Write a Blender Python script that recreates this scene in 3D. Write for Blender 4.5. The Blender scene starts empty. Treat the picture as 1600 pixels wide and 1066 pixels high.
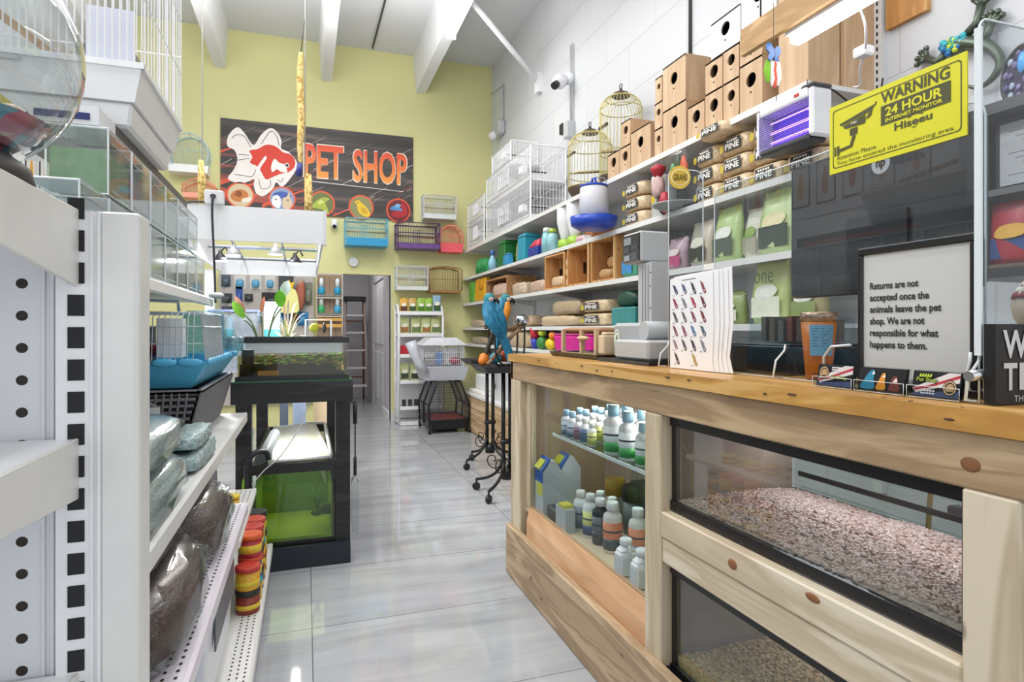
import bpy, math, random
from mathutils import Vector, Matrix, noise
random.seed(7)
R = random.Random(11)
sc = bpy.context.scene
# ---------------------------------------------------------------- camera
YAW = math.atan(322 / 941)
cd = bpy.data.cameras.new('camera')
cam = bpy.data.objects.new('camera', cd)
sc.collection.objects.link(cam)
cam.location = (0, 0, 1.25)
cam.rotation_euler = (math.pi / 2, 0, -YAW)
cd.sensor_width = 36
cd.lens = 36 * 941 / 1600
cd.shift_y = -18 / 1600
cd.clip_start = .02
sc.camera = cam
# ---------------------------------------------------------------- world, light, exposure
sc.view_settings.view_transform = 'Standard'
sc.view_settings.look = 'None'
sc.view_settings.exposure = -0.26
sc.view_settings.gamma = 1
sc.cycles.max_bounces = 10
sc.cycles.transparent_max_bounces = 24
sc.cycles.caustics_reflective = False
sc.cycles.caustics_refractive = False
sc.cycles.sample_clamp_indirect = 4
wd = bpy.data.worlds.new('daylight')
sc.world = wd
wd.use_nodes = True
wd.node_tree.nodes['Background'].inputs[0].default_value = (.93, .97, 1, 1)
wd.node_tree.nodes['Background'].inputs[1].default_value = .8

def area(name, loc, rot, sx, sy, power, col=(1, .98, .95)):
    l = bpy.data.lights.new(name, 'AREA')
    l.shape = 'RECTANGLE'; l.size = sx; l.size_y = sy; l.energy = power; l.color = col
    o = bpy.data.objects.new(name, l)
    o.location = loc; o.rotation_euler = rot
    sc.collection.objects.link(o)
    return o

# daylight through the shop front behind the camera, then the fluorescent tubes under the ceiling ribs
area('storefront_daylight', (.2, -2.3, 2.0), (math.pi / 2, 0, 0), 4.4, 3.4, 48, (.95, .98, 1))
for tx in (-1.02, .23, 1.5):
    for ty in (.6, 3.2, 5.8):
        if (tx, ty) != (-1.02, 5.8):
            area('tube_light', (tx, ty, 4.40), (0, 0, 0), .045, 1.25, {.6: 16, 3.2: 26, 5.8: 40}[ty] * {-1.02: 2.0, .23: 1.0, 1.5: .42}[tx])
# added upward lights without fixtures, only to brighten the ceiling
for tx in (-1.65, -.4, .87):
    area('added_ceiling_wash', (tx, 3.6, 4.05), (math.pi, 0, 0), .9, 6, 84)

# ---------------------------------------------------------------- materials
def lin(h):
    if isinstance(h, str):
        c = [int(h[i:i + 2], 16) / 255 for i in (0, 2, 4)]
    else:
        c = list(h)
    return tuple(x / 12.92 if x <= .04045 else ((x + .055) / 1.055) ** 2.4 for x in c) + (1,)

MATS = {}
def P(h, rough=.5, metal=0., vary=.06, scale=14, emit=0, trans=0, bump=0, coat=0, name=None):
    """plain procedural surface: noise-varied colour on a principled shader"""
    key = (h, rough, metal, vary, scale, emit, trans, bump, coat)
    if key in MATS: return MATS[key]
    m = bpy.data.materials.new(name or 'surface_' + str(h)); m.use_nodes = True
    n = m.node_tree; b = n.nodes['Principled BSDF']
    c = lin(h)
    b.inputs['Roughness'].default_value = rough
    b.inputs['Metallic'].default_value = metal
    b.inputs['Transmission Weight'].default_value = trans
    b.inputs['Coat Weight'].default_value = coat
    if emit:
        b.inputs['Emission Color'].default_value = c
        b.inputs['Emission Strength'].default_value = emit
    tc = n.nodes.new('ShaderNodeTexCoord'); no = n.nodes.new('ShaderNodeTexNoise')
    no.inputs['Scale'].default_value = scale; no.inputs['Detail'].default_value = 3
    n.links.new(tc.outputs['Object'], no.inputs['Vector'])
    mx = n.nodes.new('ShaderNodeMix'); mx.data_type = 'RGBA'
    mx.inputs['A'].default_value = tuple(x * (1 - vary) for x in c[:3]) + (1,)
    mx.inputs['B'].default_value = tuple(min(1, x * (1 + vary)) for x in c[:3]) + (1,)
    n.links.new(no.outputs['Fac'], mx.inputs['Factor'])
    n.links.new(mx.outputs['Result'], b.inputs['Base Color'])
    if bump:
        bp = n.nodes.new('ShaderNodeBump'); bp.inputs['Strength'].default_value = bump; bp.inputs['Distance'].default_value = .01
        n.links.new(no.outputs['Fac'], bp.inputs['Height']); n.links.new(bp.outputs['Normal'], b.inputs['Normal'])
    MATS[key] = m
    return m

def ramp2(n, fac, stops):
    r = n.nodes.new('ShaderNodeValToRGB')
    e = r.color_ramp.elements
    e[0].position, e[0].color = stops[0][0], lin(stops[0][1])
    e[1].position, e[1].color = stops[1][0], lin(stops[1][1])
    for p, c in stops[2:]:
        k = e.new(p); k.color = lin(c)
    n.links.new(fac, r.inputs['Fac'])
    return r.outputs['Color']

def wood(key, dark, mid, light, axis=1, rough=.5, s=1.0, knots=True):
    """boards with grain along the given axis"""
    if key in MATS: return MATS[key]
    m = bpy.data.materials.new(key); m.use_nodes = True
    n = m.node_tree; b = n.nodes['Principled BSDF']; b.inputs['Roughness'].default_value = rough
    tc = n.nodes.new('ShaderNodeTexCoord'); mp = n.nodes.new('ShaderNodeMapping')
    sv = [9 * s, 9 * s, 9 * s]; sv[axis] = 1.1 * s
    mp.inputs['Scale'].default_value = sv
    n.links.new(tc.outputs['Object'], mp.inputs['Vector'])
    no = n.nodes.new('ShaderNodeTexNoise'); no.inputs['Scale'].default_value = 1.2; no.inputs['Detail'].default_value = 5
    no.inputs['Distortion'].default_value = 1.3
    n.links.new(mp.outputs['Vector'], no.inputs['Vector'])
    wv = n.nodes.new('ShaderNodeMath'); wv.operation = 'MULTIPLY'; wv.inputs[1].default_value = 22
    n.links.new(no.outputs['Fac'], wv.inputs[0])
    sn = n.nodes.new('ShaderNodeMath'); sn.operation = 'SINE'; n.links.new(wv.outputs[0], sn.inputs[0])
    ma = n.nodes.new('ShaderNodeMath'); ma.operation = 'MULTIPLY_ADD'; ma.inputs[1].default_value = .16
    n.links.new(sn.outputs[0], ma.inputs[0]); n.links.new(no.outputs['Fac'], ma.inputs[2])
    col = ramp2(n, ma.outputs[0], [(.22, dark), (.75, light), (.48, mid)])
    if knots:
        vo = n.nodes.new('ShaderNodeTexVoronoi'); vo.inputs['Scale'].default_value = 1
        mp2 = n.nodes.new('ShaderNodeMapping'); kv = [7 * s, 7 * s, 7 * s]; kv[axis] = 3.4 * s
        mp2.inputs['Scale'].default_value = kv
        n.links.new(tc.outputs['Object'], mp2.inputs['Vector']); n.links.new(mp2.outputs['Vector'], vo.inputs['Vector'])
        kr = ramp2(n, vo.outputs['Distance'], [(.03, '000000'), (.075, 'ffffff')])
        mx = n.nodes.new('ShaderNodeMix'); mx.data_type = 'RGBA'
        mx.inputs['A'].default_value = lin('5d3f28')
        n.links.new(kr, mx.inputs['Factor']); n.links.new(col, mx.inputs['B']); col = mx.outputs['Result']
    n.links.new(col, b.inputs['Base Color'])
    bp = n.nodes.new('ShaderNodeBump'); bp.inputs['Strength'].default_value = .15; bp.inputs['Distance'].default_value = .004
    n.links.new(ma.outputs[0], bp.inputs['Height']); n.links.new(bp.outputs['Normal'], b.inputs['Normal'])
    MATS[key] = m
    return m

def glass(key, tint='ffffff', refl=1.0, rough=.02, haze=0., hcol='ffffff'):
    """thin clear sheet: see-through with a fresnel reflection and an optional milky share"""
    if key in MATS: return MATS[key]
    m = bpy.data.materials.new(key); m.use_nodes = True
    n = m.node_tree; n.nodes.remove(n.nodes['Principled BSDF']); out = n.nodes['Material Output']
    t = n.nodes.new('ShaderNodeBsdfTransparent'); t.inputs[0].default_value = lin(tint)
    g = n.nodes.new('ShaderNodeBsdfGlossy'); g.inputs['Roughness'].default_value = rough
    base = t.outputs[0]
    if haze:
        d = n.nodes.new('ShaderNodeBsdfDiffuse'); d.inputs[0].default_value = lin(hcol)
        no = n.nodes.new('ShaderNodeTexNoise'); no.inputs['Scale'].default_value = 6
        mu = n.nodes.new('ShaderNodeMath'); mu.operation = 'MULTIPLY'; mu.inputs[1].default_value = haze * 2
        n.links.new(no.outputs['Fac'], mu.inputs[0])
        mh = n.nodes.new('ShaderNodeMixShader'); n.links.new(mu.outputs[0], mh.inputs[0])
        n.links.new(t.outputs[0], mh.inputs[1]); n.links.new(d.outputs[0], mh.inputs[2]); base = mh.outputs[0]
    fr = n.nodes.new('ShaderNodeFresnel'); fr.inputs[0].default_value = 1.47
    mu = n.nodes.new('ShaderNodeMath'); mu.operation = 'MULTIPLY'; mu.inputs[1].default_value = refl
    n.links.new(fr.outputs[0], mu.inputs[0])
    # only the face turned towards the eye mirrors (the far face of a thin sheet is already counted)
    ge = n.nodes.new('ShaderNodeNewGeometry'); inv = n.nodes.new('ShaderNodeMath'); inv.operation = 'SUBTRACT'; inv.inputs[0].default_value = 1
    n.links.new(ge.outputs['Backfacing'], inv.inputs[1])
    m2 = n.nodes.new('ShaderNodeMath'); m2.operation = 'MULTIPLY'; m2.use_clamp = True
    n.links.new(mu.outputs[0], m2.inputs[0]); n.links.new(inv.outputs[0], m2.inputs[1]); mu = m2
    mx = n.nodes.new('ShaderNodeMixShader')
    n.links.new(mu.outputs[0], mx.inputs[0]); n.links.new(base, mx.inputs[1]); n.links.new(g.outputs[0], mx.inputs[2])
    n.links.new(mx.outputs[0], out.inputs['Surface'])
    MATS[key] = m
    return m

def speck(key, cols, scale=60, rough=.7, stretch=(1, 1, 1), coat=0, bump=.3):
    """coarse coloured grains (gravel, feed, printed bags)"""
    if key in MATS: return MATS[key]
    m = bpy.data.materials.new(key); m.use_nodes = True
    n = m.node_tree; b = n.nodes['Principled BSDF']; b.inputs['Roughness'].default_value = rough; b.inputs['Coat Weight'].default_value = coat
    tc = n.nodes.new('ShaderNodeTexCoord'); mp = n.nodes.new('ShaderNodeMapping'); mp.inputs['Scale'].default_value = stretch
    vo = n.nodes.new('ShaderNodeTexVoronoi'); vo.inputs['Scale'].default_value = scale
    n.links.new(tc.outputs['Object'], mp.inputs['Vector']); n.links.new(mp.outputs['Vector'], vo.inputs['Vector'])
    sx = n.nodes.new('ShaderNodeSeparateColor'); n.links.new(vo.outputs['Color'], sx.inputs[0])
    k = len(cols)
    col = ramp2(n, sx.outputs[0], [(i / max(1, k - 1), c) for i, c in enumerate(cols)])
    n.links.new(col, b.inputs['Base Color'])
    bp = n.nodes.new('ShaderNodeBump'); bp.inputs['Strength'].default_value = bump; bp.inputs['Distance'].default_value = .006; bp.invert = True
    n.links.new(vo.outputs['Distance'], bp.inputs['Height']); n.links.new(bp.outputs['Normal'], b.inputs['Normal'])
    MATS[key] = m
    return m

WHITE = P('eeeef0', .35, name='white_enamel')
WHITEP = P('e8e9ec', .45, name='white_plastic')
CREAM = P('e2e0d8', .4)
BLACK = P('17171a', .35, name='black_plastic')
BLACKM = P('1c1c1e', .4, .3, name='black_metal')
DARKG = P('3a3b3e', .45)
GREY = P('9b9da0', .45)
LGREY = P('bfc1c3', .45)
STEEL = P('c4c6c8', .28, .9, name='steel')
WIREW = P('e9eaec', .35, .1, name='white_wire')
CHROME = P('d5d7da', .12, 1., name='chrome')
ACRYL = glass('clear_acrylic', 'f3f6f7', 1.0)
ACEDGE = P('dfe6e9', .15, vary=.02, name='acrylic_edge')
GLASS = glass('tank_glass', 'f4f8f6', 1.0)
CELLO = glass('cellophane', 'f2f4f4', .8, .16, .02)
PINE = wood('pine', 'b98d5e', 'd3ab7b', 'e3c49a', 1, .55, 1.0)
PLY = wood('birch_ply', 'bf9d7c', 'cbab88', 'd4b795', 2, .6, .7, knots=False)
CRATE = wood('crate_wood', 'b97f4a', 'd09a60', 'e0b47c', 2, .55, 1.2)

# ---------------------------------------------------------------- mesh builder
class MB:
    def __init__(s, m=None):
        s.v = []; s.f = []; s.fm = []; s.sm = []; s.ms = []; s.c = 0; s.X = None
        if m: s.mat(m)
    def mat(s, m):
        if m not in s.ms: s.ms.append(m)
        s.c = s.ms.index(m); return s
    def xf(s, M=None): s.X = M; return s
    def add(s, vs, fs, smooth=False):
        k = len(s.v)
        for p in vs:
            p = Vector(p)
            if s.X is not None: p = s.X @ p
            s.v.append(p)
        for f in fs:
            s.f.append(tuple(i + k for i in f)); s.fm.append(s.c); s.sm.append(smooth)
        return s
    def box(s, x0, x1, y0, y1, z0, z1):
        return s.add([(x0, y0, z0), (x1, y0, z0), (x1, y1, z0), (x0, y1, z0), (x0, y0, z1), (x1, y0, z1), (x1, y1, z1), (x0, y1, z1)],
                     [(3, 2, 1, 0), (4, 5, 6, 7), (0, 1, 5, 4), (1, 2, 6, 5), (2, 3, 7, 6), (3, 0, 4, 7)])
    def cbox(s, c, d): return s.box(c[0] - d[0] / 2, c[0] + d[0] / 2, c[1] - d[1] / 2, c[1] + d[1] / 2, c[2] - d[2] / 2, c[2] + d[2] / 2)
    def frustum(s, a, z0, b, z1, bot=True, top=True):
        """a,b = (x0,x1,y0,y1) at z0 and z1"""
        v = [(a[0], a[2], z0), (a[1], a[2], z0), (a[1], a[3], z0), (a[0], a[3], z0), (b[0], b[2], z1), (b[1], b[2], z1), (b[1], b[3], z1), (b[0], b[3], z1)]
        f = [(0, 1, 5, 4), (1, 2, 6, 5), (2, 3, 7, 6), (3, 0, 4, 7)]
        if bot: f.append((3, 2, 1, 0))
        if top: f.append((4, 5, 6, 7))
        return s.add(v, f)
    def tub(s, a, z0, b, z1, t=.006):
        """open-topped tray with walls"""
        ai = (a[0] + t, a[1] - t, a[2] + t, a[3] - t); bi = (b[0] + t, b[1] - t, b[2] + t, b[3] - t)
        s.frustum(a, z0, b, z1, True, False)
        k = len(s.v); s.frustum(ai, z0 + t, bi, z1, True, False)
        for i in range(len(s.f) - 5, len(s.f)): s.f[i] = tuple(reversed(s.f[i]))
        s.f += [(k - 4, k - 3, k + 5, k + 4), (k - 3, k - 2, k + 6, k + 5), (k - 2, k - 1, k + 7, k + 6), (k - 1, k - 4, k + 4, k + 7)]
        s.fm += [s.c] * 4; s.sm += [False] * 4
        return s
    def cyl(s, p0, p1, r0, r1=None, n=12, caps=True, smooth=True):
        r1 = r0 if r1 is None else r1
        p0, p1 = Vector(p0), Vector(p1); w = (p1 - p0)
        if w.length < 1e-9: return s
        w.normalize(); a = Vector((0, 0, 1)) if abs(w.z) < .9 else Vector((1, 0, 0))
        u = w.cross(a).normalized(); t = w.cross(u)
        vs = []
        for p, r in ((p0, r0), (p1, r1)):
            for i in range(n):
                q = 2 * math.pi * i / n
                vs.append(p + (u * math.cos(q) + t * math.sin(q)) * r)
        s.add(vs, [(i, i + n, (i + 1) % n + n, (i + 1) % n) for i in range(n)], smooth)
        if caps:
            k = len(s.v) - 2 * n
            s.f.append(tuple(range(k, k + n))); s.f.append(tuple(range(k + 2 * n - 1, k + n - 1, -1)))
            s.fm += [s.c] * 2; s.sm += [False] * 2
        return s
    def bar(s, p0, p1, r): return s.cyl(p0, p1, r, r, 4, False, False)
    def tube(s, pts, r, n=8, closed=False, caps=True):
        pts = [Vector(p) for p in pts]
        N = len(pts); vs = []; u = None
        for i, p in enumerate(pts):
            if closed: d = pts[(i + 1) % N] - pts[i - 1]
            else: d = pts[min(i + 1, N - 1)] - pts[max(i - 1, 0)]
            d.normalize()
            if u is None:
                a = Vector((0, 0, 1)) if abs(d.z) < .9 else Vector((1, 0, 0)); u = d.cross(a).normalized()
            else:
                u = (u - d * u.dot(d))
                u = u.normalized() if u.length > 1e-6 else d.orthogonal().normalized()
            t = d.cross(u); rr = r[i] if isinstance(r, (list, tuple)) else r
            for j in range(n):
                q = 2 * math.pi * j / n; vs.append(p + (u * math.cos(q) + t * math.sin(q)) * rr)
        fs = []
        for i in range(N if closed else N - 1):
            a, b = i * n, ((i + 1) % N) * n
            for j in range(n): fs.append((a + j, a + (j + 1) % n, b + (j + 1) % n, b + j))
        s.add(vs, fs, True)
        if caps and not closed:
            k = len(s.v) - N * n
            s.f.append(tuple(range(k + n - 1, k - 1, -1))); s.f.append(tuple(range(k + (N - 1) * n, k + N * n)))
            s.fm += [s.c] * 2; s.sm += [False] * 2
        return s
    def lathe(s, c, prof, n=20, smooth=True, sy=1.0):
        vs = []
        for r, z in prof:
            for i in range(n):
                q = 2 * math.pi * i / n; vs.append((c[0] + r * math.cos(q), c[1] + r * sy * math.sin(q), c[2] + z))
        fs = [(k * n + i, k * n + (i + 1) % n, (k + 1) * n + (i + 1) % n, (k + 1) * n + i) for k in range(len(prof) - 1) for i in range(n)]
        s.add(vs, fs, smooth)
        k = len(s.v) - len(prof) * n
        if prof[0][0] > 1e-4: s.f.append(tuple(range(k + n - 1, k - 1, -1))); s.fm.append(s.c); s.sm.append(False)
        if prof[-1][0] > 1e-4:
            e = k + (len(prof) - 1) * n; s.f.append(tuple(range(e, e + n))); s.fm.append(s.c); s.sm.append(False)
        return s
    def prism(s, pts, axis, a0, a1, smooth=False):
        def at(p, a):
            return {0: (a, p[0], p[1]), 1: (p[0], a, p[1]), 2: (p[0], p[1], a)}[axis]
        n = len(pts)
        vs = [at(p, a0) for p in pts] + [at(p, a1) for p in pts]
        ar = sum(pts[i][0] * pts[(i + 1) % n][1] - pts[(i + 1) % n][0] * pts[i][1] for i in range(n))
        fl = (ar > 0) ^ (axis == 1) ^ (a1 < a0)
        side = [(i, (i + 1) % n, (i + 1) % n + n, i + n) for i in range(n)]
        c0, c1 = tuple(range(n - 1, -1, -1)), tuple(range(n, 2 * n))
        if not fl: side = [tuple(reversed(f)) for f in side]; c0, c1 = tuple(reversed(c0)), tuple(reversed(c1))
        s.add(vs, side, smooth); k = len(s.v) - 2 * n
        s.f += [tuple(i + k for i in c0), tuple(i + k for i in c1)]; s.fm += [s.c] * 2; s.sm += [False] * 2
        return s
    def ell(s, c, r, nu=14, nv=9, e=1.0, amp=0, fr=6, seed=0):
        """ellipsoid; e<1 squares it into a pillow, amp adds creases"""
        def pw(a): return math.copysign(abs(a) ** e, a)
        vs = []
        for j in range(nv + 1):
            ph = -math.pi / 2 + math.pi * j / nv
            for i in range(nu):
                q = 2 * math.pi * i / nu
                d = Vector((pw(math.cos(ph)) * pw(math.cos(q)), pw(math.cos(ph)) * pw(math.sin(q)), pw(math.sin(ph))))
                k = 1 + (amp * noise.noise(Vector((d.x * fr + seed, d.y * fr, d.z * fr))) if amp else 0)
                vs.append((c[0] + r[0] * d.x * k, c[1] + r[1] * d.y * k, c[2] + r[2] * d.z * k))
        fs = [(j * nu + i, j * nu + (i + 1) % nu, (j + 1) * nu + (i + 1) % nu, (j + 1) * nu + i) for j in range(nv) for i in range(nu)]
        return s.add(vs, fs, True)
    def quad(s, a, b, c, d): return s.add([a, b, c, d], [(0, 1, 2, 3)])
    def poly(s, pts): return s.add(pts, [tuple(range(len(pts)))])
    def grid_wires(s, o, u, v, nu, nv, r):
        """wire panel: nu bars parallel to v along u, nv bars parallel to u along v"""
        o, u, v = Vector(o), Vector(u), Vector(v)
        for i in range(nu + 1): s.bar(o + u * (i / nu), o + u * (i / nu) + v, r) if nu else None
        for j in range(nv + 1): s.bar(o + v * (j / nv), o + v * (j / nv) + u, r) if nv else None
        return s
    def text(s, string, o, u, v, bold=False, spacing=1.0, off=0.0008):
        """lettering fitted into the box o + a*u + b*v (a flat, slightly raised mesh)"""
        vs, fs = glyphs(string, bold, spacing)
        x0 = min(p[0] for p in vs); x1 = max(p[0] for p in vs); y0 = min(p[1] for p in vs); y1 = max(p[1] for p in vs)
        o, u, v = Vector(o), Vector(u), Vector(v); nn = u.cross(v).normalized() * off
        return s.add([o + u * ((p[0] - x0) / (x1 - x0)) + v * ((p[1] - y0) / max(1e-6, y1 - y0)) + nn for p in vs], fs)
    def flat(s, pts, o, u, v, off=0.001):
        """flat shape given in unit coordinates of the rectangle o,u,v"""
        o, u, v = Vector(o), Vector(u), Vector(v); nn = u.cross(v).normalized() * off
        n = len(pts); ar = sum(pts[i][0] * pts[(i + 1) % n][1] - pts[(i + 1) % n][0] * pts[i][1] for i in range(n))
        if ar < 0: pts = list(reversed(pts))
        return s.add([o + u * p[0] + v * p[1] + nn for p in pts], [tuple(range(n))])
    def disc(s, c, rx, ry, o, u, v, off=.001, n=24, r0=0):
        q = [2 * math.pi * i / n for i in range(n)]
        if not r0: return s.flat([(c[0] + rx * math.cos(a), c[1] + ry * math.sin(a)) for a in q], o, u, v, off)
        o, u, v = Vector(o), Vector(u), Vector(v); nn = u.cross(v).normalized() * off
        vs = [o + u * (c[0] + k * rx * math.cos(a)) + v * (c[1] + k * ry * math.sin(a)) + nn for k in (r0, 1) for a in q]
        return s.add(vs, [(i, i + n, (i + 1) % n + n, (i + 1) % n) for i in range(n)])
    def mesh(s, name, off):
        me = bpy.data.meshes.new(name)
        me.from_pydata([tuple(p - off) for p in s.v], [], s.f)
        for m in s.ms: me.materials.append(m)
        me.polygons.foreach_set('material_index', s.fm); me.polygons.foreach_set('use_smooth', s.sm)
        me.update()
        return me
    def build(s, name, parent=None, label=None, bevel=0, kind=None, seg=1):
        off = Vector((0, 0, 0))
        if parent is not None:
            q = parent
            while q is not None: off += q.location; q = q.parent
        elif s.v:
            xs = [p.x for p in s.v]; ys = [p.y for p in s.v]; zs = [p.z for p in s.v]
            off = Vector(((min(xs) + max(xs)) / 2, (min(ys) + max(ys)) / 2, min(zs)))
        o = bpy.data.objects.new(name, s.mesh(name, off))
        sc.collection.objects.link(o)
        if parent is None: o.location = off
        else: o.parent = parent
        if label: o['label'] = label
        if kind: o['kind'] = kind
        if bevel:
            b = o.modifiers.new('edge', 'BEVEL'); b.width = bevel; b.segments = seg; b.limit_method = 'ANGLE'; b.angle_limit = .7
        return o

GLY = {}
def glyphs(string, bold, spacing):
    k = (string, bold, spacing)
    if k not in GLY:
        cu = bpy.data.curves.new('letters', 'FONT'); cu.body = string; cu.resolution_u = 3
        cu.space_character = spacing
        if bold: cu.offset = .028
        ob = bpy.data.objects.new('letters', cu); sc.collection.objects.link(ob)
        me = bpy.data.meshes.new_from_object(ob.evaluated_get(bpy.context.evaluated_depsgraph_get()))
        GLY[k] = ([tuple(v.co) for v in me.vertices], [tuple(p.vertices) for p in me.polygons])
        bpy.data.objects.remove(ob); bpy.data.curves.remove(cu); bpy.data.meshes.remove(me)
    return GLY[k]

def smooth_loop(pts, k=4):
    """closed Catmull-Rom outline"""
    out = []; n = len(pts)
    for i in range(n):
        p0, p1, p2, p3 = pts[i - 1], pts[i], pts[(i + 1) % n], pts[(i + 2) % n]
        for j in range(k):
            t = j / k
            out.append(tuple(.5 * (2 * b + (c - a) * t + (2 * a - 5 * b + 4 * c - d) * t * t + (3 * b - a - 3 * c + d) * t ** 3) for a, b, c, d in zip(p0, p1, p2, p3)))
    return out

def spline(pts, k=6):
    out = []; n = len(pts)
    for i in range(n - 1):
        p0, p1, p2, p3 = pts[max(i - 1, 0)], pts[i], pts[i + 1], pts[min(i + 2, n - 1)]
        for j in range(k):
            t = j / k
            out.append(tuple(.5 * (2 * b + (c - a) * t + (2 * a - 5 * b + 4 * c - d) * t * t + (3 * b - a - 3 * c + d) * t ** 3) for a, b, c, d in zip(p0, p1, p2, p3)))
    out.append(tuple(pts[-1]))
    return out

# ---------------------------------------------------------------- naming
def tag(o, label, cat, group=None, kind=None):
    o['label'] = label; o['category'] = cat
    if group: o['group'] = group
    if kind: o['kind'] = kind
    return o
def thing(name, label, cat, loc=(0, 0, 0), group=None):
    o = bpy.data.objects.new(name, None); sc.collection.objects.link(o)
    o.location = loc; o.empty_display_size = .05
    return tag(o, label, cat, group)
def dup(src, loc, rz=0, label=None, scale=None):
    r = src.copy(); sc.collection.objects.link(r); r.location = loc; r.rotation_euler = (0, 0, rz)
    if scale: r.scale = scale
    if label: r['label'] = label
    for ch in list(src.children):
        c = ch.copy(); sc.collection.objects.link(c); c.parent = r
        for g in list(ch.children):
            d = g.copy(); sc.collection.objects.link(d); d.parent = c
    return r
def struct(name, mb, **k):
    o = mb.build(name, **k); o['kind'] = 'structure'; return o
ZX, ZY, ZZ = Vector((1, 0, 0)), Vector((0, 1, 0)), Vector((0, 0, 1))
def rotz(c, a): return Matrix.Translation(Vector(c)) @ Matrix.Rotation(a, 4, 'Z') @ Matrix.Translation(-Vector(c))
# ================================================================ setting
def floor_mat():
    m = bpy.data.materials.new('grey_marble_tile'); m.use_nodes = True
    n = m.node_tree; b = n.nodes['Principled BSDF']
    ge = n.nodes.new('ShaderNodeNewGeometry'); sp = n.nodes.new('ShaderNodeSeparateXYZ'); n.links.new(ge.outputs['Position'], sp.inputs[0])
    def line(out, off, pitch, w):
        a = n.nodes.new('ShaderNodeMath'); a.operation = 'SUBTRACT'; a.inputs[1].default_value = off - pitch * 20; n.links.new(out, a.inputs[0])
        mo = n.nodes.new('ShaderNodeMath'); mo.operation = 'MODULO'; mo.inputs[1].default_value = pitch; n.links.new(a.outputs[0], mo.inputs[0])
        l = n.nodes.new('ShaderNodeMath'); l.operation = 'LESS_THAN'; l.inputs[1].default_value = w; n.links.new(mo.outputs[0], l.inputs[0])
        return l.outputs[0], a.outputs[0]
    lx, ax = line(sp.outputs[0], .022, 1.24, .0045); ly, ay = line(sp.outputs[1], 2.65, .635, .0045)
    g = n.nodes.new('ShaderNodeMath'); g.operation = 'MAXIMUM'; n.links.new(lx, g.inputs[0]); n.links.new(ly, g.inputs[1])
    # each tile shifts the veining
    fl = []
    for o, p in ((ax, 1.24), (ay, .635)):
        d = n.nodes.new('ShaderNodeMath'); d.operation = 'DIVIDE'; d.inputs[1].default_value = p; n.links.new(o, d.inputs[0])
        q = n.nodes.new('ShaderNodeMath'); q.operation = 'FLOOR'; n.links.new(d.outputs[0], q.inputs[0]); fl.append(q.outputs[0])
    cb = n.nodes.new('ShaderNodeCombineXYZ'); n.links.new(fl[0], cb.inputs[0]); n.links.new(fl[1], cb.inputs[1])
    sc_ = n.nodes.new('ShaderNodeVectorMath'); sc_.operation = 'MULTIPLY'; sc_.inputs[1].default_value = (3.7, 5.1, 0); n.links.new(cb.outputs[0], sc_.inputs[0])
    ad = n.nodes.new('ShaderNodeVectorMath'); ad.operation = 'ADD'; n.links.new(ge.outputs['Position'], ad.inputs[0]); n.links.new(sc_.outputs[0], ad.inputs[1])
    mp = n.nodes.new('ShaderNodeMapping'); mp.inputs['Scale'].default_value = (.9, 6.5, 1); mp.inputs['Rotation'].default_value = (0, 0, .12)
    n.links.new(ad.outputs[0], mp.inputs['Vector'])
    no = n.nodes.new('ShaderNodeTexNoise'); no.inputs['Scale'].default_value = 1.3; no.inputs['Detail'].default_value = 6; no.inputs['Distortion'].default_value = .8
    n.links.new(mp.outputs['Vector'], no.inputs['Vector'])
    col = ramp2(n, no.outputs['Fac'], [(.28, '9b9ea3'), (.75, 'b8bbbf'), (.5, 'abaeb3')])
    mx = n.nodes.new('ShaderNodeMix'); mx.data_type = 'RGBA'; mx.inputs['B'].default_value = lin('6f7278')
    n.links.new(g.outputs[0], mx.inputs['Factor']); n.links.new(col, mx.inputs['A']); n.links.new(mx.outputs['Result'], b.inputs['Base Color'])
    b.inputs['Roughness'].default_value = .055
    b.inputs['IOR'].default_value = 1.55
    return m

def block_mat():
    m = bpy.data.materials.new('white_painted_block'); m.use_nodes = True
    n = m.node_tree; b = n.nodes['Principled BSDF']; b.inputs['Roughness'].default_value = .55
    ge = n.nodes.new('ShaderNodeNewGeometry'); sp = n.nodes.new('ShaderNodeSeparateXYZ'); n.links.new(ge.outputs['Position'], sp.inputs[0])
    cb = n.nodes.new('ShaderNodeCombineXYZ'); n.links.new(sp.outputs[1], cb.inputs[0]); n.links.new(sp.outputs[2], cb.inputs[1])
    br = n.nodes.new('ShaderNodeTexBrick'); br.inputs['Scale'].default_value = 1; br.inputs['Brick Width'].default_value = .8; br.inputs['Row Height'].default_value = .4
    br.inputs['Mortar Size'].default_value = .006; br.inputs['Mortar Smooth'].default_value = .6
    br.inputs['Color1'].default_value = lin('d0d2d6'); br.inputs['Color2'].default_value = lin('d4d6d9'); br.inputs['Mortar'].default_value = lin('c6c8cc')
    n.links.new(cb.outputs[0], br.inputs['Vector']); n.links.new(br.outputs['Color'], b.inputs['Base Color'])
    no = n.nodes.new('ShaderNodeTexNoise'); no.inputs['Scale'].default_value = 14; no.inputs['Detail'].default_value = 6
    ma = n.nodes.new('ShaderNodeMath'); ma.operation = 'MULTIPLY_ADD'; ma.inputs[1].default_value = -.7; n.links.new(br.outputs['Fac'], ma.inputs[0]); n.links.new(no.outputs['Fac'], ma.inputs[2])
    bp = n.nodes.new('ShaderNodeBump'); bp.inputs['Strength'].default_value = .35; bp.inputs['Distance'].default_value = .01
    n.links.new(ma.outputs[0], bp.inputs['Height']); n.links.new(bp.outputs['Normal'], b.inputs['Normal'])
    return m

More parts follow.
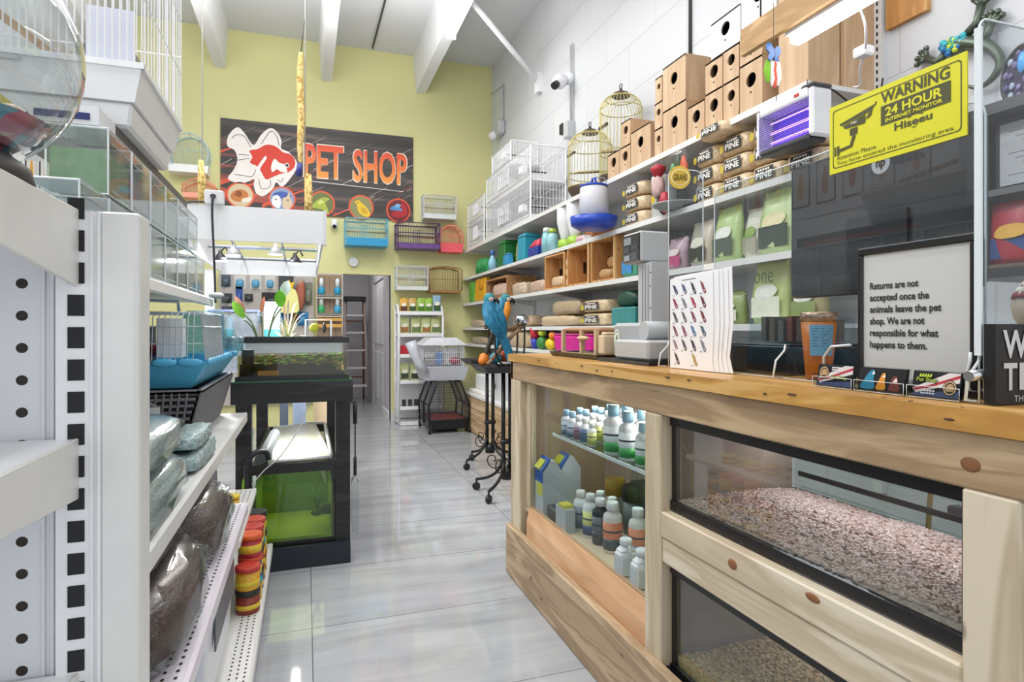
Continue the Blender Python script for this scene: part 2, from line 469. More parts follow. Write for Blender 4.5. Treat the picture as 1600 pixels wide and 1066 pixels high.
YELLOW = P('dcd99c', .6, vary=.025, scale=3, name='yellow_green_paint')
CEIL = P('d9dbdf', .7, vary=.02, scale=4, name='ceiling_paint')
BLOCK = block_mat()
XL, XR, YB, YF, ZC = -2.35, 2.53, 8.3, -2.6, 5.02
struct('floor', MB(floor_mat()).box(XL, XR, YF, YB + 3.3, -.1, 0))
struct('ceiling', MB(CEIL).box(XL, XR, YF, YB + .12, ZC, ZC + .15))
struct('wall_right', MB(BLOCK).box(XR, XR + .2, YF, YB + .12, 0, ZC))
struct('wall_left', MB(P('e3e4e6', .6, vary=.03, scale=3)).box(XL - .2, XL, YF, YB + .12, 0, ZC))
w = MB(YELLOW)
w.box(XL, .467, YB, YB + .12, 0, ZC).box(1.09, XR, YB, YB + .12, 0, ZC).box(.467, 1.09, YB, YB + .12, 1.99, ZC)
struct('wall_back', w)
RIB = P('e6e7ea', .6, vary=.02)
for i, x in enumerate((-2.28, -1.02, .26, 1.5)):
    struct('trim_%d' % (i + 1), MB(RIB).prism([(x - .065, 4.52), (x + .065, 4.52), (x + .10, ZC), (x - .10, ZC)], 1, YF, YB))
# back corridor seen through the doorway
HALL = P('cfcdd3', .6, vary=.03)
h = MB(HALL)
h.box(-.35, -.25, YB + .12, 11.5, 0, 2.7).box(-.25, 1.09, 11.4, 11.5, 0, 2.7)
h.box(1.09, 1.19, YB + .12, 9.1, 0, 2.7).box(1.09, 1.19, 10.6, 11.5, 0, 2.7).box(1.09, 1.19, 9.1, 10.6, 2.03, 2.7)
struct('wall_corridor', h)
struct('ceiling_corridor', MB(HALL).box(-.35, 1.19, YB + .12, 11.5, 2.7, 2.8))
d1 = MB(WHITE).box(1.11, 1.15, 9.13, 10.57, 0, 2.02)
for (a, b_) in ((9.2, 9.8), (9.9, 10.5)):
    for (c, d_) in ((.15, .9), (1.02, 1.9)): d1.box(1.095, 1.11, a, b_, c, d_)
d1 = struct('door_1', d1, bevel=.006)
struct('baseboard_corridor', MB(WHITE).box(1.075, 1.09, YB + .12, 9.1, 0, .11))
struct('baseboard_back', MB(P('d3d4d6', .4)).box(1.09, 2.5, YB - .014, YB, 0, .11))
struct('trim_5', MB(P('d9d8d2', .5)).box(.457, .467, YB - .01, YB + .12, 0, 1.99).box(1.09, 1.1, YB - .01, YB + .12, 0, 1.99))
area('corridor_lamp', (.5, 9.6, 2.68), (0, 0, 0), .3, .8, 14)

# ceiling tubes in sight: each hangs below a rib
TUBE = P('fffdf6', .4, emit=9, vary=0, name='lit_tube')
for x, y0, lab in ((.23, 5.15, 'lit fluorescent tube under the middle ceiling rib'), (1.5, 5.2, 'lit fluorescent tube under the right ceiling rib, beside the white strut')):
    t = thing('ceiling_lamp', lab, 'ceiling light', (x, y0, 4.44), 'fluorescent tubes under the ribs')
    MB(WHITE).box(x - .05, x + .05, y0, y0 + 1.25, 4.485, 4.52).build('batten', t)
    MB(WHITE).box(x - .055, x + .055, y0 - .02, y0 + .01, 4.43, 4.49).build('end_cap', t); MB(WHITE).box(x - .055, x + .055, y0 + 1.24, y0 + 1.27, 4.43, 4.49).build('end_cap', t)
    for dx in (-.028, .028):
        MB(TUBE).cyl((x + dx, y0, 4.462), (x + dx, y0 + 1.25, 4.462), .017, n=10).build('tube', t)
s_ = MB(WHITE).cyl((1.585, 6.0, 4.66), (2.5, 6.38, 4.06), .03, n=10).box(2.47, 2.53, 6.33, 6.43, 3.94, 4.16)
s_.box(1.56, 1.6, 5.95, 6.05, 4.58, 4.74)
tag(s_.build('ceiling_strut'), 'white diagonal strut from the right ceiling rib to the block wall', 'strut')
tag(MB(DARKG).tube([(.84, 8.2, 5.0), (.86, 6.5, 5.0), (.88, 4.2, 5.0)], .012, 6).build('ceiling_cable'), 'thin dark cable along the white ceiling between two ribs', 'cable')
# wall electrics on the right block wall
t = thing('security_camera', 'white dome camera with dark lens high on the right block wall', 'camera', (2.53, 5.5, 3.65))
MB(WHITEP).cyl((2.53, 5.52, 3.76), (2.47, 5.52, 3.76), .06, n=18).box(2.42, 2.5, 5.5, 5.54, 3.72, 3.78).build('bracket', t)
MB(WHITEP).ell((2.39, 5.52, 3.72), (.075, .075, .075), 16, 10).build('housing', t)
MB(P('2a2a2e', .15)).cyl((2.345, 5.49, 3.68), (2.31, 5.47, 3.645), .038, n=14).build('lens', t)
c_ = MB(LGREY)
for dy in (-.02, .02): c_.cyl((2.51, 5.5 + dy, 3.3), (2.51, 5.5 + dy, 4.1), .008, n=6)
tag(c_.build('conduit'), 'pair of thin grey conduits running down the block wall below the dome camera', 'conduit')
t = thing('junction_box', 'small grey junction box with black plug at the foot of the camera conduits', 'box', (2.5, 5.5, 3.16))
MB(LGREY).box(2.44, 2.53, 5.45, 5.55, 3.16, 3.32).build('housing', t, bevel=.006)
MB(BLACK).box(2.43, 2.5, 5.56, 5.63, 3.22, 3.33).build('plug', t, bevel=.008)
t = thing('emergency_light', 'grey emergency lamp on the block wall above the white wire cages', 'lamp', (2.5, 7.7, 3.88))
MB(LGREY).box(2.43, 2.53, 7.65, 7.82, 3.88, 4.06).build('housing', t, bevel=.02)
MB(WHITEP).cyl((2.46, 7.83, 3.93), (2.4, 7.9, 3.88), .05, .065, n=14).build('lamp_head', t)
tag(MB(LGREY).cyl((2.515, 7.72, 4.06), (2.515, 7.72, 4.55), .01, n=6).tube([(2.515, 7.72, 4.55), (2.515, 8.25, 4.62)], .01, 6).build('conduit'), 'thin conduit rising from the emergency lamp to the back corner', 'conduit')
tag(MB(DARKG).cyl((2.52, 3.55, 2.75), (2.52, 3.55, 5.0), .012, n=6).build('conduit'), 'dark vertical conduit on the block wall behind the nest boxes', 'conduit')
# ================================================================ back wall: sign, cages, rack
def sign_bg():
    m = bpy.data.materials.new('dark_streaked_print'); m.use_nodes = True
    n = m.node_tree; b = n.nodes['Principled BSDF']; b.inputs['Roughness'].default_value = .5
    tc = n.nodes.new('ShaderNodeTexCoord'); mp = n.nodes.new('ShaderNodeMapping'); mp.inputs['Rotation'].default_value = (0, .62, 0); mp.inputs['Scale'].default_value = (.55, 1, 9)
    n.links.new(tc.outputs['Object'], mp.inputs['Vector'])
    no = n.nodes.new('ShaderNodeTexNoise'); no.inputs['Scale'].default_value = 1.6; no.inputs['Detail'].default_value = 2; n.links.new(mp.outputs['Vector'], no.inputs['Vector'])
    col = ramp2(n, no.outputs['Fac'], [(.3, '2e2b2a'), (.66, '6b5a52'), (.5, '3d3937'), (.6, '4a4442')])
    sp = n.nodes.new('ShaderNodeSeparateXYZ'); n.links.new(tc.outputs['Object'], sp.inputs[0])
    # warm orange streaks towards the lower left
    k = n.nodes.new('ShaderNodeMath'); k.operation = 'MULTIPLY_ADD'; k.inputs[1].default_value = -.42; k.inputs[2].default_value = -.15; n.links.new(sp.outputs[0], k.inputs[0])
    k2 = n.nodes.new('ShaderNodeMath'); k2.operation = 'MULTIPLY_ADD'; k2.inputs[1].default_value = -.8; k2.inputs[2].default_value = .42; n.links.new(sp.outputs[2], k2.inputs[0])
    k3 = n.nodes.new('ShaderNodeMath'); k3.operation = 'ADD'; n.links.new(k.outputs[0], k3.inputs[0]); n.links.new(k2.outputs[0], k3.inputs[1])
    r = ramp2(n, no.outputs['Fac'], [(.47, '000000'), (.53, 'ffffff'), (.5, '404040')])
    mu = n.nodes.new('ShaderNodeMath'); mu.operation = 'MULTIPLY'; mu.use_clamp = True; n.links.new(k3.outputs[0], mu.inputs[0]); n.links.new(r, mu.inputs[1])
    mx = n.nodes.new('ShaderNodeMix'); mx.data_type = 'RGBA'; mx.clamp_factor = True; mx.inputs['B'].default_value = lin('e0563a')
    n.links.new(mu.outputs[0], mx.inputs['Factor']); n.links.new(col, mx.inputs['A']); n.links.new(mx.outputs['Result'], b.inputs['Base Color'])
    return m
def grad_mat(key, lo, hi, z0, z1):
    m = bpy.data.materials.new(key); m.use_nodes = True
    n = m.node_tree; b = n.nodes['Principled BSDF']; b.inputs['Roughness'].default_value = .5
    ge = n.nodes.new('ShaderNodeNewGeometry'); sp = n.nodes.new('ShaderNodeSeparateXYZ'); n.links.new(ge.outputs['Position'], sp.inputs[0])
    mr = n.nodes.new('ShaderNodeMapRange'); mr.inputs['From Min'].default_value = z0; mr.inputs['From Max'].default_value = z1; n.links.new(sp.outputs[2], mr.inputs['Value'])
    n.links.new(ramp2(n, mr.outputs[0], [(0, lo), (1, hi)]), b.inputs['Base Color'])
    return m
SX0, SX1, SZ0, SZ1, SY = -1.007, 1.394, 2.74, 3.89, YB - .025
t = thing('shop_sign', 'large dark PET SHOP sign with a red and white goldfish on the yellow back wall', 'sign', (.2, YB, SZ0))
bd = MB(sign_bg()).box(SX0, SX1, SY, YB, SZ0, SZ1).build('sign_board', t)
O, U, V = Vector((SX0, SY, SZ0)), Vector((SX1 - SX0, 0, 0)), Vector((0, 0, SZ1 - SZ0))
st = MB()
Rs = random.Random(3)
for i in range(46):
    x = Rs.uniform(-.05, 1); z = Rs.uniform(0, .8); L = Rs.uniform(.05, .22)
    st.mat(P(Rs.choice(['b9a79a', '8c776c', 'e8e0d8', 'd8623f']), .5))
    w_ = Rs.uniform(.002, .006); x1 = min(.995, x + L); z1 = z + (x1 - x) * 1.25
    if x1 < .01 or z1 > .99: continue
    x = max(x, .005)
    st.flat([(x, z), (x1, z1), (x1, z1 + w_), (x, z + w_)], O, U, V, .001)
for (x, z, L, w_) in ((0, .27, .17, .05), (0, .13, .2, .06), (.2, .05, .23, .045), (.08, .08, .14, .03), (.56, .0, .17, .02), (0, .62, .06, .03)):
    st.mat(P('dd5636', .5)); z1 = z + L * 1.05
    st.flat([(x, z), (x + L, z1), (x + L * 1.02, z1 + w_ * .35), (x, z + w_)], O, U, V, .0008)
st.mat(P('e9e6e2', .5)); st.flat([(.41, .385), (.945, .34), (.945, .347), (.41, .393)], O, U, V, .002)
st.build('streaks', t)
# lettering
def zw(x): return (x - SX0) / (SX1 - SX0)
le = MB(P('eddcc8', .5))
le.text('PET', (-.035, SY, 3.225), (.515, 0, 0), (0, 0, .455), True, 1.0, .002).text('SHOP', (.585, SY, 3.21), (.735, 0, 0), (0, 0, .455), True, 1.0, .002)
le.mat(grad_mat('orange_red_letters', 'f39a3f', 'e2452c', 3.25, 3.66))
le.text('PET', (-.022, SY, 3.24), (.49, 0, 0), (0, 0, .425), True, 1.0, .004).text('SHOP', (.597, SY, 3.225), (.71, 0, 0), (0, 0, .425), True, 1.0, .004)
le.build('lettering', t)
# goldfish (crop pixel coordinates / 5.16 turned into the board's own frame)
def sp_(pts): # from the traced outline (x right, y down in traced units) into board units
    return [((px - 25) / 1555, 1 - (py - 25 - (px - 25) * .112) / 652) for px, py in pts]
fish = MB(P('f3ece6', .5))
fish.flat(smooth_loop(sp_([(150, 95), (205, 140), (270, 225), (330, 150), (400, 105), (455, 140), (485, 200), (482, 255), (545, 285), (600, 350), (605, 400), (560, 470), (490, 535), (445, 500), (415, 550), (345, 595), (290, 570), (272, 510), (275, 470), (190, 497), (110, 480), (80, 450), (120, 400), (150, 330), (130, 260), (75, 225), (85, 150)])), O, U, V, .003)
fish.mat(P('d8361f', .5))
fish.flat(smooth_loop(sp_([(240, 265), (300, 255), (370, 225), (440, 240), (500, 285), (555, 300), (590, 345), (585, 395), (540, 430), (480, 440), (420, 460), (365, 475), (330, 420), (300, 380), (245, 350), (262, 310)])), O, U, V, .004)
fish.mat(P('f6f1ec', .5))
fish.flat(smooth_loop(sp_([(430, 330), (470, 360), (510, 375), (530, 430), (480, 425), (450, 405), (415, 425), (405, 385)])), O, U, V, .005)
fish.flat(smooth_loop(sp_([(355, 310), (370, 325), (330, 380), (310, 420), (275, 445), (300, 385)])), O, U, V, .005)
fish.mat(P('4a3a36', .5))
for ln in ([(110, 175), (140, 150), (200, 160), (250, 240)], [(330, 220), (400, 130), (450, 170), (465, 235)], [(130, 430), (190, 440), (260, 450), (290, 400)], [(150, 330), (200, 325), (240, 320)], [(155, 290), (200, 292), (240, 300)], [(310, 470), (330, 540), (395, 530), (400, 480)], [(455, 480), (480, 500), (500, 470)]):
    q = [O + U * a + V * b for a, b in sp_(spline(ln, 5))]
    for a, b in zip(q, q[1:]):
        dd = (b - a); nrm = Vector((-dd.z, 0, dd.x)).normalized() * .0035; off = Vector((0, -.0055, 0))
        fish.quad(a - nrm + off, b - nrm + off, b + nrm + off, a + nrm + off)
ex, ez = sp_([(528, 380)])[0]
fish.mat(P('f0e6d8', .5)).disc((ex, ez), .0125, .026, O, U, V, .006)
fish.mat(P('141414', .4)).disc((ex, ez), .008, .017, O, U, V, .007)
fish.build('goldfish', t)
# five round animal pictures
cs = [(-.779, 2.94), (-.289, 2.925), (.199, 2.90), (.699, 2.885), (1.193, 2.872)]
for i, (cx, cz) in enumerate(cs):
    r = .165
    o = Vector((cx - r, SY, cz - r)); u = Vector((2 * r, 0, 0)); v = Vector((0, 0, 2 * r))
    m = MB(P('e4562f', .5)); m.disc((.5, .5), .5, .5, o, u, v, .003)
    bg = ['d8c5a0', '8e9fbf', '6d7440', '8f8a5a', '6d1d22'][i]
    m.mat(P(bg, .5)); m.disc((.5, .5), .44, .44, o, u, v, .004)
    F = lambda pts, c, k=.005: m.mat(P(c, .5)).flat(smooth_loop(pts), o, u, v, k)
    if i == 0:
        F([(.15, .45), (.3, .65), (.55, .72), (.75, .6), (.75, .4), (.5, .25), (.25, .28)], 'c9793a'); F([(.35, .62), (.5, .66), (.55, .5), (.42, .42)], '8e4a22', .006)
        F([(.55, .35), (.85, .45), (.85, .3), (.6, .22)], 'f1e8da', .006); m.mat(BLACK).disc((.32, .5), .03, .03, o, u, v, .007)
    elif i == 1:
        F([(.2, .7), (.5, .8), (.8, .7), (.75, .55), (.25, .55)], '3d5aa8'); F([(.12, .4), (.2, .6), (.38, .62), (.46, .4), (.4, .15), (.2, .2)], 'f4f4f4', .006)
        F([(.5, .35), (.55, .55), (.66, .6), (.76, .78), (.8, .55), (.88, .35), (.75, .12), (.55, .15)], 'dcc3a4', .006)
        for ex_ in (.27, .71): m.mat(BLACK).disc((ex_, .47), .03, .03, o, u, v, .008)
    elif i == 2:
        F([(.12, .35), (.3, .6), (.55, .75), (.78, .7), (.62, .55), (.72, .3), (.75, .1), (.55, .25), (.3, .3)], 'a9b83f'); F([(.35, .55), (.55, .68), (.6, .58), (.4, .46)], 'd3da7a', .006)
        m.mat(BLACK).disc((.56, .64), .03, .03, o, u, v, .007)
    elif i == 3:
        F([(.25, .7), (.4, .78), (.52, .68), (.72, .5), (.85, .25), (.75, .12), (.5, .2), (.36, .4), (.33, .6)], 'e9c62a'); F([(.5, .5), (.7, .42), (.75, .25), (.55, .28)], 'd1a81e', .006)
        m.mat(BLACK).disc((.38, .68), .025, .025, o, u, v, .007)
    else:
        F([(.2, .3), (.5, .2), (.85, .35), (.8, .75), (.6, .82), (.62, .6), (.4, .5)], 'b2222b'); F([(.15, .55), (.3, .68), (.5, .66), (.68, .5), (.5, .5), (.3, .5)], '4f92c8', .006)
        F([(.35, .66), (.45, .78), (.6, .72), (.5, .62)], '79b4df', .0065)
    m.build('animal_picture', t)

# wall-hung bird cages
def wall_cage(name, x0, x1, z0, z1, d, cf, cp, label, pan=.28, shape='box', panc=None, group='bird cages hung on the yellow wall', nw=16):
    y1 = YB; y0 = YB - d
    t = thing(name, label, 'bird cage', ((x0 + x1) / 2, YB, z0), group)
    fm = P(cf, .4); pz = z0 + (z1 - z0) * pan; w = (x1 - x0)
    if shape == 'box':
        f = MB(fm)
        for z in (pz, (pz + z1) / 2, z1):
            for a, b in (((x0, y0), (x1, y0)), ((x0, y0), (x0, y1)), ((x1, y0), (x1, y1)), ((x0, y1 - .01), (x1, y1 - .01))): f.bar((a[0], a[1], z), (b[0], b[1], z), .007)
        for x in (x0, x1):
            for y in (y0, y1 - .01): f.bar((x, y, z0), (x, y, z1), .008)
        f.build('frame', t)
        g = MB(P(cf, .4)); g.grid_wires((x0, y0, pz), (w, 0, 0), (0, 0, z1 - pz), nw, 0, .0022); g.grid_wires((x0, y1 - .012, pz), (w, 0, 0), (0, 0, z1 - pz), nw, 0, .002)
        g.grid_wires((x0, y0, z1), (w, 0, 0), (0, d, 0), nw, 0, .0022); g.grid_wires((x0, y0, pz), (0, d, 0), (0, 0, z1 - pz), 6, 0, .002); g.grid_wires((x1, y0, pz), (0, d, 0), (0, 0, z1 - pz), 6, 0, .002)
        g.build('wires', t)
        MB(P(panc or cp, .35)).tub((x0, x1, y0, y1), z0, (x0 - .004, x1 + .004, y0 - .004, y1), pz, .008).build('tray', t)
        MB(P('b99a6c', .6)).cyl((x0, (y0 + y1) / 2, pz + .1), (x1, (y0 + y1) / 2, pz + .1), .008, n=8).build('perch', t)
        MB(P(cf, .4)).grid_wires((x0 + w * .36, y0 - .008, pz + .02), (w * .2, 0, 0), (0, 0, (z1 - pz) * .55), 4, 1, .003).build('door', t)
    else:
        # arched outline
        n = 18; cx = (x0 + x1) / 2
        if shape == 'arch': arc = [(x0, pz)] + [(cx - math.cos(math.pi * i / n) * w / 2, pz + (z1 - pz) * (.35 + .65 * math.sin(math.pi * i / n))) for i in range(n + 1)] + [(x1, pz)]
        elif shape == 'house': arc = [(x0, pz), (x0, pz + (z1 - pz) * .5), (cx, z1), (x1, pz + (z1 - pz) * .5), (x1, pz)]
        elif shape == 'round':
            zc = (z0 + z1) / 2; rr = (z1 - z0) / 2
            arc = [(cx + w / 2 * math.sin(a), zc - rr * math.cos(a)) for a in [math.radians(50 + 260 * i / 24) for i in range(25)]]
        else: arc = [(x0, pz)] + [(x0 + w * i / 10, z1 - (z1 - pz) * .1 * (1 - math.sin(math.pi * i / 10))) for i in range(11)] + [(x1, pz)]
        f = MB(fm)
        for y in (y0, y1 - .012): f.tube([(x, y, z) for x, z in arc], .009, 6)
        for x, z in arc[::3]: f.bar((x, y0, z), (x, y1, z), .005)
        f.build('frame', t)
        g = MB(P(cf, .4))
        def top(x):
            zs = [a[1] + (b[1] - a[1]) * (x - a[0]) / (b[0] - a[0]) for a, b in zip(arc, arc[1:]) if abs(a[0] - b[0]) > 1e-6 and min(a[0], b[0]) <= x <= max(a[0], b[0])]
            return max(zs) if zs else pz
        for i in range(1, nw):
            x = x0 + w * i / nw; g.bar((x, y0, pz), (x, y0, top(x)), .002); g.bar((x, y1 - .012, pz), (x, y1 - .012, top(x)), .002)
        g.bar((x0, y0, pz + (z1 - pz) * .45), (x1, y0, pz + (z1 - pz) * .45), .004); g.build('wires', t)
        MB(P(panc or cp, .35)).tub((x0 + .01, x1 - .01, y0, y1), z0, (x0, x1, y0, y1), pz, .008).build('tray', t)
    return t
wall_cage('bird_cage', .485, 1.02, 2.34, 2.69, .3, '7fb9c9', '2f96c6', 'blue wire bird cage on the yellow wall left of the purple one')
wall_cage('bird_cage', 1.15, 1.71, 2.335, 2.675, .3, '5b3f70', '6d4a8c', 'purple wire bird cage on the yellow wall below the sign corner', .18)
wall_cage('bird_cage', 1.51, 1.955, 2.76, 3.08, .22, 'd3d6d6', 'dfe2e2', 'white wire bird cage highest on the yellow wall, right of the sign', .2)
wall_cage('bird_cage', 1.735, 2.06, 2.315, 2.68, .2, 'f08a70', 'f2646e', 'coral arched bird cage on the yellow wall beside the purple one', .34, 'arch')
wall_cage('bird_cage', 1.145, 1.56, 1.78, 2.095, .24, 'd9dcda', 'e6e8e6', 'white two-door wire cage above the white product rack', .14)
wall_cage('bird_cage', 1.585, 2.035, 1.755, 2.11, .22, '9a7346', 'a37b4c', 'brown bamboo bird cage with bowed top on the yellow wall', .1, 'bow', nw=20)
wall_cage('bird_cage', -1.555, -1.12, 3.14, 3.61, .2, 'b8cfd6', 'f0f2f2', 'pale blue round bird cage on the yellow wall left of the sign', .2, 'round')
wall_cage('bird_cage', -1.40, -1.045, 2.84, 3.09, .2, 'f0957a', 'f2a58a', 'coral house-shaped bird cage left of the sign, above the white lamp hood', .25, 'house')
t = thing('security_camera', 'small white ball camera on the yellow wall under the sign', 'camera', (.352, 8.25, 2.56))
MB(WHITEP).box(.32, .385, 8.22, 8.3, 2.66, 2.7).ell((.352, 8.24, 2.625), (.045, .05, .05), 14, 9).build('housing', t)
MB(BLACK).cyl((.352, 8.2, 2.6), (.352, 8.178, 2.592), .024, n=12).build('lens', t)
tag(MB(WHITEP).cyl((.599, 8.3, 2.15), (.599, 8.255, 2.15), .065, .058, n=24).cyl((.599, 8.256, 2.15), (.599, 8.245, 2.15), .022, n=14).build('smoke_detector'), 'round white detector on the yellow wall above the doorway', 'detector')

# slatted brown panel with water-bottle shelf and the pegboard of small goods beside the doorway
PB = P('b5aea8', .6, vary=.1, scale=30)
pw = MB(PB).box(-1.02, .095, 8.24, 8.29, .3, 1.96)
pw = tag(pw.build('pegboard_panel'), 'tall grey pegboard panel of hanging goods left of the doorway', 'panel')
slat = MB(P('a58b74', .6, vary=.15, scale=5))
for i in range(4): slat.box(.135 + i * .08, .21 + i * .08, 8.25, 8.29, .5, 1.97)
tag(slat.build('slat_panel'), 'brown upright slats behind the blue feeders beside the doorway', 'panel')
fr = thing('feeder_rack', 'narrow clear rack of feeders between pegboard and doorway', 'rack', (.29, 8.2, 1.2))
m = MB(P('cfcabc', .3)); m.bar((.13, 8.15, 1.2), (.13, 8.15, 1.97), .008).bar((.45, 8.15, 1.2), (.45, 8.15, 1.97), .008)
for z in (1.97, 1.69, 1.66, 1.45, 1.42): m.box(.13, .45, 8.14, 8.16, z - .008, z + .008)
m.build('frame', fr)
MB(P('d8d3c4', .3)).box(.13, .45, 8.14, 8.25, 1.69, 1.70).box(.13, .45, 8.14, 8.25, 1.45, 1.46).build('shelf', fr)
MB(P('d9a24a', .5)).box(.13, .45, 8.14, 8.16, 1.36, 1.40).box(.13, .45, 8.14, 8.16, 1.28, 1.32).build('rail', fr)
for x, z, c, l in ((.19, 1.70, '2a9ac4', 'blue feeder cup at the upper left of the narrow rack'), (.39, 1.70, '2a9ac4', 'blue feeder cup at the upper right of the narrow rack'), (.19, 1.46, '3fae6d', 'green feeder cup on the lower shelf of the narrow rack'), (.39, 1.46, '4aa6cf', 'blue feeder cup on the lower right of the narrow rack')):
    t = thing('bird_feeder', l, 'feeder', (x, 8.19, z), 'feeders in the narrow rack')
    MB(P(c, .25)).lathe((x, 8.19, z), [(.03, 0), (.045, .03), (.045, .08), (.03, .1)], 14).build('cup', t)
    MB(P('e8efef', .2)).lathe((x, 8.19, z), [(.026, .1), (.026, .2), (.012, .22)], 12).build('reservoir', t)
Rb = random.Random(5)
hang = [(-.94, 1.78, .11, .15, '4c5a66', 'dark packet of fish net'), (-.78, 1.76, .13, .17, '5aa0c4', 'blue and clear blister pack'), (-.60, 1.76, .13, .17, '5aa0c4', 'blue and clear blister pack'), (-.43, 1.76, .12, .17, '5ba3c9', 'blue and clear blister pack'),
        (-.24, 1.6, .18, .34, '3b4148', 'dark packet of leads'), (.025, 1.56, .11, .3, '7a7d6c', 'clear packet of plastic plants'), (-.93, 1.58, .12, .12, '33373c', 'black pump pack'), (-.79, 1.5, .08, .3, '2d55a0', 'long dark blue pack'),
        (-.68, 1.6, .1, .1, '35383c', 'black fitting pack'), (-.93, 1.42, .12, .12, '2f3338', 'black filter pack'), (-.93, 1.27, .12, .12, '33373c', 'black tubing pack'), (-.25, 1.32, .14, .16, '2e7fb0', 'blue filter pack'), (-.04, 1.30, .14, .18, '2e7fb0', 'blue cartridge pack'), (-.14, 1.33, .1, .2, '8a4b2c', 'brown bait pack'), (-.42, 1.5, .22, .22, '17191c', 'black round net')]
pos = ['at the top left', 'top row, second from left', 'top row, third from left', 'top row, fourth from left', 'beside the yellow bottle pack', 'at the far right end', 'second row, left end', 'second row, beside the clear cable', 'second row, middle', 'third row, left end', 'bottom row, left end', 'bottom row, middle', 'bottom row, right end', 'bottom row, between two blue packs', 'behind the green leaf']
for (x, z, w_, h_, c, l), pp in zip(hang, pos):
    t = thing('hanging_pack', l + ' on the grey pegboard, ' + pp, 'package', (x, 8.2, z), 'packs hanging on the pegboard')
    MB(P('d9d6cf' if c.startswith('5') else c, .5)).box(x - w_ / 2, x + w_ / 2, 8.233, 8.2405, z, z + h_).build('card', t)
    b = MB(P(c, .3))
    b.ell((x, 8.205, z + h_ * .4), (w_ * .36, .03, h_ * .3), 10, 6, .6); b.build('blister', t)
t = thing('hanging_pack', 'large yellow bottle-shaped pack hanging on the pegboard', 'package', (-.22, 8.15, 1.45), 'packs hanging on the pegboard')
MB(P('f3ee9a', .4, emit=0)).prism(smooth_loop([(-.31, 1.47), (-.10, 1.47), (-.09, 1.62), (-.12, 1.74), (-.17, 1.77), (-.24, 1.77), (-.29, 1.74), (-.32, 1.62)], 3), 1, 8.12, 8.2).build('body', t)
MB(P('f2c62a', .4)).prism([(-.25, 1.77), (-.16, 1.77), (-.14, 1.86), (-.18, 1.84), (-.205, 1.88), (-.23, 1.84), (-.27, 1.86)], 1, 8.13, 8.19).build('cap', t)
t = thing('hanging_pack', 'orange and clear rawhide pack hanging beside the yellow bottle pack', 'package', (-.08, 8.15, 1.5), 'packs hanging on the pegboard')
MB(P('b5562a', .5)).ell((-.065, 8.17, 1.68), (.055, .03, .18), 10, 8, .8, .3).build('contents', t)
MB(CELLO).ell((-.065, 8.165, 1.68), (.08, .04, .22), 10, 8, .6).build('bag', t)

# ladder in the corridor
t = thing('step_ladder', 'grey folding step ladder with black top in the corridor', 'ladder', (.8, 10.7, 0))
m = MB(P('a89a98', .4)); m.tube([(.60, 10.45, 0), (.64, 10.75, 1.76)], .022, 6).tube([(1.0, 10.45, 0), (.96, 10.75, 1.76)], .022, 6); m.build('front_frame', t)
m = MB(P('8a5f52', .5)); m.tube([(.62, 11.2, 0), (.66, 10.85, 1.76)], .018, 6).tube([(.99, 11.2, 0), (.95, 10.85, 1.76)], .018, 6)
for z in (.4, .9, 1.4): m.bar((.63, 11.2 - z * .2, z), (.97, 11.2 - z * .2, z), .012)
m.build('rear_frame', t)
for i in range(5):
    z = .28 + .3 * i; y = 10.45 + .17 * z; MB(P('d9d5d4', .4)).box(.62 + .01 * i, .98 - .01 * i, y - .02, y + .08, z, z + .03).build('step', t)
MB(P('1d1d20', .4)).box(.615, .985, 10.68, 10.92, 1.74, 1.82).build('top_cap', t, bevel=.01)

# white product rack against the back wall
RX0, RX1, RY0, RY1 = 1.14, 1.72, 7.85, 8.2
t = thing('display_rack', 'tall white wire rack of pouches against the yellow wall beside the doorway', 'rack', ((RX0 + RX1) / 2, 8.0, 0))
for x in (RX0, RX1):
    m = MB(WHITE); m.tube([(x, RY0, 0), (x, RY0, 1.42), (x, RY0 + .1, 1.56), (x, RY1, 1.58)], .016, 6).tube([(x, RY1, 0), (x, RY1, 1.58)], .016, 6)
    m.grid_wires((x, RY0, .1), (0, RY1 - RY0, 0), (0, 0, 1.3), 6, 22, .0025); m.build('side_frame', t)
m = MB(WHITE).box(RX0, RX1, RY1 - .005, RY1, .05, 1.5); m.build('back_panel', t)
RSH = [.24, .58, .92, 1.19, 1.475]
for z in [.04] + RSH: MB(WHITE).box(RX0, RX1, RY0, RY1, z - .02, z).box(RX0, RX1, RY0 - .006, RY0, z - .035, z + .012).build('shelf', t)

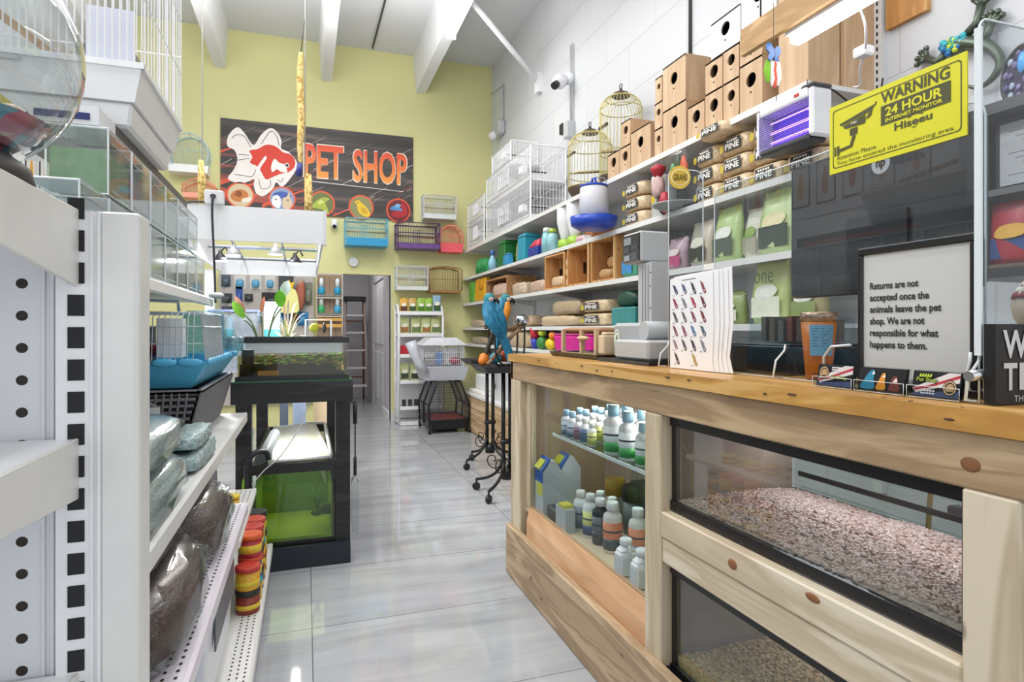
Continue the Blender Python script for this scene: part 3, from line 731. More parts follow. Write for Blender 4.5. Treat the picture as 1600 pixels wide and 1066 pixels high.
def pouch(name, c, w, h, col, bot, label, group, face=(0, -1), d=.05, art=None, cat='pouch'):
    """standing foil pouch with gusset, crimped top and printed panel; c = bottom centre"""
    t = thing(name, label, cat, c, group)
    x, y, z = c; fx, fy = face
    U_ = Vector((-fy, fx, 0)); N_ = Vector((fx, fy, 0)); b = MB(P(col, .3, vary=.12, scale=20))
    prof = [(0, 1.0, .9), (.12, 1.0, 1), (.5, .98, .85), (.85, .97, .35), (.93, .97, .06), (1, .97, .05)]
    n = 12; vs = []
    for k, (zz, ws, ds) in enumerate(prof):
        for i in range(n):
            q = 2 * math.pi * i / n; ca, sa = math.cos(q), math.sin(q)
            ca = math.copysign(abs(ca) ** .55, ca); sa = math.copysign(abs(sa) ** .75, sa)
            vs.append(Vector((x, y, z + zz * h)) + U_ * (ca * w / 2 * ws) + N_ * (sa * d / 2 * ds + .012 * noise.noise((ca * 2 + x * 9, zz * 4, sa))))
    b.add(vs, [(k * n + i, k * n + (i + 1) % n, (k + 1) * n + (i + 1) % n, (k + 1) * n + i) for k in range(len(prof) - 1) for i in range(n)] + [tuple(range(n - 1, -1, -1)), tuple(range((len(prof) - 1) * n, len(prof) * n))], True)
    b.build('bag', t)
    a = MB(P(bot, .35, vary=.15, scale=30)); o = Vector((x, y, z)) + N_ * (d * .52) - U_ * (w * .4) + ZZ * (h * .1); u = U_ * (w * .8); v = ZZ * (h * .72)
    tilt = -N_ * (d * .3)
    a.quad(o, o + u, o + u + ZZ * (h * .33) , o + ZZ * (h * .33))
    a.mat(P(art or 'e9e6d6', .4, vary=.2, scale=40)); a.flat(smooth_loop([(.12, .5), (.3, .42), (.75, .45), (.9, .6), (.7, .72), (.25, .7)], 3), o, u, v + tilt, .012)
    a.build('print', t)
    return t
for i, (x, c, bt, l) in enumerate([(1.215, 'dba53a', '5c3b22', 'orange and brown treat pouch at the left on top of the white rack'), (1.33, 'c9a35e', '3c5a28', 'tan treat pouch second from left on top of the white rack'), (1.445, '8fb83f', '4f7d2a', 'green treat pouch in the middle on top of the white rack'), (1.545, '93bf45', '4f7d2a', 'green treat pouch right of the middle on top of the white rack')]):
    pouch('treat_pouch', (x, 7.95, 1.476), .105, .19, c, bt, l, 'pouches on the white rack')
pouch('treat_pouch', (1.658, 7.95, 1.476), .11, .23, '8fb0c9', '3f5b35', 'tall blue pouch at the right on top of the white rack', 'pouches on the white rack')
for i, (x, l) in enumerate([(1.225, 'left'), (1.375, 'second'), (1.51, 'third'), (1.64, 'right')]):
    pouch('treat_pouch', (x, 7.95, 1.191), .13, .22, 'd3dc9a', '6a7d4a' if i % 2 else 'a0703f', 'pale green hay pouch, ' + l + ' on the second shelf of the white rack', 'pouches on the white rack')
pouch('treat_pouch', (1.225, 7.95, .581), .12, .23, 'c5cf92', '3d4a35', 'pale green pouch left on the fourth shelf of the white rack', 'pouches on the white rack')
pouch('treat_pouch', (1.36, 7.95, .581), .12, .22, 'b9c48a', '40403a', 'green and black pouch second on the fourth shelf of the white rack', 'pouches on the white rack')
tag(MB(P('c22b35', .35)).box(1.17, 1.31, 7.9, 8.05, .921, 1.04).box(1.19, 1.29, 7.89, 7.9, .94, 1.02).build('carton', bevel=.012, seg=2), 'red carton on the middle shelf of the white rack', 'carton')
tag(MB(P('4d9ac8', .35)).box(1.33, 1.44, 7.9, 8.03, .921, 1.0).build('carton', bevel=.01), 'blue carton on the middle shelf of the white rack', 'carton')
m = MB(DARKG)
for x in (1.19, 1.27, 1.35): m.box(x, x + .05, 7.9, 7.95, .26 - .019, .33)
tag(m.build('hook_card'), 'small dark goods on the bottom shelf of the white rack', 'goods')
# black rolling cage with the grey and white cage on top
CX0, CX1, CY0, CY1 = 1.39, 1.87, 7.1, 7.75
t = thing('rolling_cage', 'black wire pet cage on castors beside the white rack', 'cage', (1.63, 7.4, 0))
for (x, y) in ((CX0, CY0), (CX1, CY0), (CX0, CY1), (CX1, CY1)):
    m = MB(BLACKM).cyl((x - .012, y, .035), (x + .012, y, .035), .035, n=14).cyl((x, y, .06), (x, y, .1), .01, n=8); m.build('castor', t)
m = MB(BLACKM); ins = .1
for y in (CY0, (CY0 + CY1) / 2, CY1):
    m.tube([(CX0, y, .1), (CX0 - .01, y, .34), (CX0 + ins, y, .62), (CX1 - ins, y, .62), (CX1 + .01, y, .34), (CX1, y, .1)], .013, 6)
for x, z in ((CX0, .16), (CX1, .16), (CX0 + ins, .62), (CX1 - ins, .62), (CX0, .34), (CX1, .34)): m.bar((x, CY0, z), (x, CY1, z), .012)
m.bar((CX0, CY0, .16), (CX1, CY0, .16), .012).bar((CX0, CY1, .16), (CX1, CY1, .16), .012)
m.build('frame', t)
m = MB(P('55565a', .4, .3))
for y in (CY0, CY1):
    m.grid_wires((CX0, y, .16), (CX1 - CX0, 0, 0), (0, 0, .44), 20, 12, .0016)
for x, s1 in ((CX0, 1), (CX1, -1)): m.grid_wires((x, CY0, .34), (0, CY1 - CY0, 0), (s1 * ins, 0, .28), 22, 8, .0016); m.grid_wires((x, CY0, .16), (0, CY1 - CY0, 0), (0, 0, .18), 22, 5, .0016)
m.build('wires', t)
MB(P('151518', .35)).tub((CX0 + .03, CX1 - .03, CY0 + .02, CY1 - .02), .05, (CX0 + .01, CX1 - .01, CY0, CY1), .155, .01).build('tray', t)
MB(P('8e2f35', .5)).box(CX0 + .02, CX1 - .02, CY0 + .01, CY1 - .01, .157, .165).build('grate', t)
t = thing('hamster_cage', 'grey and white wire cage standing on the black rolling cage', 'cage', (1.62, 7.3, .635))
a = (1.3, 1.88, 7.12, 7.62)
MB(P('b9bcc4', .4)).tub((a[0] + .05, a[1] - .05, a[2] + .03, a[3] - .03), .635, a, .80, .01).build('tray', t)
m = MB(P('e6e8ec', .35))
m.grid_wires((a[0] + .03, a[2] + .02, .80), (.5, 0, 0), (0, 0, .26), 20, 3, .0025).grid_wires((a[0] + .03, a[3] - .02, .80), (.5, 0, 0), (0, 0, .26), 20, 3, .0025)
for x in (a[0] + .03, a[1] - .05): m.grid_wires((x, a[2] + .02, .80), (0, .46, 0), (0, 0, .26), 18, 3, .0025)
m.build('wires', t)
m = MB(P('c9cbd2', .35)).frustum((a[0] + .0, a[1] - .02, a[2] - .01, a[3] + .01), 1.06, (a[0] + .12, a[1] - .14, a[2] + .06, a[3] - .06), 1.15)
for i in range(4): m.mat(P('f0f1f4', .3)).box(a[0] + .14 + i * .09, a[0] + .19 + i * .09, a[2] + .02, a[2] + .3, 1.1, 1.125)
m.build('roof', t)
MB(P('ffffff', .4)).box(1.6, 1.78, 7.3, 7.5, .82, 1.02).build('house', t)
MB(P('4a7fc0', .4)).box(1.5, 1.57, 7.2, 7.3, .82, .98).build('wheel', t)
MB(P('a23a4a', .5)).ell((1.72, 7.2, .87), (.07, .05, .045), 12, 8).build('nest', t)
m = MB(P('c6cad2', .3)).tube([(1.36, 7.1, .75), (1.25, 7.08, .85), (1.2, 7.1, 1.0), (1.17, 7.12, 1.1)], [.035, .045, .06, .07], 10); m.build('chute', t)
# ================================================================ sales counter
W_TOP = wood('honey_top', 'a9793f', 'c9974f', 'd9ae6b', 1, .3, .8)
W_FAS = wood('fascia_wood', '8f7659', 'b09471', 'c3a985', 1, .55, .9)
W_BASE = wood('base_wood', '937b60', 'b49a7a', 'c7af90', 1, .6, 1.1)
W_POST = wood('post_wood', 'b3a184', 'cbbb9f', 'd9ccb4', 2, .6, .9)
W_RAIL = wood('rail_wood', 'bba88a', 'd3c3a8', 'e0d4be', 1, .55, .8)
W_TRIM = wood('orange_trim', 'c99a70', 'dcae84', 'e5bd97', 1, .55, .8, knots=False)
TAUPE = P('8d7d6e', .5, vary=.08)
CT = thing('sales_counter', 'long pale pine sales counter with glass display and two built-in terrariums', 'counter', (1.27, 1.7, 0))
Y0C, Y1C = .25, 2.94
# live-edge top: outline wobbles along the customer side
edge = []
for i in range(55):
    y = Y0C + (Y1C - Y0C) * i / 54
    edge.append((.985 + .007 * noise.noise((y * 6, 1.3, 0)) + .004 * noise.noise((y * 25, 4, 0)), y))
m = MB(W_TOP).prism(edge + [(1.62, Y1C), (1.62, Y0C)], 2, 1.088, 1.125)
m.mat(P('4a3220', .7))
for i in range(26):
    y = R.uniform(Y0C, Y1C); e = .985 + R.uniform(-.002, .012)
    m.flat([(0, 0), (1, .25), (1, .5), (.2, .4)], (e, y, 1.1255), (R.uniform(.008, .022), 0, 0), (0, R.uniform(.008, .02), 0), .0006)
for i in range(11):
    y = Y0C + .3 + i * .2 + R.uniform(-.09, .09); e = .9845 + .007 * noise.noise((y * 6, 1.3, 0)); z = 1.107 + R.uniform(-.004, .006); m.ell((e - .001, y, z), (.0022, .006 + .004 * (i % 3), .0022), 8, 5)
m.build('worktop', CT)
m = MB(W_FAS).box(1.0, 1.035, Y0C, Y1C, .995, 1.088); m.build('fascia_board', CT, bevel=.004)
MB(W_FAS).box(1.0, 1.6, Y1C - .03, Y1C, .995, 1.088).build('end_fascia', CT)
for y0, y1, z0 in ((2.80, 2.94, .21), (1.555, 1.645, .24), (.60, .685, 0)):
    MB(W_POST).box(1.0, 1.06, y0, y1, z0, .995).build('post', CT, bevel=.004)
MB(W_POST).box(1.03, 1.06, 2.735, 2.80, .38, .995).build('inner_post', CT)
MB(W_BASE).box(.975, 1.01, .685, 2.95, 0, .255).build('base_board', CT, bevel=.005)
MB(W_TRIM).prism([(1.01, .225), (1.01, .32), (1.025, .387), (1.05, .387), (1.05, .225)], 1, 1.645, 2.735).build('trim_rail', CT)
MB(W_RAIL).box(1.0, 1.04, .685, 1.555, .632, .708).build('rail', CT, bevel=.004)
MB(W_RAIL).box(1.005, 1.045, .685, 1.555, .556, .630).build('rail', CT, bevel=.004)
# knots on the rails
for (y, z, a, b) in ((1.235, .668, .017, .013), (.985, .69, .02, .009), (1.12, .72, 0, 0), (.80, .60, .008, .007)):
    if a: MB(P('8c5a38', .6, vary=.3, scale=60)).ell((1.0, y, z), (.0035, a, b), 14, 8).build('knot', CT)
MB(P('7f5433', .6, vary=.4, scale=50)).ell((1.0, .67, 1.035), (.003, .016, .012), 14, 8).build('knot', CT)
W_IN = P('b9a68e', .6, vary=.08, scale=6)
MB(W_IN).box(1.06, 1.6, 2.90, 2.94, .0, .995).build('end_panel', CT)
MB(P('cfc8bd', .6)).box(1.52, 1.55, 1.645, 2.90, .0, .995).build('display_back', CT)
MB(P('d9c5a5', .6)).box(1.03, 1.52, 1.645, 2.90, .355, .375).build('display_floor', CT)
MB(P('dcdad6', .6)).box(1.06, 1.52, 1.60, 1.645, .0, .995).build('divider', CT)
MB(W_POST).box(1.06, 1.6, .60, .66, 0, .995).build('near_panel', CT)
MB(P('e6e7e8', .4)).box(1.03, 1.06, .25, .585, 0, .985).build('white_panel', CT, bevel=.004)
MB(ACRYL).box(1.030, 1.034, 1.645, 2.735, .387, .995).build('display_glass', CT)
MB(glass('shelf_glass', 'dfeee9', 1.2)).box(1.06, 1.5, 1.648, 2.52, .772, .78).build('display_shelf', CT)
MB(P('dfe9e8', .2)).box(1.055, 1.062, 1.648, 2.52, .77, .782).build('shelf_edge', CT)
MB(P('fff6e8', .4, emit=3, vary=0)).cyl((1.2, 1.75, .975), (1.2, 2.6, .975), .01, n=8).build('display_lamp', CT)
area('display_lamp_light', (1.2, 2.1, .985), (0, 0, 0), .06, .9, 9)

def terrarium(label, z0, z1, bed, key, n, cols, rx=(1.05, 1.49)):
    t = thing('terrarium', label, 'terrarium', (1.27, 1.11, z0), 'terrariums built into the counter')
    ya, yb = .69, 1.55; fb = BLACK
    m = MB(fb)
    for z in (z0, z1 - .028):
        m.box(1.03, 1.055, ya, yb, z, z + .028)
        m.box(1.475, 1.5, ya, yb, z, z + .028); m.box(1.055, 1.475, ya, ya + .02, z, z + .028); m.box(1.055, 1.475, yb - .02, yb, z, z + .028)
    m.build('rim', t)
    m = MB(fb)
    for y in (ya, yb - .018): m.box(1.036, 1.05, y, y + .018, z0 + .028, z1 - .028)
    m.build('corner_strip', t)
    MB(glass('terrarium_glass', 'e9eeec', 2.2)).box(1.038, 1.042, ya + .01, yb - .01, z0 + .02, z1 - .02).build('front_glass', t)
    MB(GLASS).box(1.488, 1.492, ya + .01, yb - .01, z0 + .02, z1 - .02).build('back_glass', t)
    if z0 > .5: MB(BLACK).box(1.493, 1.499, ya + .02, yb - .02, z0 + .07, z0 + .085).build('back_bar', t)
    MB(TAUPE).box(1.055, 1.475, yb - .014, yb - .004, z0 + .02, z1 - .02).build('end_wall', t)
    MB(TAUPE).box(1.055, 1.475, ya + .004, ya + .012, z0 + .02, z1 - .02).build('end_wall', t)
    MB(fb).box(1.04, 1.49, ya + .01, yb - .01, z0 + .005, z0 + .012).build('base', t)
    # loose bedding: a grained bed with thousands of pellets on it
    def hz(x, y): return bed + .012 * noise.noise((x * 5, y * 4, z0 * 9)) + .012 * max(0, (1.12 - x) / .1) * noise.noise((y * 7, 3, z0))
    m = MB(speck(key, cols, 130, .8))
    nx, ny = 14, 26; vs = []
    for j in range(ny + 1):
        for i in range(nx + 1):
            x = 1.045 + (.44) * i / nx; y = ya + .02 + (yb - ya - .04) * j / ny; vs.append((x, y, hz(x, y)))
    k = len(vs); vs += [(x, y, z0 + .013) for x, y, _ in vs]
    fs = [(j * (nx + 1) + i, j * (nx + 1) + i + 1, (j + 1) * (nx + 1) + i + 1, (j + 1) * (nx + 1) + i) for j in range(ny) for i in range(nx)]
    for j in range(ny):
        a, b = j * (nx + 1), (j + 1) * (nx + 1); fs.append((a, b, b + k, a + k)); a += nx; b += nx; fs.append((a, a + k, b + k, b))
    m.add(vs, fs, True)
    pm = [P(c, .75, vary=.1) for c in cols]
    for i in range(n):
        x = R.uniform(1.05, 1.48); y = R.uniform(ya + .025, yb - .025); z = hz(x, y) + .003
        a = R.uniform(0, math.pi); L = R.uniform(.004, .0075); e = R.uniform(-.4, .4)
        d = Vector((math.cos(a) * L, math.sin(a) * L, e * L)); m.mat(pm[i % len(pm)])
        m.cyl(Vector((x, y, z)) - d, Vector((x, y, z)) + d, R.uniform(.0026, .0036), n=5, caps=True, smooth=True)
    m.build('bedding', t, kind='stuff')
    MB(P('f4f0ff', .4, emit=2, vary=0)).cyl((1.40, ya + .06, z1 - .045), (1.40, yb - .06, z1 - .045), .007, n=8).build('added_lamp_tube', t)  # tube and light below are added to brighten the closed-in bedding
    area('added_terrarium_light', (1.38, (ya + yb) / 2, z1 - .055), (0, math.radians(18), 0), .05, .75, 2.6 if z0 > .5 else .8, (.95, .9, 1))
    return t
terrarium('upper glass terrarium in the counter with pellet bedding tinted pink for a reflection', .712, .992, .742, 'pellet_bed', 7500, ['bfa79c', 'cbb6ad', 'b3988c', 'd2c2ba'])  # lilac tint of a reflection is put into the pellet colours
terrarium('lower glass terrarium in the counter with coarse wood shavings', .225, .553, .285, 'shaving_bed', 2600, ['c2a476', 'd2b88c', 'b59665', 'dcc8a2'])

# ---------------------------------------------------------------- bottles in the display
def bottle(c, h, r, body, cap, lab, label, group='bottles in the counter display', band=None, capr=.62, caph=.22, sq=False):
    t = thing('bottle', label, 'bottle', c, group); x, y, z = c; hb = h * (1 - caph)
    n = 4 if sq else 16
    if sq:
        m = MB(P(body, .3)); m.frustum((x - r, x + r, y - r * .7, y + r * .7), z, (x - r, x + r, y - r * .7, y + r * .7), z + hb * .78).frustum((x - r, x + r, y - r * .7, y + r * .7), z + hb * .78, (x - r * .4, x + r * .4, y - r * .4, y + r * .4), z + hb)
        m.build('body', t, bevel=r * .2)
        MB(P(body, .3)).tube([(x, y - r * .4, z + hb * .98), (x, y - r * .8, z + hb * .95), (x, y - r * .75, z + hb * .7)], r * .16, 6).build('handle', t)
    else:
        MB(P(body, .3)).lathe(c, [(r * .92, 0), (r, h * .02), (r, hb * .82), (r * .9, hb * .9), (r * .45, hb * .98), (r * .45, hb)], n).build('body', t)
    MB(P(cap, .35)).lathe((x, y, z + hb), [(r * capr, 0), (r * capr, h * caph * .9), (r * capr * .85, h * caph)], 14).build('cap', t)
    if lab:
        m = MB(P(lab, .35, vary=.15, scale=60))
        if sq: m.box(x - r * .8, x + r * .8, y - r * .72, y + r * .72, z + hb * .12, z + hb * .62).box(x - r * 1.015, x + r * 1.015, y - r * .55, y + r * .55, z + hb * .12, z + hb * .62)
        else:
            m.lathe(c, [(r * 1.012, hb * .08), (r * 1.012, hb * .74)], n)
            if band: m.mat(P(band, .35, vary=.2, scale=50)).lathe(c, [(r * 1.02, hb * .08), (r * 1.02, hb * .34)], n)
            m.mat(P('3c4048', .4)).lathe(c, [(r * 1.02, hb * .5), (r * 1.02, hb * .55)], n)
        m.build('label', t)
    return t
ORD = ['first', 'second', 'third', 'fourth', 'fifth', 'sixth', 'seventh', 'eighth', 'ninth', 'tenth']
zs = .7805
for rw, x in enumerate((1.09, 1.16, 1.24, 1.32)):
    rn = ['front', 'second', 'third', 'back'][rw]
    ys = [2.44 - i * .062 + rw * .01 for i in range(5)]
    for i, y in enumerate(ys):
        if i < 2: bottle((x, y, zs), .115 + .004 * rw, .024, 'dfe6ea', '9cc4de', 'c8d6e0', 'small bottle with light blue cap, %s in the %s row on the shelf' % (ORD[i], rn), band='5e7388')
        elif i < 4: bottle((x, y, zs), .105 + .006 * rw, .021, 'eceeee', 'f2f3f2', ['c9cf72', '4f6fa8', '8b6a86', '596f9c'][(i + rw) % 4], 'small white-capped bottle, %s in the %s row on the shelf' % (ORD[i], rn))
        else: bottle((x, y, zs), .095 + .008 * rw, .019, 'eceeee', 'f2f3f2', 'cdd084', 'yellow-banded bottle ending the small ones of the %s row on the shelf' % rn)
    for i in range(3):
        y = 2.03 - i * .11 + rw * .02
        bottle((x + .01, y, zs), [.185, .175, .15][i] + .004 * rw, [.036, .034, .031][i], 'e9edee', 'a5cfe6', 'dfe6e6', 'tall green-white bottle, pale blue cap, %s of three, %s row on the shelf' % (ORD[i], rn), band='3f9a52')
    if rw < 3: bottle((x + .005, 1.71 + .01 * rw, zs), .17, .033, 'dfe4d8', 'efeae6', '4e9a58', 'green-labelled bottle at the post end of the %s row on the shelf' % rn, band='2e6d38')
zf = .3755
# two gable-top cartons
for (x, y, l) in ((1.10, 2.67, 'grey gable-top carton with blue and yellow top nearest the display corner'), (1.225, 2.735, 'grey gable-top carton with blue and yellow top beside the first carton')):
    t = thing('carton', l, 'carton', (x, y, zf), 'gable-top cartons in the display'); a = .05
    MB(P('c3cdd2', .4, vary=.1, scale=30)).box(x - a, x + a, y - a, y + a, zf, zf + .2).build('body', t)
    MB(P('c9d2d6', .4)).prism([(x - a, zf + .2), (x + a, zf + .2), (x + .01, zf + .255), (x - .01, zf + .255)], 1, y - a, y + a).build('gable', t)
    m = MB(P('2f63b4', .35)).prism([(x - a - .004, zf + .205), (x - .01, zf + .262), (x - .014, zf + .267), (x - a - .01, zf + .21)], 1, y - a, y + a).box(x - a - .002, x - a, y - a, y + a, zf + .15, zf + .2)
    m.mat(P('d8d84a', .4)).box(x - a - .003, x - a, y - a * .9, y + a * .5, zf + .09, zf + .15).prism([(x - a - .008, zf + .213), (x - .025, zf + .25), (x - .029, zf + .256), (x - a - .013, zf + .219)], 1, y - a * .5, y + a * .7)
    m.build('label', t)
bot = [(1.14, 2.40, .17, .032, 'e9ecee', 'f1f1f0', '7d8794', 'white-capped bottle at the left end of the floor front row', '44546c'), (1.14, 2.305, .18, .033, 'eceeef', 'f3f3f2', 'd6dd86', 'bottle with yellow and blue label, second in the floor front row', '37557e'),
       (1.14, 2.215, .185, .034, '3b3f42', 'f3f3f2', '596066', 'bottle with dark grey label, third in the floor front row', '2c3034'), (1.145, 2.12, .195, .038, 'e5e0da', 'f3f3f2', 'd98660', 'orange labelled bottle with white cap, third from the post on the display floor', '374846'),
       (1.205, 2.03, .19, .036, 'e5e0da', 'f3f3f2', 'd98660', 'orange labelled bottle behind the white jugs on the display floor', '5a76a0'), (1.215, 2.36, .17, .031, 'e7eaec', 'f1f1f0', '8791a0', 'white bottle on the display floor behind the yellow labelled one', '44546c'),
       (1.22, 2.26, .17, .031, 'e7eaec', 'f1f1f0', '8c97a4', 'white bottle on the display floor behind the dark labelled one', '4b5b73'), (1.22, 1.86, .2, .04, 'd9d8c9', 'eceae6', 'c9c9a0', 'clear and cream bottle behind the white jug next to the post', 'b9b98a')]
for x, y, h, r, b_, c, l, lb, bd in bot: bottle((x, y, zf), h, r, b_, c, l, lb, band=bd, caph=.17)
for y, l in ((1.90, 'square white jug with handle nearest the glass corner'), (1.79, 'square white jug with handle beside the middle post')):
    bottle((1.08, y, zf), .13, .036, 'f0f1f1', 'f4f4f3', 'd3d8dc', l, sq=True, caph=.16)
t = thing('jar', 'jar with mustard yellow lid on the display floor', 'jar', (1.32, 2.42, zf)); MB(P('c9c3b4', .3)).lathe((1.32, 2.42, zf), [(.042, 0), (.042, .13)], 16).build('body', t); MB(P('c29a3c', .4)).lathe((1.32, 2.42, zf + .13), [(.046, 0), (.046, .07), (.04, .075)], 18).build('lid', t)
t = thing('jar', 'jar with black lid on the display floor beside the yellow lidded jar', 'jar', (1.33, 2.28, zf)); MB(P('8d9296', .3)).lathe((1.33, 2.28, zf), [(.042, 0), (.042, .14)], 16).build('body', t); MB(BLACK).lathe((1.33, 2.28, zf + .14), [(.046, 0), (.046, .06), (.04, .066)], 18).build('lid', t)
tag(MB(P('33363b', .4)).box(1.06, 1.11, 2.50, 2.60, zf, zf + .06).build('black_box', bevel=.006), 'small black box at the glass in front of the cartons', 'box')
t = thing('small_carton', 'small white and grey carton with yellow flap beside the black box', 'carton', (1.07, 2.4, zf)); MB(P('b9c1c6', .4, vary=.25, scale=40)).box(1.05, 1.095, 2.36, 2.47, zf, zf + .1).build('body', t); MB(P('d8cf4a', .4)).box(1.05, 1.095, 2.38, 2.44, zf + .1, zf + .115).build('flap', t)
m = MB(P('55504a', .6)).ell((1.22, 2.52, zf + .05), (.05, .05, .05), 12, 8, 1, .3)
t = thing('hose_coil', 'dark coil of hose with orange ring behind the small carton', 'hose', (1.22, 2.52, zf)); m.build('bundle', t)
MB(P('d07a34', .5)).tube([(1.19 + .02 * math.cos(a), 2.50 + .03 * math.sin(a), zf + .125) for a in [i * math.pi / 6 for i in range(12)]], .006, 6, closed=True).build('ring', t)
t = thing('bagged_filter', 'clear bag with black filter sponge standing at the back of the display floor', 'bag', (1.38, 2.25, zf)); MB(P('2b2d30', .7)).box(1.33, 1.42, 2.14, 2.3, zf, zf + .22).build('sponge', t); MB(CELLO).ell((1.375, 2.22, zf + .17), (.07, .11, .17), 12, 8, .7, .1).build('bag', t)
t = thing('framed_box', 'white and green box below the end of the glass shelf', 'box', (1.16, 1.685, zf)); MB(P('dfe3e0', .4)).box(1.30, 1.36, 1.66, 1.76, zf, zf + .36).build('body', t); MB(P('3f8a57', .4)).box(1.295, 1.30, 1.67, 1.75, zf + .2, zf + .32).build('panel', t)

tag(MB(P('c9a24a', .4)).tube(spline([(1.75, 1.30, .3), (1.74, 1.28, .75), (1.72, 1.22, .92), (1.68, 1.1, .99)]), .008, 6).build('yellow_hose'), 'yellow hose hanging behind the upper terrarium', 'hose')
tag(MB(BLACK).tube(spline([(1.72, 1.28, 1.05), (1.74, 1.24, .85), (1.76, 1.16, .72), (1.78, 1.0, .5), (1.78, .9, .02)]), .005, 6).build('black_lead'), 'thin black lead hanging behind the upper terrarium', 'lead')
t = thing('power_strip', 'black power strip with plugs behind the upper terrarium', 'power strip', (1.57, .9, .74)); MB(BLACK).box(1.552, 1.59, .72, 1.1, .765, .80).build('strip', t, bevel=.004); MB(BLACK).box(1.552, 1.62, .88, .94, .80, .85).build('plug', t, bevel=.006)
# ================================================================ on and above the counter
ZT = 1.1265
SHG = 'acrylic shield panels on the counter'
def shield(label, pts, axis, a, foot=True, tint=1.4):
    """clear sheet with a bright polished edge; pts = outline in the sheet's plane"""
    ps = [(a, p[0], p[1]) if axis == 0 else (p[0], a, p[1]) for p in pts]
    t = thing('acrylic_shield', label, 'shield', ps[0][:2] + (ZT,), SHG)
    MB(glass('shield_acrylic', 'eef2f4', tint, .01)).prism(pts, axis, a - .0015, a + .0015).build('sheet', t)
    MB(ACEDGE).tube(ps, .0019, 6, closed=True).build('polished_edge', t)
    return t
def rounded(u0, u1, z0, z1, r=.03):
    c = lambda cu, cz, a0: [(cu + r * math.cos(math.radians(a0 + k * 22.5)), cz + r * math.sin(math.radians(a0 + k * 22.5))) for k in range(5)]
    return [(u0, z0), (u1, z0)] + c(u1 - r, z1 - r, 0) + c(u0 + r, z1 - r, 90)
def foot(t, x, y, dx=0, dy=0):
    MB(ACEDGE).tube([(x, y, ZT + .085), (x - dx * .1, y - dy * .1, ZT + .07), (x - dx, y - dy, ZT + .045), (x - dx * 1.3, y - dy * 1.3, ZT + .004), (x - dx * .3, y - dy * .3, ZT + .003)], .0028, 6).build('foot', t)
s1 = shield('tall clear acrylic panel facing the customer beside the weighing scale', rounded(1.137, 1.272, ZT, 1.785), 1, 1.72)
foot(s1, 1.137, 1.72, .03, 0)
m = MB(P('e3bf3f', .4)); o = Vector((1.135, 1.717, 1.715)); m.disc((.5, .5), .5, .5, o, (.085, 0, .006), (0, 0, .078), .001); m.mat(P('f6e9b8', .4)).disc((.5, .5), .42, .36, o, (.085, 0, .006), (0, 0, .078), .002)
m.mat(P('d9b13a', .4)).disc((.5, .5), .37, .31, o, (.085, 0, .006), (0, 0, .078), .003)
m.mat(P('5f5a1e', .4)).text('GRANS', o + Vector((.017, 0, .028)), (.052, 0, .004), (0, 0, .022), True, off=.004); m.build('oval_sticker', s1)
s2 = shield('wide clear acrylic panel in front of the black monitor', rounded(.745, 1.50, ZT, 1.665), 0, 1.15, tint=2.8)
foot(s2, 1.15, 1.22, .03, 0)
MB(ACEDGE).tube([(1.15, 1.10, ZT), (1.15, 1.10, ZT + .06), (1.13, 1.06, ZT + .085), (1.12, 1.0, ZT + .09)], .003, 6).build('foot', s2)
s3 = shield('clear acrylic side panel at the near end of the counter by the black slogan block', rounded(1.065, 1.45, ZT, 1.772, .02), 1, .70)
MB(ACEDGE).box(1.062, 1.0665, .695, .706, ZT + .08, 1.755).build('corner_flange', s3)
foot(s3, 1.067, .70, .012, -.01); foot(s3, 1.067, .715, -.005, -.01)
MB(STEEL).cyl((1.04, .70, 1.172), (1.10, .70, 1.178), .009, n=12).build('standoff', s3)
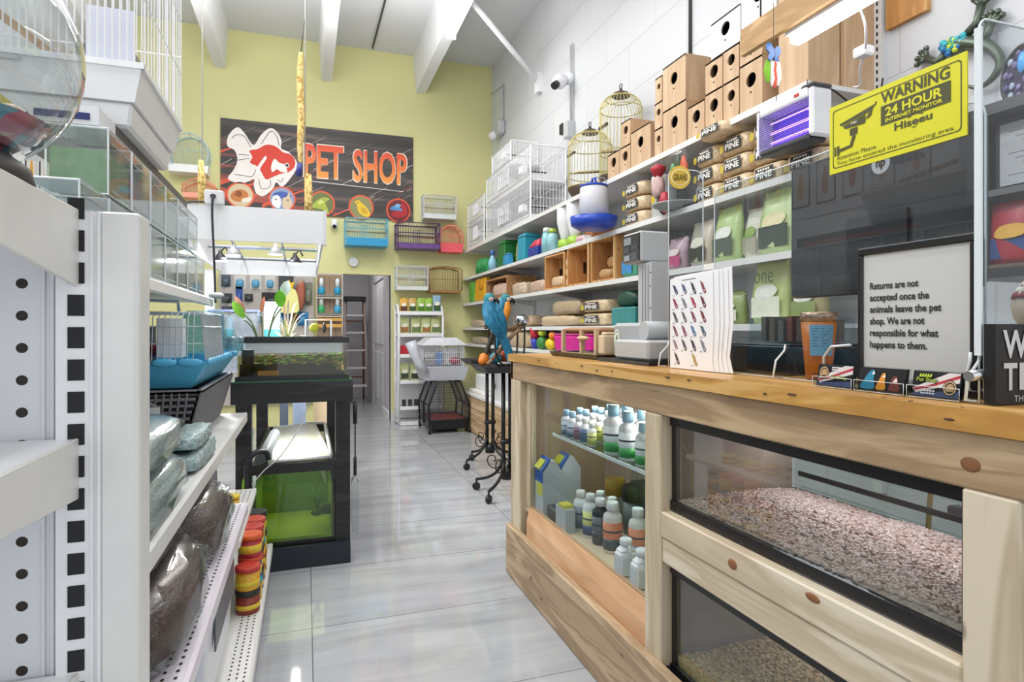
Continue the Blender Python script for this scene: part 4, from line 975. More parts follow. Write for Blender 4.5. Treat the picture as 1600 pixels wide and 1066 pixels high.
# warning sign
def sign(label, y0, y1, z0, z1, x):
    t = thing('warning_sign', label, 'sign', (x, (y0 + y1) / 2, z0)); K = P('4a4a22', .5, vary=.02)
    MB(P('ddd71f', .45, vary=.02)).box(x, x + .003, y0, y1, z0, z1).build('plate', t)
    O = Vector((x, y1, z0)); U = Vector((0, y0 - y1, 0)); V = Vector((0, 0, z1 - z0))
    m = MB(K); c = []
    for cx, cy, a0 in ((.945, .88, 0), (.055, .88, 90), (.055, .12, 180), (.945, .12, 270)):
        for k in range(6): a = math.radians(a0 + k * 18); c.append((cx + .025 * math.cos(a), cy + .05 * math.sin(a)))
    n = len(c); q = [O + U * a + V * b + Vector((-.0006, 0, 0)) for a, b in c]; qi = [O + U * (.5 + (a - .5) * .985) + V * (.5 + (b - .5) * .972) + Vector((-.0006, 0, 0)) for a, b in c]
    for i in range(n): m.quad(q[i], q[(i + 1) % n], qi[(i + 1) % n], qi[i])
    m.build('border', t)
    T = lambda s, a0, b0, a1, b1, bold=True: m.text(s, O + U * a0 + V * b0, U * (a1 - a0), V * (b1 - b0), bold)
    m = MB(K); T('WARNING', .43, .755, .90, .91); m.flat([(.43, .46), (.905, .46), (.905, .725), (.43, .725)], O, U, V, .0007)
    T('HISEEU'.capitalize(), .53, .33, .79, .43); m.flat([(.62, .44), (.67, .5), (.735, .44), (.725, .435), (.67, .475), (.63, .435)], O, U, V, .0008); m.flat([(.64, .325), (.67, .29), (.70, .325), (.67, .305)], O, U, V, .0008)
    T('Attention Please.', .065, .18, .40, .243, False); T('You have entered the monitoring area.', .065, .09, .93, .16, False)
    m.mat(P('ddd71f', .45, vary=.02)).text('24 HOUR', O + U * .465 + V * .565, U * .39, V * .125, True, off=.0012); m.text('INTERNET MONITOR', O + U * .465 + V * .49, U * .39, V * .05, True, off=.0012)
    m.build('lettering', t)
    m = MB(K); F = lambda p: m.flat(p, O, U, V, .0009)
    F([(.09, .70), (.385, .80), (.385, .825), (.40, .825), (.39, .78), (.33, .715), (.105, .665)]); F([(.12, .655), (.31, .70), (.31, .60), (.30, .585), (.14, .60)]); F([(.335, .70), (.37, .77), (.355, .66), (.32, .63), (.315, .65)])
    F([(.18, .575), (.245, .575), (.245, .485), (.215, .455), (.18, .485)]); F([(.20, .46), (.23, .46), (.20, .31), (.09, .29), (.09, .335), (.18, .35)]); F([(.045, .25), (.06, .25), (.06, .385), (.045, .385)]); F([(.068, .25), (.09, .25), (.09, .385), (.068, .385)])
    m.mat(P('e8e8d8', .5)).text('nqs', O + U * .19 + V * .632, U * .05, V * .03, True, off=.0013)
    m.build('camera_icon', t)
sign('yellow WARNING camera sign on the acrylic panel above the counter', .772, 1.077, 1.606, 1.76, 1.143)
# returns notice
t = thing('notice_frame', 'black framed returns notice standing against the acrylic panel', 'frame', (1.125, .868, ZT))
m = MB(BLACK); x0, x1 = 1.126, 1.142; ya, yb, za, zb = .742, .99, ZT, 1.424
m.box(x0, x1, ya, yb, za, za + .016).box(x0, x1, ya, yb, zb - .016, zb).box(x0, x1, ya, ya + .016, za + .016, zb - .016).box(x0, x1, yb - .012, yb, za + .016, zb - .016); m.build('frame', t, bevel=.003)
MB(P('c9c9c6', .5, vary=.02)).box(x0 + .006, x0 + .009, ya + .016, yb - .012, za + .016, zb - .016).build('paper', t)
MB(P('26262a', .5)).box(x0 + .01, x1 + .002, ya + .005, yb - .005, za + .005, zb - .005).build('backing', t)
m = MB(P('2a2a2c', .5))
for i, (s, w) in enumerate((('Returns are not', .107), ('accepted once the', .128), ('animals leave the pet', .152), ('shop. We are not', .119), ('responsible for what', .146), ('happens to them.', .124))):
    desc = .0045 if any(c in s for c in 'gpqy') else 0
    m.text(s, (x0 + .0055, .962, 1.334 - i * .0245 - desc), (0, -w, 0), (0, 0, .0145 + desc), True)
m.build('lettering', t)
# business cards in clear holders
def card(label, y0, y1, kind):
    x = 1.05; t = thing('card_holder', label, 'card holder', (1.07, (y0 + y1) / 2, ZT), 'card holders along the counter edge')
    m = MB(ACRYL); m.box(x, x + .002, y0, y1, ZT, ZT + .022).box(x, x + .045, y0, y1, ZT, ZT + .002).box(x + .02, x + .022, y0, y1, ZT, ZT + .05).box(x, x + .03, y0, y0 + .002, ZT, ZT + .03).box(x, x + .03, y1 - .002, y1, ZT, ZT + .03)
    m.build('holder', t)
    MB(ACEDGE).tube([(x, y1, ZT + .022), (x, y0, ZT + .022)], .0007, 5).tube([(x, y1, ZT + .022), (x, y1, ZT + .001), (x, y0, ZT + .001), (x, y0, ZT + .022)], .0007, 5).build('polished_edge', t)
    O = Vector((x + .006, y1 - .004, ZT + .003)); U = Vector((0, -(y1 - y0 - .008), 0)); V = Vector((.008, 0, .045))
    m = MB(P('17171c', .35)).add([O, O + U, O + U + V, O + V, O + Vector((.008, 0, 0)), O + U + Vector((.008, 0, 0)), O + U + V + Vector((.008, 0, 0)), O + V + Vector((.008, 0, 0))], [(0, 1, 2, 3), (7, 6, 5, 4), (0, 4, 5, 1), (1, 5, 6, 2), (2, 6, 7, 3), (3, 7, 4, 0)])
    F = lambda p, c, k=.0006: m.mat(P(c, .35)).flat(p, O, U, V, k)
    if kind == 1:
        F(smooth_loop([(.05, .1), (.12, .45), (.2, .75), (.28, .9), (.34, .85), (.33, .5), (.36, .1)]), '2f86a8'); F(smooth_loop([(.40, .1), (.46, .5), (.52, .78), (.58, .75), (.58, .45), (.6, .1)]), 'e0952e'); F(smooth_loop([(.68, .1), (.7, .4), (.74, .65), (.82, .68), (.86, .45), (.9, .1)]), '7a3b35')
        F(smooth_loop([(.29, .72), (.33, .86), (.35, .72)]), 'e8ede8', .001); F(smooth_loop([(.52, .62), (.57, .74), (.58, .6)]), 'f0ece0', .001); F(smooth_loop([(.76, .45), (.82, .62), (.84, .45)]), 'e6dcd6', .001)
    else:
        q = (lambda p: p) if kind == 0 else (lambda p: [(a, b) for a, b in p])
        F([(.02, .02), (.98, .02), (.98, .3), (.02, .12)], '46527c'); F([(.1, .12), (.98, .62), (.98, .98), (.75, .98), (.02, .3)], 'd9d3d3', .0008); F([(.3, .3), (.98, .8), (.98, .92), (.3, .4)], 'b5333d', .001); F([(.05, .2), (.45, .42), (.45, .5), (.05, .3)], 'b5333d', .001)
        cc = (.2, .62) if kind == 0 else (.8, .4)
        m.mat(P('2c2620', .4)).disc(cc, .14, .3, O, U, V, .0014); m.mat(P('cdb084', .4)).disc(cc, .125, .27, O, U, V, .0016, r0=.82); m.mat(P('b8946a', .4)).flat(smooth_loop([(cc[0] - .07, cc[1] - .12), (cc[0] - .05, cc[1] + .12), (cc[0] + .05, cc[1] + .15), (cc[0] + .08, cc[1] - .1)]), O, U, V, .0018)
        m.mat(P('f2f2f2', .4))
        if kind == 0: [m.flat([(.42 + k * .06, z), (.465 + k * .06, z), (.465 + k * .06, z + .06), (.42 + k * .06, z + .06)], O, U, V, .002) for k in range(5) for z in (.74, .84)]
        else: [m.flat([(.22 + k * .06, z), (.265 + k * .06, z), (.265 + k * .06, z + .06), (.22 + k * .06, z + .06)], O, U, V, .002) for k in range(5) for z in (.1, .2)]
        m.mat(P('1c2a1a', .4)).text('Pet Shop', O + U * (.42 if kind == 0 else .1) + V * (.28 if kind == 0 else .52), U * .45, V * .24, True, off=.0022); m.mat(P('b9d13e', .4)).text('Pet Shop', O + U * (.43 if kind == 0 else .11) + V * (.3 if kind == 0 else .54), U * .43, V * .2, False, off=.003)
        if kind == 2: m.mat(P('b9d13e', .4)); [m.flat(smooth_loop([(.16 + k * .055, .76), (.2 + k * .055, .78), (.205 + k * .055, .9), (.17 + k * .055, .86)], 2), O, U, V, .003) for k in range(5)]
    m.build('card', t)
card('clear card holder with round gold emblem at the left, nearest the orange tumbler', .936, 1.035, 0)
card('clear card holder in the middle showing three parrots on its card', .823, .93, 1)
card('clear card holder with round gold emblem at the right and green lettering', .722, .817, 2)
# black slogan block
t = thing('slogan_block', 'black block with large white capital letters at the near end of the counter', 'sign', (1.13, .68, ZT))
MB(P('131316', .45)).box(1.061, 1.235, .672, .69, ZT, 1.259).build('block', t)
m = MB(P('c9ced6', .5))
for s, x, z, w, h in (('W', 1.077, 1.203, .062, .046), ('T', 1.079, 1.150, .033, .045), ('I', 1.117, 1.150, .013, .045), ('TH', 1.104, 1.131, .022, .010)):
    m.text(s, (x, .6716, z), (w, 0, 0), (0, 0, h), s != 'TH')
m.build('lettering', t)
# tumbler
c = (1.203, 1.167, ZT); t = thing('tumbler', 'orange and steel tumbler with a blue sticky note behind the card holders', 'cup', c)
MB(P('dd7a1e', .3)).lathe(c, [(.027, 0), (.029, .002), (.034, .06), (.0405, .142)], 24).build('body', t)
MB(P('c9a78c', .2, .6)).lathe(c, [(.0405, .142), (.042, .155), (.042, .166), (.038, .166), (.03, .15)], 24).build('rim', t)
m = MB(P('86bfe0', .5)); vs = []
for k, zz in enumerate((.06, .135)):
    for i in range(9): a = math.radians(195 + i * 10); r = .0345 + zz * .048 + .0008; vs.append((c[0] + r * math.cos(a), c[1] + r * math.sin(a), c[2] + zz))
m.add(vs, [(i, i + 1, i + 10, i + 9) for i in range(8)], True)
m.mat(P('39566e', .5))
for j in range(7):
    for (i0, i1) in ((1, 3), (4, 7)):
        zz = .125 - j * .007; a0, a1 = math.radians(195 + i0 * 10), math.radians(195 + i1 * 10 - (j % 3) * 6); r = .0345 + zz * .048 + .0016
        m.quad((c[0] + r * math.cos(a0), c[1] + r * math.sin(a0), c[2] + zz), (c[0] + r * math.cos(a1), c[1] + r * math.sin(a1), c[2] + zz), (c[0] + r * math.cos(a1), c[1] + r * math.sin(a1), c[2] + zz + .0012), (c[0] + r * math.cos(a0), c[1] + r * math.sin(a0), c[2] + zz + .0012))
m.build('sticky_note', t)
# bird chart: a sheaf of paper clipped to the shield
t = thing('bird_chart', 'white sheaf of paper printed with rows of small birds on the counter edge', 'poster', (1.12, 1.55, ZT))
m = MB(P('f3f3f5', .6, vary=.01))
for i in range(5):
    dy = [0, -.012, -.02, -.03, -.038][i]; dz = [0, .003, .006, .004, .008][i]; x = 1.113 + i * .0022
    m.prism([(1.675 + dy * .2, ZT + .001), (1.455 + dy * 1.9, ZT + .001), (1.462 + dy * 1.7, ZT + .03 + i * .004), (1.455 + dy * 1.9, ZT + .14), (1.46 + dy * 1.9, 1.418 + dz), (1.675 + dy, 1.412 + dz)], 0, x, x + .0012)
m.build('paper', t)
m = MB(); O = Vector((1.113, 1.675, ZT)); U = Vector((0, -.22, 0)); V = Vector((0, 0, .286)); Rc = random.Random(2)
cols = ['3d4763', '5a6b86', '353c44', '8f4454', '9c3f4f', '77808c', 'a83a50', '6d3340', '4d4d50', '6b6b66', '7f4a56', '7a3038', '8a4a66', '8d4766', '5a7ba5', '4a6472', 'a07f8c', '56575c', '4a3552', '7c8590', '4c3038', 'b09c50']
for k in range(22):
    r_, q = divmod(k, 4); cx = .1 + q * .215 + (.02 if r_ < 5 else .06 + q * .2); cz = .88 - r_ * .152
    m.mat(P(cols[k], .6))
    a = Rc.uniform(-.15, .15); body = [(-.045, .055), (-.03, .045), (.012, .03), (.035, -.005), (.06, -.03), (.062, -.052), (.035, -.062), (.01, -.045), (-.01, -.01), (-.035, .03)]
    m.flat([(cx + x * math.cos(a) * 1.25, cz + y * 1.15 + x * math.sin(a)) for x, y in body], O, U, V, .0008)
    m.mat(P('d8c9c4', .6)).flat([(cx + .03, cz - .03), (cx + .055, cz - .035), (cx + .05, cz - .055), (cx + .03, cz - .05)], O, U, V, .0012)
    m.mat(P('55565a', .6)).flat([(cx - .06, cz - .075), (cx - .005, cz - .075), (cx - .005, cz - .069), (cx - .06, cz - .069)], O, U, V, .001)
m.flat([(.3, .965), (.62, .972), (.62, .978), (.3, .971)], O, U, V, .001); m.build('bird_pictures', t)
# weighing scale
t = thing('weighing_scale', 'grey price scale with tall column and display head on the counter', 'scale', (1.23, 1.98, ZT)); G = P('b4b6b8', .45, vary=.03); G2 = P('a3a5a8', .45, vary=.03)
MB(BLACK).box(1.10, 1.42, 1.78, 2.16, ZT, ZT + .012).build('foot_plate', t)
MB(G).box(1.12, 1.30, 1.82, 2.06, ZT + .014, 1.212).build('front_housing', t, bevel=.008)
MB(G2).box(1.165, 1.36, 1.90, 2.155, ZT + .012, 1.275).build('printer_housing', t, bevel=.012)
MB(G).cyl((1.16, 1.915, 1.245), (1.30, 1.915, 1.245), .035, n=20).build('roll_cover', t)
m = MB(G).box(1.2, 1.275, 1.925, 2.02, 1.21, 1.50); m.mat(G2)
for y in (1.945, 1.965, 1.985): m.box(1.197, 1.2, y, y + .006, 1.25, 1.49)
m.build('column', t, bevel=.004)
m = MB(P('45464a', .5))
for z in (1.27, 1.33, 1.41, 1.46): m.cyl((1.198, 1.932, z), (1.201, 1.932, z), .003, n=8)
m.build('screws', t)
MB(G).box(1.18, 1.3, 1.965, 2.10, 1.505, 1.62).build('display_head', t, bevel=.006)
m = MB(P('26282c', .3)).box(1.176, 1.18, 1.972, 2.093, 1.508, 1.612); m.mat(P('8f9498', .3)).box(1.174, 1.176, 2.03, 2.082, 1.575, 1.602).box(1.174, 1.176, 2.04, 2.08, 1.515, 1.535); m.mat(P('3a3d42', .3)).box(1.174, 1.176, 2.04, 2.085, 1.545, 1.567).box(1.174, 1.176, 1.98, 2.03, 1.55, 1.57).box(1.174, 1.176, 1.985, 2.03, 1.515, 1.54)
m.build('display', t)
MB(P('e6e9e2', .4)).disc((.5, .5), .5, .5, (1.1645, 2.145, 1.175), (0, -.055, 0), (0, 0, .075), .0008).mat(P('7f9a5c', .4)).disc((.5, .5), .4, .42, (1.1645, 2.145, 1.175), (0, -.055, 0), (0, 0, .075), .0016).mat(P('e6e9e2', .4)).disc((.5, .5), .33, .35, (1.1645, 2.145, 1.175), (0, -.055, 0), (0, 0, .075), .002).mat(P('5c6b4a', .4)).flat(smooth_loop([(.35, .3), (.65, .3), (.6, .6), (.5, .75), (.4, .6)]), (1.1645, 2.145, 1.175), (0, -.055, 0), (0, 0, .075), .003).build('round_sticker', t)
# wooden perch toy on a black tray
t = thing('black_tray', 'flat black tray on the far end of the counter under the wooden toy', 'tray', (1.25, 2.42, ZT)); MB(BLACK).tub((1.12, 1.4, 2.2, 2.68), ZT, (1.11, 1.41, 2.19, 2.69), ZT + .02, .004).build('tray_body', t)
t = thing('wooden_toy', 'pale wooden bridge toy with bead row on the black tray', 'toy', (1.2, 2.43, ZT + .005)); LW = P('cbb08c', .6); zb = ZT + .0055
m = MB(LW)
for x in (1.15, 1.25): m.box(x - .008, x + .008, 2.26, 2.62, zb, zb + .014)
for y in (2.26, 2.40, 2.60):
    m.box(1.15 - .008, 1.15 + .008, y, y + .018, zb + .014, zb + .115); m.box(1.25 - .008, 1.25 + .008, y, y + .018, zb + .014, zb + .115)
m.build('frame', t)
m = MB(P('a77f5e', .6))
for i in range(15): m.ell((1.2, 2.27 + i * .024, zb + .115), (.06, .013, .013), 10, 6)
m.build('bead_rungs', t)
m = MB(LW).ell((1.14, 2.38, zb + .08), (.012, .06, .01), 10, 6); m.build('hanging_stick', t)
tag(MB(P('d8c3a4', .6)).box(1.14, 1.26, 2.195 - .01, 2.235, ZT + .0225, ZT + .1).box(1.15, 1.25, 2.19, 2.23, ZT + .1, ZT + .112).build('wooden_block_toy', bevel=.004), 'small pale wooden block toy between the bridge toy and the scale', 'toy')
# till side
tag(MB(BLACK).box(1.22, 1.5, 1.285, 1.545, ZT, ZT + .078).mat(P('2a2b2f', .3)).box(1.23, 1.49, 1.29, 1.54, ZT + .078, ZT + .084).build('cash_drawer', bevel=.004), 'black cash drawer behind the paper bird chart', 'cash drawer')
t = thing('packet_tray', 'clear tray of small brown packets on the black cash drawer', 'tray', (1.4, 1.4, ZT + .085)); zz = ZT + .0845
MB(ACRYL).tub((1.3, 1.48, 1.3, 1.53), zz, (1.3, 1.48, 1.3, 1.53), zz + .075, .003).build('tray_body', t)
for i in range(6): MB(P(['7d6656', '6b5a52', '8a4a3c', '77706a'][i % 4], .4, vary=.2)).box(1.33, 1.45, 1.315 + i * .035, 1.335 + i * .035, zz + .004, zz + .066 + .006 * (i % 3)).build('packet', t)
t = thing('monitor', 'large black monitor seen from behind through the acrylic panel', 'monitor', (1.46, 1.23, ZT))
MB(P('404042', .14, vary=.02)).prism([(.965, 1.347), (1.505, 1.347), (1.517, 1.36), (1.517, 1.745), (1.505, 1.757), (.965, 1.757), (.953, 1.745), (.953, 1.36)], 0, 1.45, 1.485).build('shell', t, bevel=.004)
MB(P('2a2b30', .3)).box(1.44, 1.45, 1.12, 1.30, 1.36, 1.56).cyl((1.445, 1.21, ZT + .012), (1.445, 1.21, 1.4), .022, n=14).build('neck', t)
MB(P('232327', .3)).box(1.36, 1.56, 1.1, 1.27, ZT, ZT + .012).build('stand_base', t)
m = MB(P('b9bcc0', .3)); o = Vector((1.4495, 1.228, 1.665)); u = Vector((0, -.055, 0)); v = Vector((0, 0, .055)); m.disc((.5, .5), .5, .5, o, u, v, .0006); m.mat(P('2a2b30', .3)).text('hp', o + u * .25 + v * .2, u * .5, v * .6, True, off=.002); m.build('logo', t)
# wall cabinet at the near right with papers and a treat bag
t = thing('dark_cabinet', 'dark wall cabinet behind the near end of the counter', 'cabinet', (2.3, 1.05, 1.41)); DK = P('303236', .4)
MB(DK).box(2.02, 2.525, .70, 1.385, 1.41, 1.44).box(2.02, 2.525, .70, 1.385, 1.92, 1.955).box(2.5, 2.525, .70, 1.385, 1.44, 1.92).box(2.02, 2.5, 1.36, 1.385, 1.44, 1.92).box(2.02, 2.5, .70, .73, 1.44, 1.92).build('carcass', t)
MB(P('6f5d4e', .6)).box(2.03, 2.49, .74, 1.35, 1.4405, 1.452).build('shelf_mat', t)
MB(P('55575b', .4)).box(2.05, 2.49, .73, 1.36, 1.67, 1.69).build('shelf', t)
t = thing('document_frame', 'grey framed document standing in the dark cabinet', 'frame', (2.1, 1.2, 1.69)); MB(P('2e2f33', .4)).box(2.1, 2.115, 1.02, 1.33, 1.691, 1.915).build('frame', t); m = MB(P('b4b6ba', .5)).box(2.096, 2.1, 1.035, 1.315, 1.705, 1.90); m.mat(P('7d7f84', .5))
for i in range(9): m.box(2.0955, 2.096, 1.06 + (i % 3) * .01, 1.29 - (i % 4) * .02, 1.87 - i * .017, 1.873 - i * .017)
m.build('page', t)
pouch('treat_bag', (2.1, 1.27, 1.453), .15, .2, 'a92a38', '2d4a86', 'red bag of treats in the dark cabinet at the right', None, (-1, 0), .05, 'd9a53a', 'bag')
t = thing('round_ornament', 'black rimmed round ornament with blue glass on the dark cabinet', 'ornament', (2.12, 1.18, 1.956)); c = Vector((2.12, 1.27, 2.05)); X_ = Matrix.Translation(c) @ Matrix.Rotation(-.5, 4, 'Z') @ Matrix.Rotation(math.pi / 2, 4, 'Y')
m = MB(BLACK).xf(X_); m.tube([(.085 * math.cos(a), .085 * math.sin(a), 0) for a in [i * math.pi / 16 for i in range(32)]], .009, 8, closed=True); m.build('rim', t)
m = MB(P('3a3450', .2)).xf(X_).cyl((0, 0, -.004), (0, 0, .004), .083, n=32); m.build('disc', t)
m = MB().xf(X_)
for k, rr in ((10, .066), (7, .04)):
    for i in range(k): a = 2 * math.pi * i / k; m.mat(P(['7a6a9a', 'a9b3c9', '5a4f7a'][i % 3], .1)).ell((rr * math.cos(a), rr * math.sin(a), -.006), (.013, .013, .006), 8, 5)
m.mat(P('4aa3e6', .1)).ell((-.03, -.02, -.008), (.035, .022, .008), 10, 6); m.build('glass_beads', t)
tag(MB(P('b9a8f0', .25, vary=.1)).prism([(1.0, 1.957), (1.42, 1.957), (1.30, 2.05), (1.0, 2.12)], 0, 2.2, 2.26).build('purple_glow_wedge'), 'lavender wedge standing in for purple glow behind the round ornament', 'panel')  # purple glow painted as a lavender wedge
# striped cap and paper roll behind the slogan block
t = thing('striped_cap', 'cream cap with navy and red stripes behind the slogan block', 'cap', (1.45, .83, 1.25)); m = MB(P('d6c9b6', .8)); m.ell((1.5, .80, 1.30), (.13, .09, .085), 16, 10); m.build('crown', t)
for z, c in ((1.345, '22305a'), (1.333, 'f0ece6'), (1.321, '8e2b3c')): MB(P(c, .8)).lathe((1.5, .80, z - .006), [(.13 * math.sqrt(max(.02, 1 - ((z - 1.30) / .085) ** 2)) + .003, 0), (.13 * math.sqrt(max(.02, 1 - ((z + .012 - 1.30) / .085) ** 2)) + .003, .012)], 24, sy=.7).build('stripe', t)
tag(MB(P('9a9184', .6)).box(1.37, 1.58, .73, .88, ZT, 1.217).build('cap_box', bevel=.005), 'greyish box under the striped cap behind the side shield', 'box')
tag(MB(P('eceef0', .4)).cyl((1.25, .78, ZT + .025), (1.345, .69 + .03, ZT + .12), .016, n=14).build('paper_roll'), 'white tube leaning beside the striped cap', 'tube')
# gecko wall ornament
t = thing('lizard_ornament', 'metal lizard wall ornament with blue glass back on the white block wall', 'ornament', (2.5, 1.7, 2.4)); GM = P('5f6a5c', .3, .6, vary=.3, scale=30)
m = MB(GM); m.ell((2.5, 1.73, 2.40), (.03, .06, .035), 14, 8); m.tube(spline([(2.5, 1.72, 2.41), (2.49, 1.66, 2.38), (2.49, 1.60, 2.34), (2.49, 1.56, 2.27), (2.49, 1.58, 2.22), (2.5, 1.64, 2.20), (2.5, 1.7, 2.23)]), [.03 - .0007 * i for i in range(37)], 8); m.build('body', t)
for (p, q, r_) in (((2.5, 1.77, 2.39), (2.5, 1.81, 2.37), (2.5, 1.855, 2.405)), ((2.5, 1.70, 2.42), (2.5, 1.65, 2.46), (2.5, 1.635, 2.52)), ((2.5, 1.64, 2.36), (2.5, 1.61, 2.40), (2.5, 1.60, 2.43))):
    m = MB(GM).tube([p, q, r_], [.018, .015, .016], 8)
    for a in (-.9, -.3, .3, .9):
        d = Vector(r_) - Vector(q); d.normalize(); e = Matrix.Rotation(a, 3, 'X') @ d; m.tube([r_, Vector(r_) + e * .04], [.012, .009], 6); m.ell(Vector(r_) + e * .043, (.012, .012, .012), 8, 5)
    m.build('leg', t)
m = MB()
for i in range(26): m.mat(P(['2f9aa8', '46b8c4', '7fc24a', '2a6fb0', 'c9d84a'][i % 5], .1)).ell((2.478, 1.73 + R.uniform(-.045, .05), 2.40 + R.uniform(-.025, .03)), (.01, .014, .012), 8, 5)
m.build('glass_beads', t)
tag(MB(wood('board_wood', 'a9743a', 'c08a4a', 'd09f60', 2, .5, 1.0)).box(2.505, 2.53, 1.857, 2.048, 2.615, 2.95).build('wood_board'), 'plain wooden board hung high on the white block wall', 'board')
# hanging wooden pelmet with strip light and feather toy
W_PL = wood('plank_wood', 'a57f4e', 'bf9660', 'd1ab78', 1, .5, 1.0)
t = thing('strip_light', 'wooden plank with a bright strip light hanging above the counter', 'lamp', (1.5, 1.3, 2.2))
MB(W_PL).box(1.485, 1.505, .75, 1.79, 2.236, 2.33).build('plank', t)
MB(WHITEP).box(1.507, 1.56, .75, 1.6, 2.225, 2.245).build('housing', t)
MB(P('fffaf0', .4, emit=8, vary=0)).box(1.51, 1.555, .76, 1.59, 2.192, 2.224).build('tube', t, bevel=.008)
MB(DARKG).cyl((1.495, 1.7, 2.33), (1.495, 1.7, 5.0), .003, n=5).cyl((1.495, .85, 2.33), (1.495, .85, 5.0), .003, n=5).build('suspension_wire', t)
area('strip_light_glow', (1.58, 1.2, 2.19), (0, math.radians(-35), 0), .04, .8, 2.5)
t = thing('inline_switch_cable', 'white lamp cord with inline switch hanging to the shelf end', 'cord', (2.0, 1.6, 2.3)); cp = [(1.57, 1.38, 2.24), (1.65, 1.42, 2.2), (1.8, 1.55, 2.2), (1.95, 1.7, 2.22), (2.1, 1.83, 2.23), (2.2, 1.95, 2.28)]
MB(WHITEP).tube(spline(cp), .004, 6).build('cable', t); MB(WHITEP).box(1.78, 1.83, 1.535, 1.585, 2.183, 2.217).build('switch', t, bevel=.006)
t = thing('feather_toy', 'blue butterfly toy with green and white feathers hanging from the plank', 'toy', (1.482, 1.61, 2.1)); c = Vector((1.47, 1.612, 2.165))
MB(DARKG).cyl(c, c + Vector((0, 0, .17)), .0012, n=4).build('thread', t)
for sx, k in ((-1, 1.0), (1, 1.0)):
    m = MB(P('2f6fc0', .3, vary=.3, scale=60)); w = smooth_loop([(0, 0), (sx * .022, .03), (sx * .04, .028), (sx * .042, .008), (sx * .028, -.002), (sx * .034, -.02), (sx * .02, -.026)], 3)
    m.prism([(c.x + a * .8, c.z + b) for a, b in w], 1, c.y - .002 + sx * .006, c.y + .002 + sx * .006); m.build('wing', t)
MB(P('2a2a30', .5)).ell(c, (.006, .006, .02), 8, 6).build('body', t)
for dx, cc, ln in ((-.02, '8cc63a', .075), (.0, 'f0f0ec', .085), (.022, 'e9f0ea', .08), (.008, 'd8604a', .09)):
    m = MB(P(cc, .8, vary=.2, scale=60)); m.ell((c.x + dx, c.y + .004, c.z - .02 - ln / 2), (.014, .006, ln / 2), 10, 8, 1, .25, 9); m.build('feather', t)
# insect killer under the shelf end
t = thing('insect_killer', 'white insect killer lamp with purple tubes hanging from the top shelf', 'lamp', (2.04, 2.13, 2.05)); y0, y1, z0, z1 = 1.985, 2.27, 2.045, 2.275
MB(WHITEP).box(1.985, 2.095, y0, y1, z1 - .05, z1).build('top_housing', t, bevel=.012, seg=2); MB(P('3c3d42', .4)).box(1.985, 2.095, y0, y1, z0, z0 + .03).build('bottom_tray', t, bevel=.01)
MB(WHITEP).box(1.985, 2.095, y0 - .028, y0, z0 + .015, z1 - .01).build('side_cap', t, bevel=.01); MB(P('4a4b50', .4)).box(1.985, 2.095, y0 - .03, y0 + .04, z1 - .012, z1 + .008).build('corner_cap', t, bevel=.008); MB(WHITEP).box(1.985, 2.095, y1, y1 + .012, z0 + .01, z1 - .02).build('side_cap', t)
m = MB(P('4d4f55', .4, .3))
for i in range(15): z = z0 + .04 + i * .0095; m.bar((1.987, y0, z), (1.987, y1, z), .0016)
m.build('guard_bars', t)
MB(P('7b5fd8', .5, emit=.12)).box(2.06, 2.065, y0 + .01, y1 - .01, z0 + .035, z1 - .055).build('glowing_reflector', t)  # purple tube light put into the panel's colour and faint glow
for i in range(3): MB(P('b58cff', .4, emit=3, vary=0)).cyl((2.03, y0 + .03, z0 + .06 + i * .045), (2.03, y1 - .03, z0 + .06 + i * .045), .006, n=8).build('purple_tube', t)
MB(P('c0392b', .3)).box(1.982, 1.985, 2.03, 2.055, z1 - .03, z1 - .018).build('switch', t)
m = MB(DARKG)
for y in (2.04, 2.22): m.cyl((2.04, y, z1), (2.04, y, 2.325), .002, n=5)
m.build('hanger', t)
tag(MB(BLACK).tube(spline([(2.09, 2.03, 2.26), (2.13, 2.0, 2.28), (2.2, 1.97, 2.22), (2.3, 1.98, 2.2), (2.42, 2.02, 2.25), (2.5, 2.06, 2.4)]), .004, 6).build('black_cable'), 'black power cord looping under the top shelf end beside the insect killer', 'cord')
# ================================================================ wall shelving on the right
SX = 2.10; SG = 'white shelves along the block wall'
TOPS = [(1.06, 'lowest'), (1.278, 'second'), (1.612, 'third'), (1.965, 'fourth'), (2.35, 'topmost')]
SHM = P('e4e4e2', .4, vary=.04, scale=8)
for z, nm in TOPS:
    t = thing('wall_shelf', nm + ' long white shelf along the right block wall', 'shelf', (2.3, 5, z), SG)
    y0 = 2.09 if z > 1.2 else 2.6
    MB(SHM).box(SX, 2.525, y0, 8.28, z - .022, z - .001).build('board', t)
    MB(SHM).box(SX - .006, SX + .002, y0, 8.28, z - .034, z + .0).build('front_lip', t)
    for y in (2.2, 3.65, 5.1, 6.55, 8.0): MB(P('cfcfcd', .4)).prism([(2.14, z - .023), (2.5, z - .023), (2.5, z - .09), (2.2, z - .045)], 1, y - .008, y + .008).build('bracket', t)
for y, nm in ((2.085, 'nearest the till'), (3.65, 'second from the till'), (5.1, 'middle'), (6.55, 'second from the yellow wall'), (8.0, 'nearest the yellow wall')):
    m = MB(P('dcdcdc', .35)).box(2.495, 2.53, y - .022, y + .022, .5, 2.33 if y > 3 else 3.2); m.mat(BLACK)
    for i in range(34 if y > 3 else 60): z = 1.1 + i * .035; m.box(2.4935, 2.495, y - .004, y + .004, z, z + .018)
    tag(m.build('slotted_upright'), 'white slotted shelf upright on the block wall, ' + nm, 'upright', 'slotted uprights')
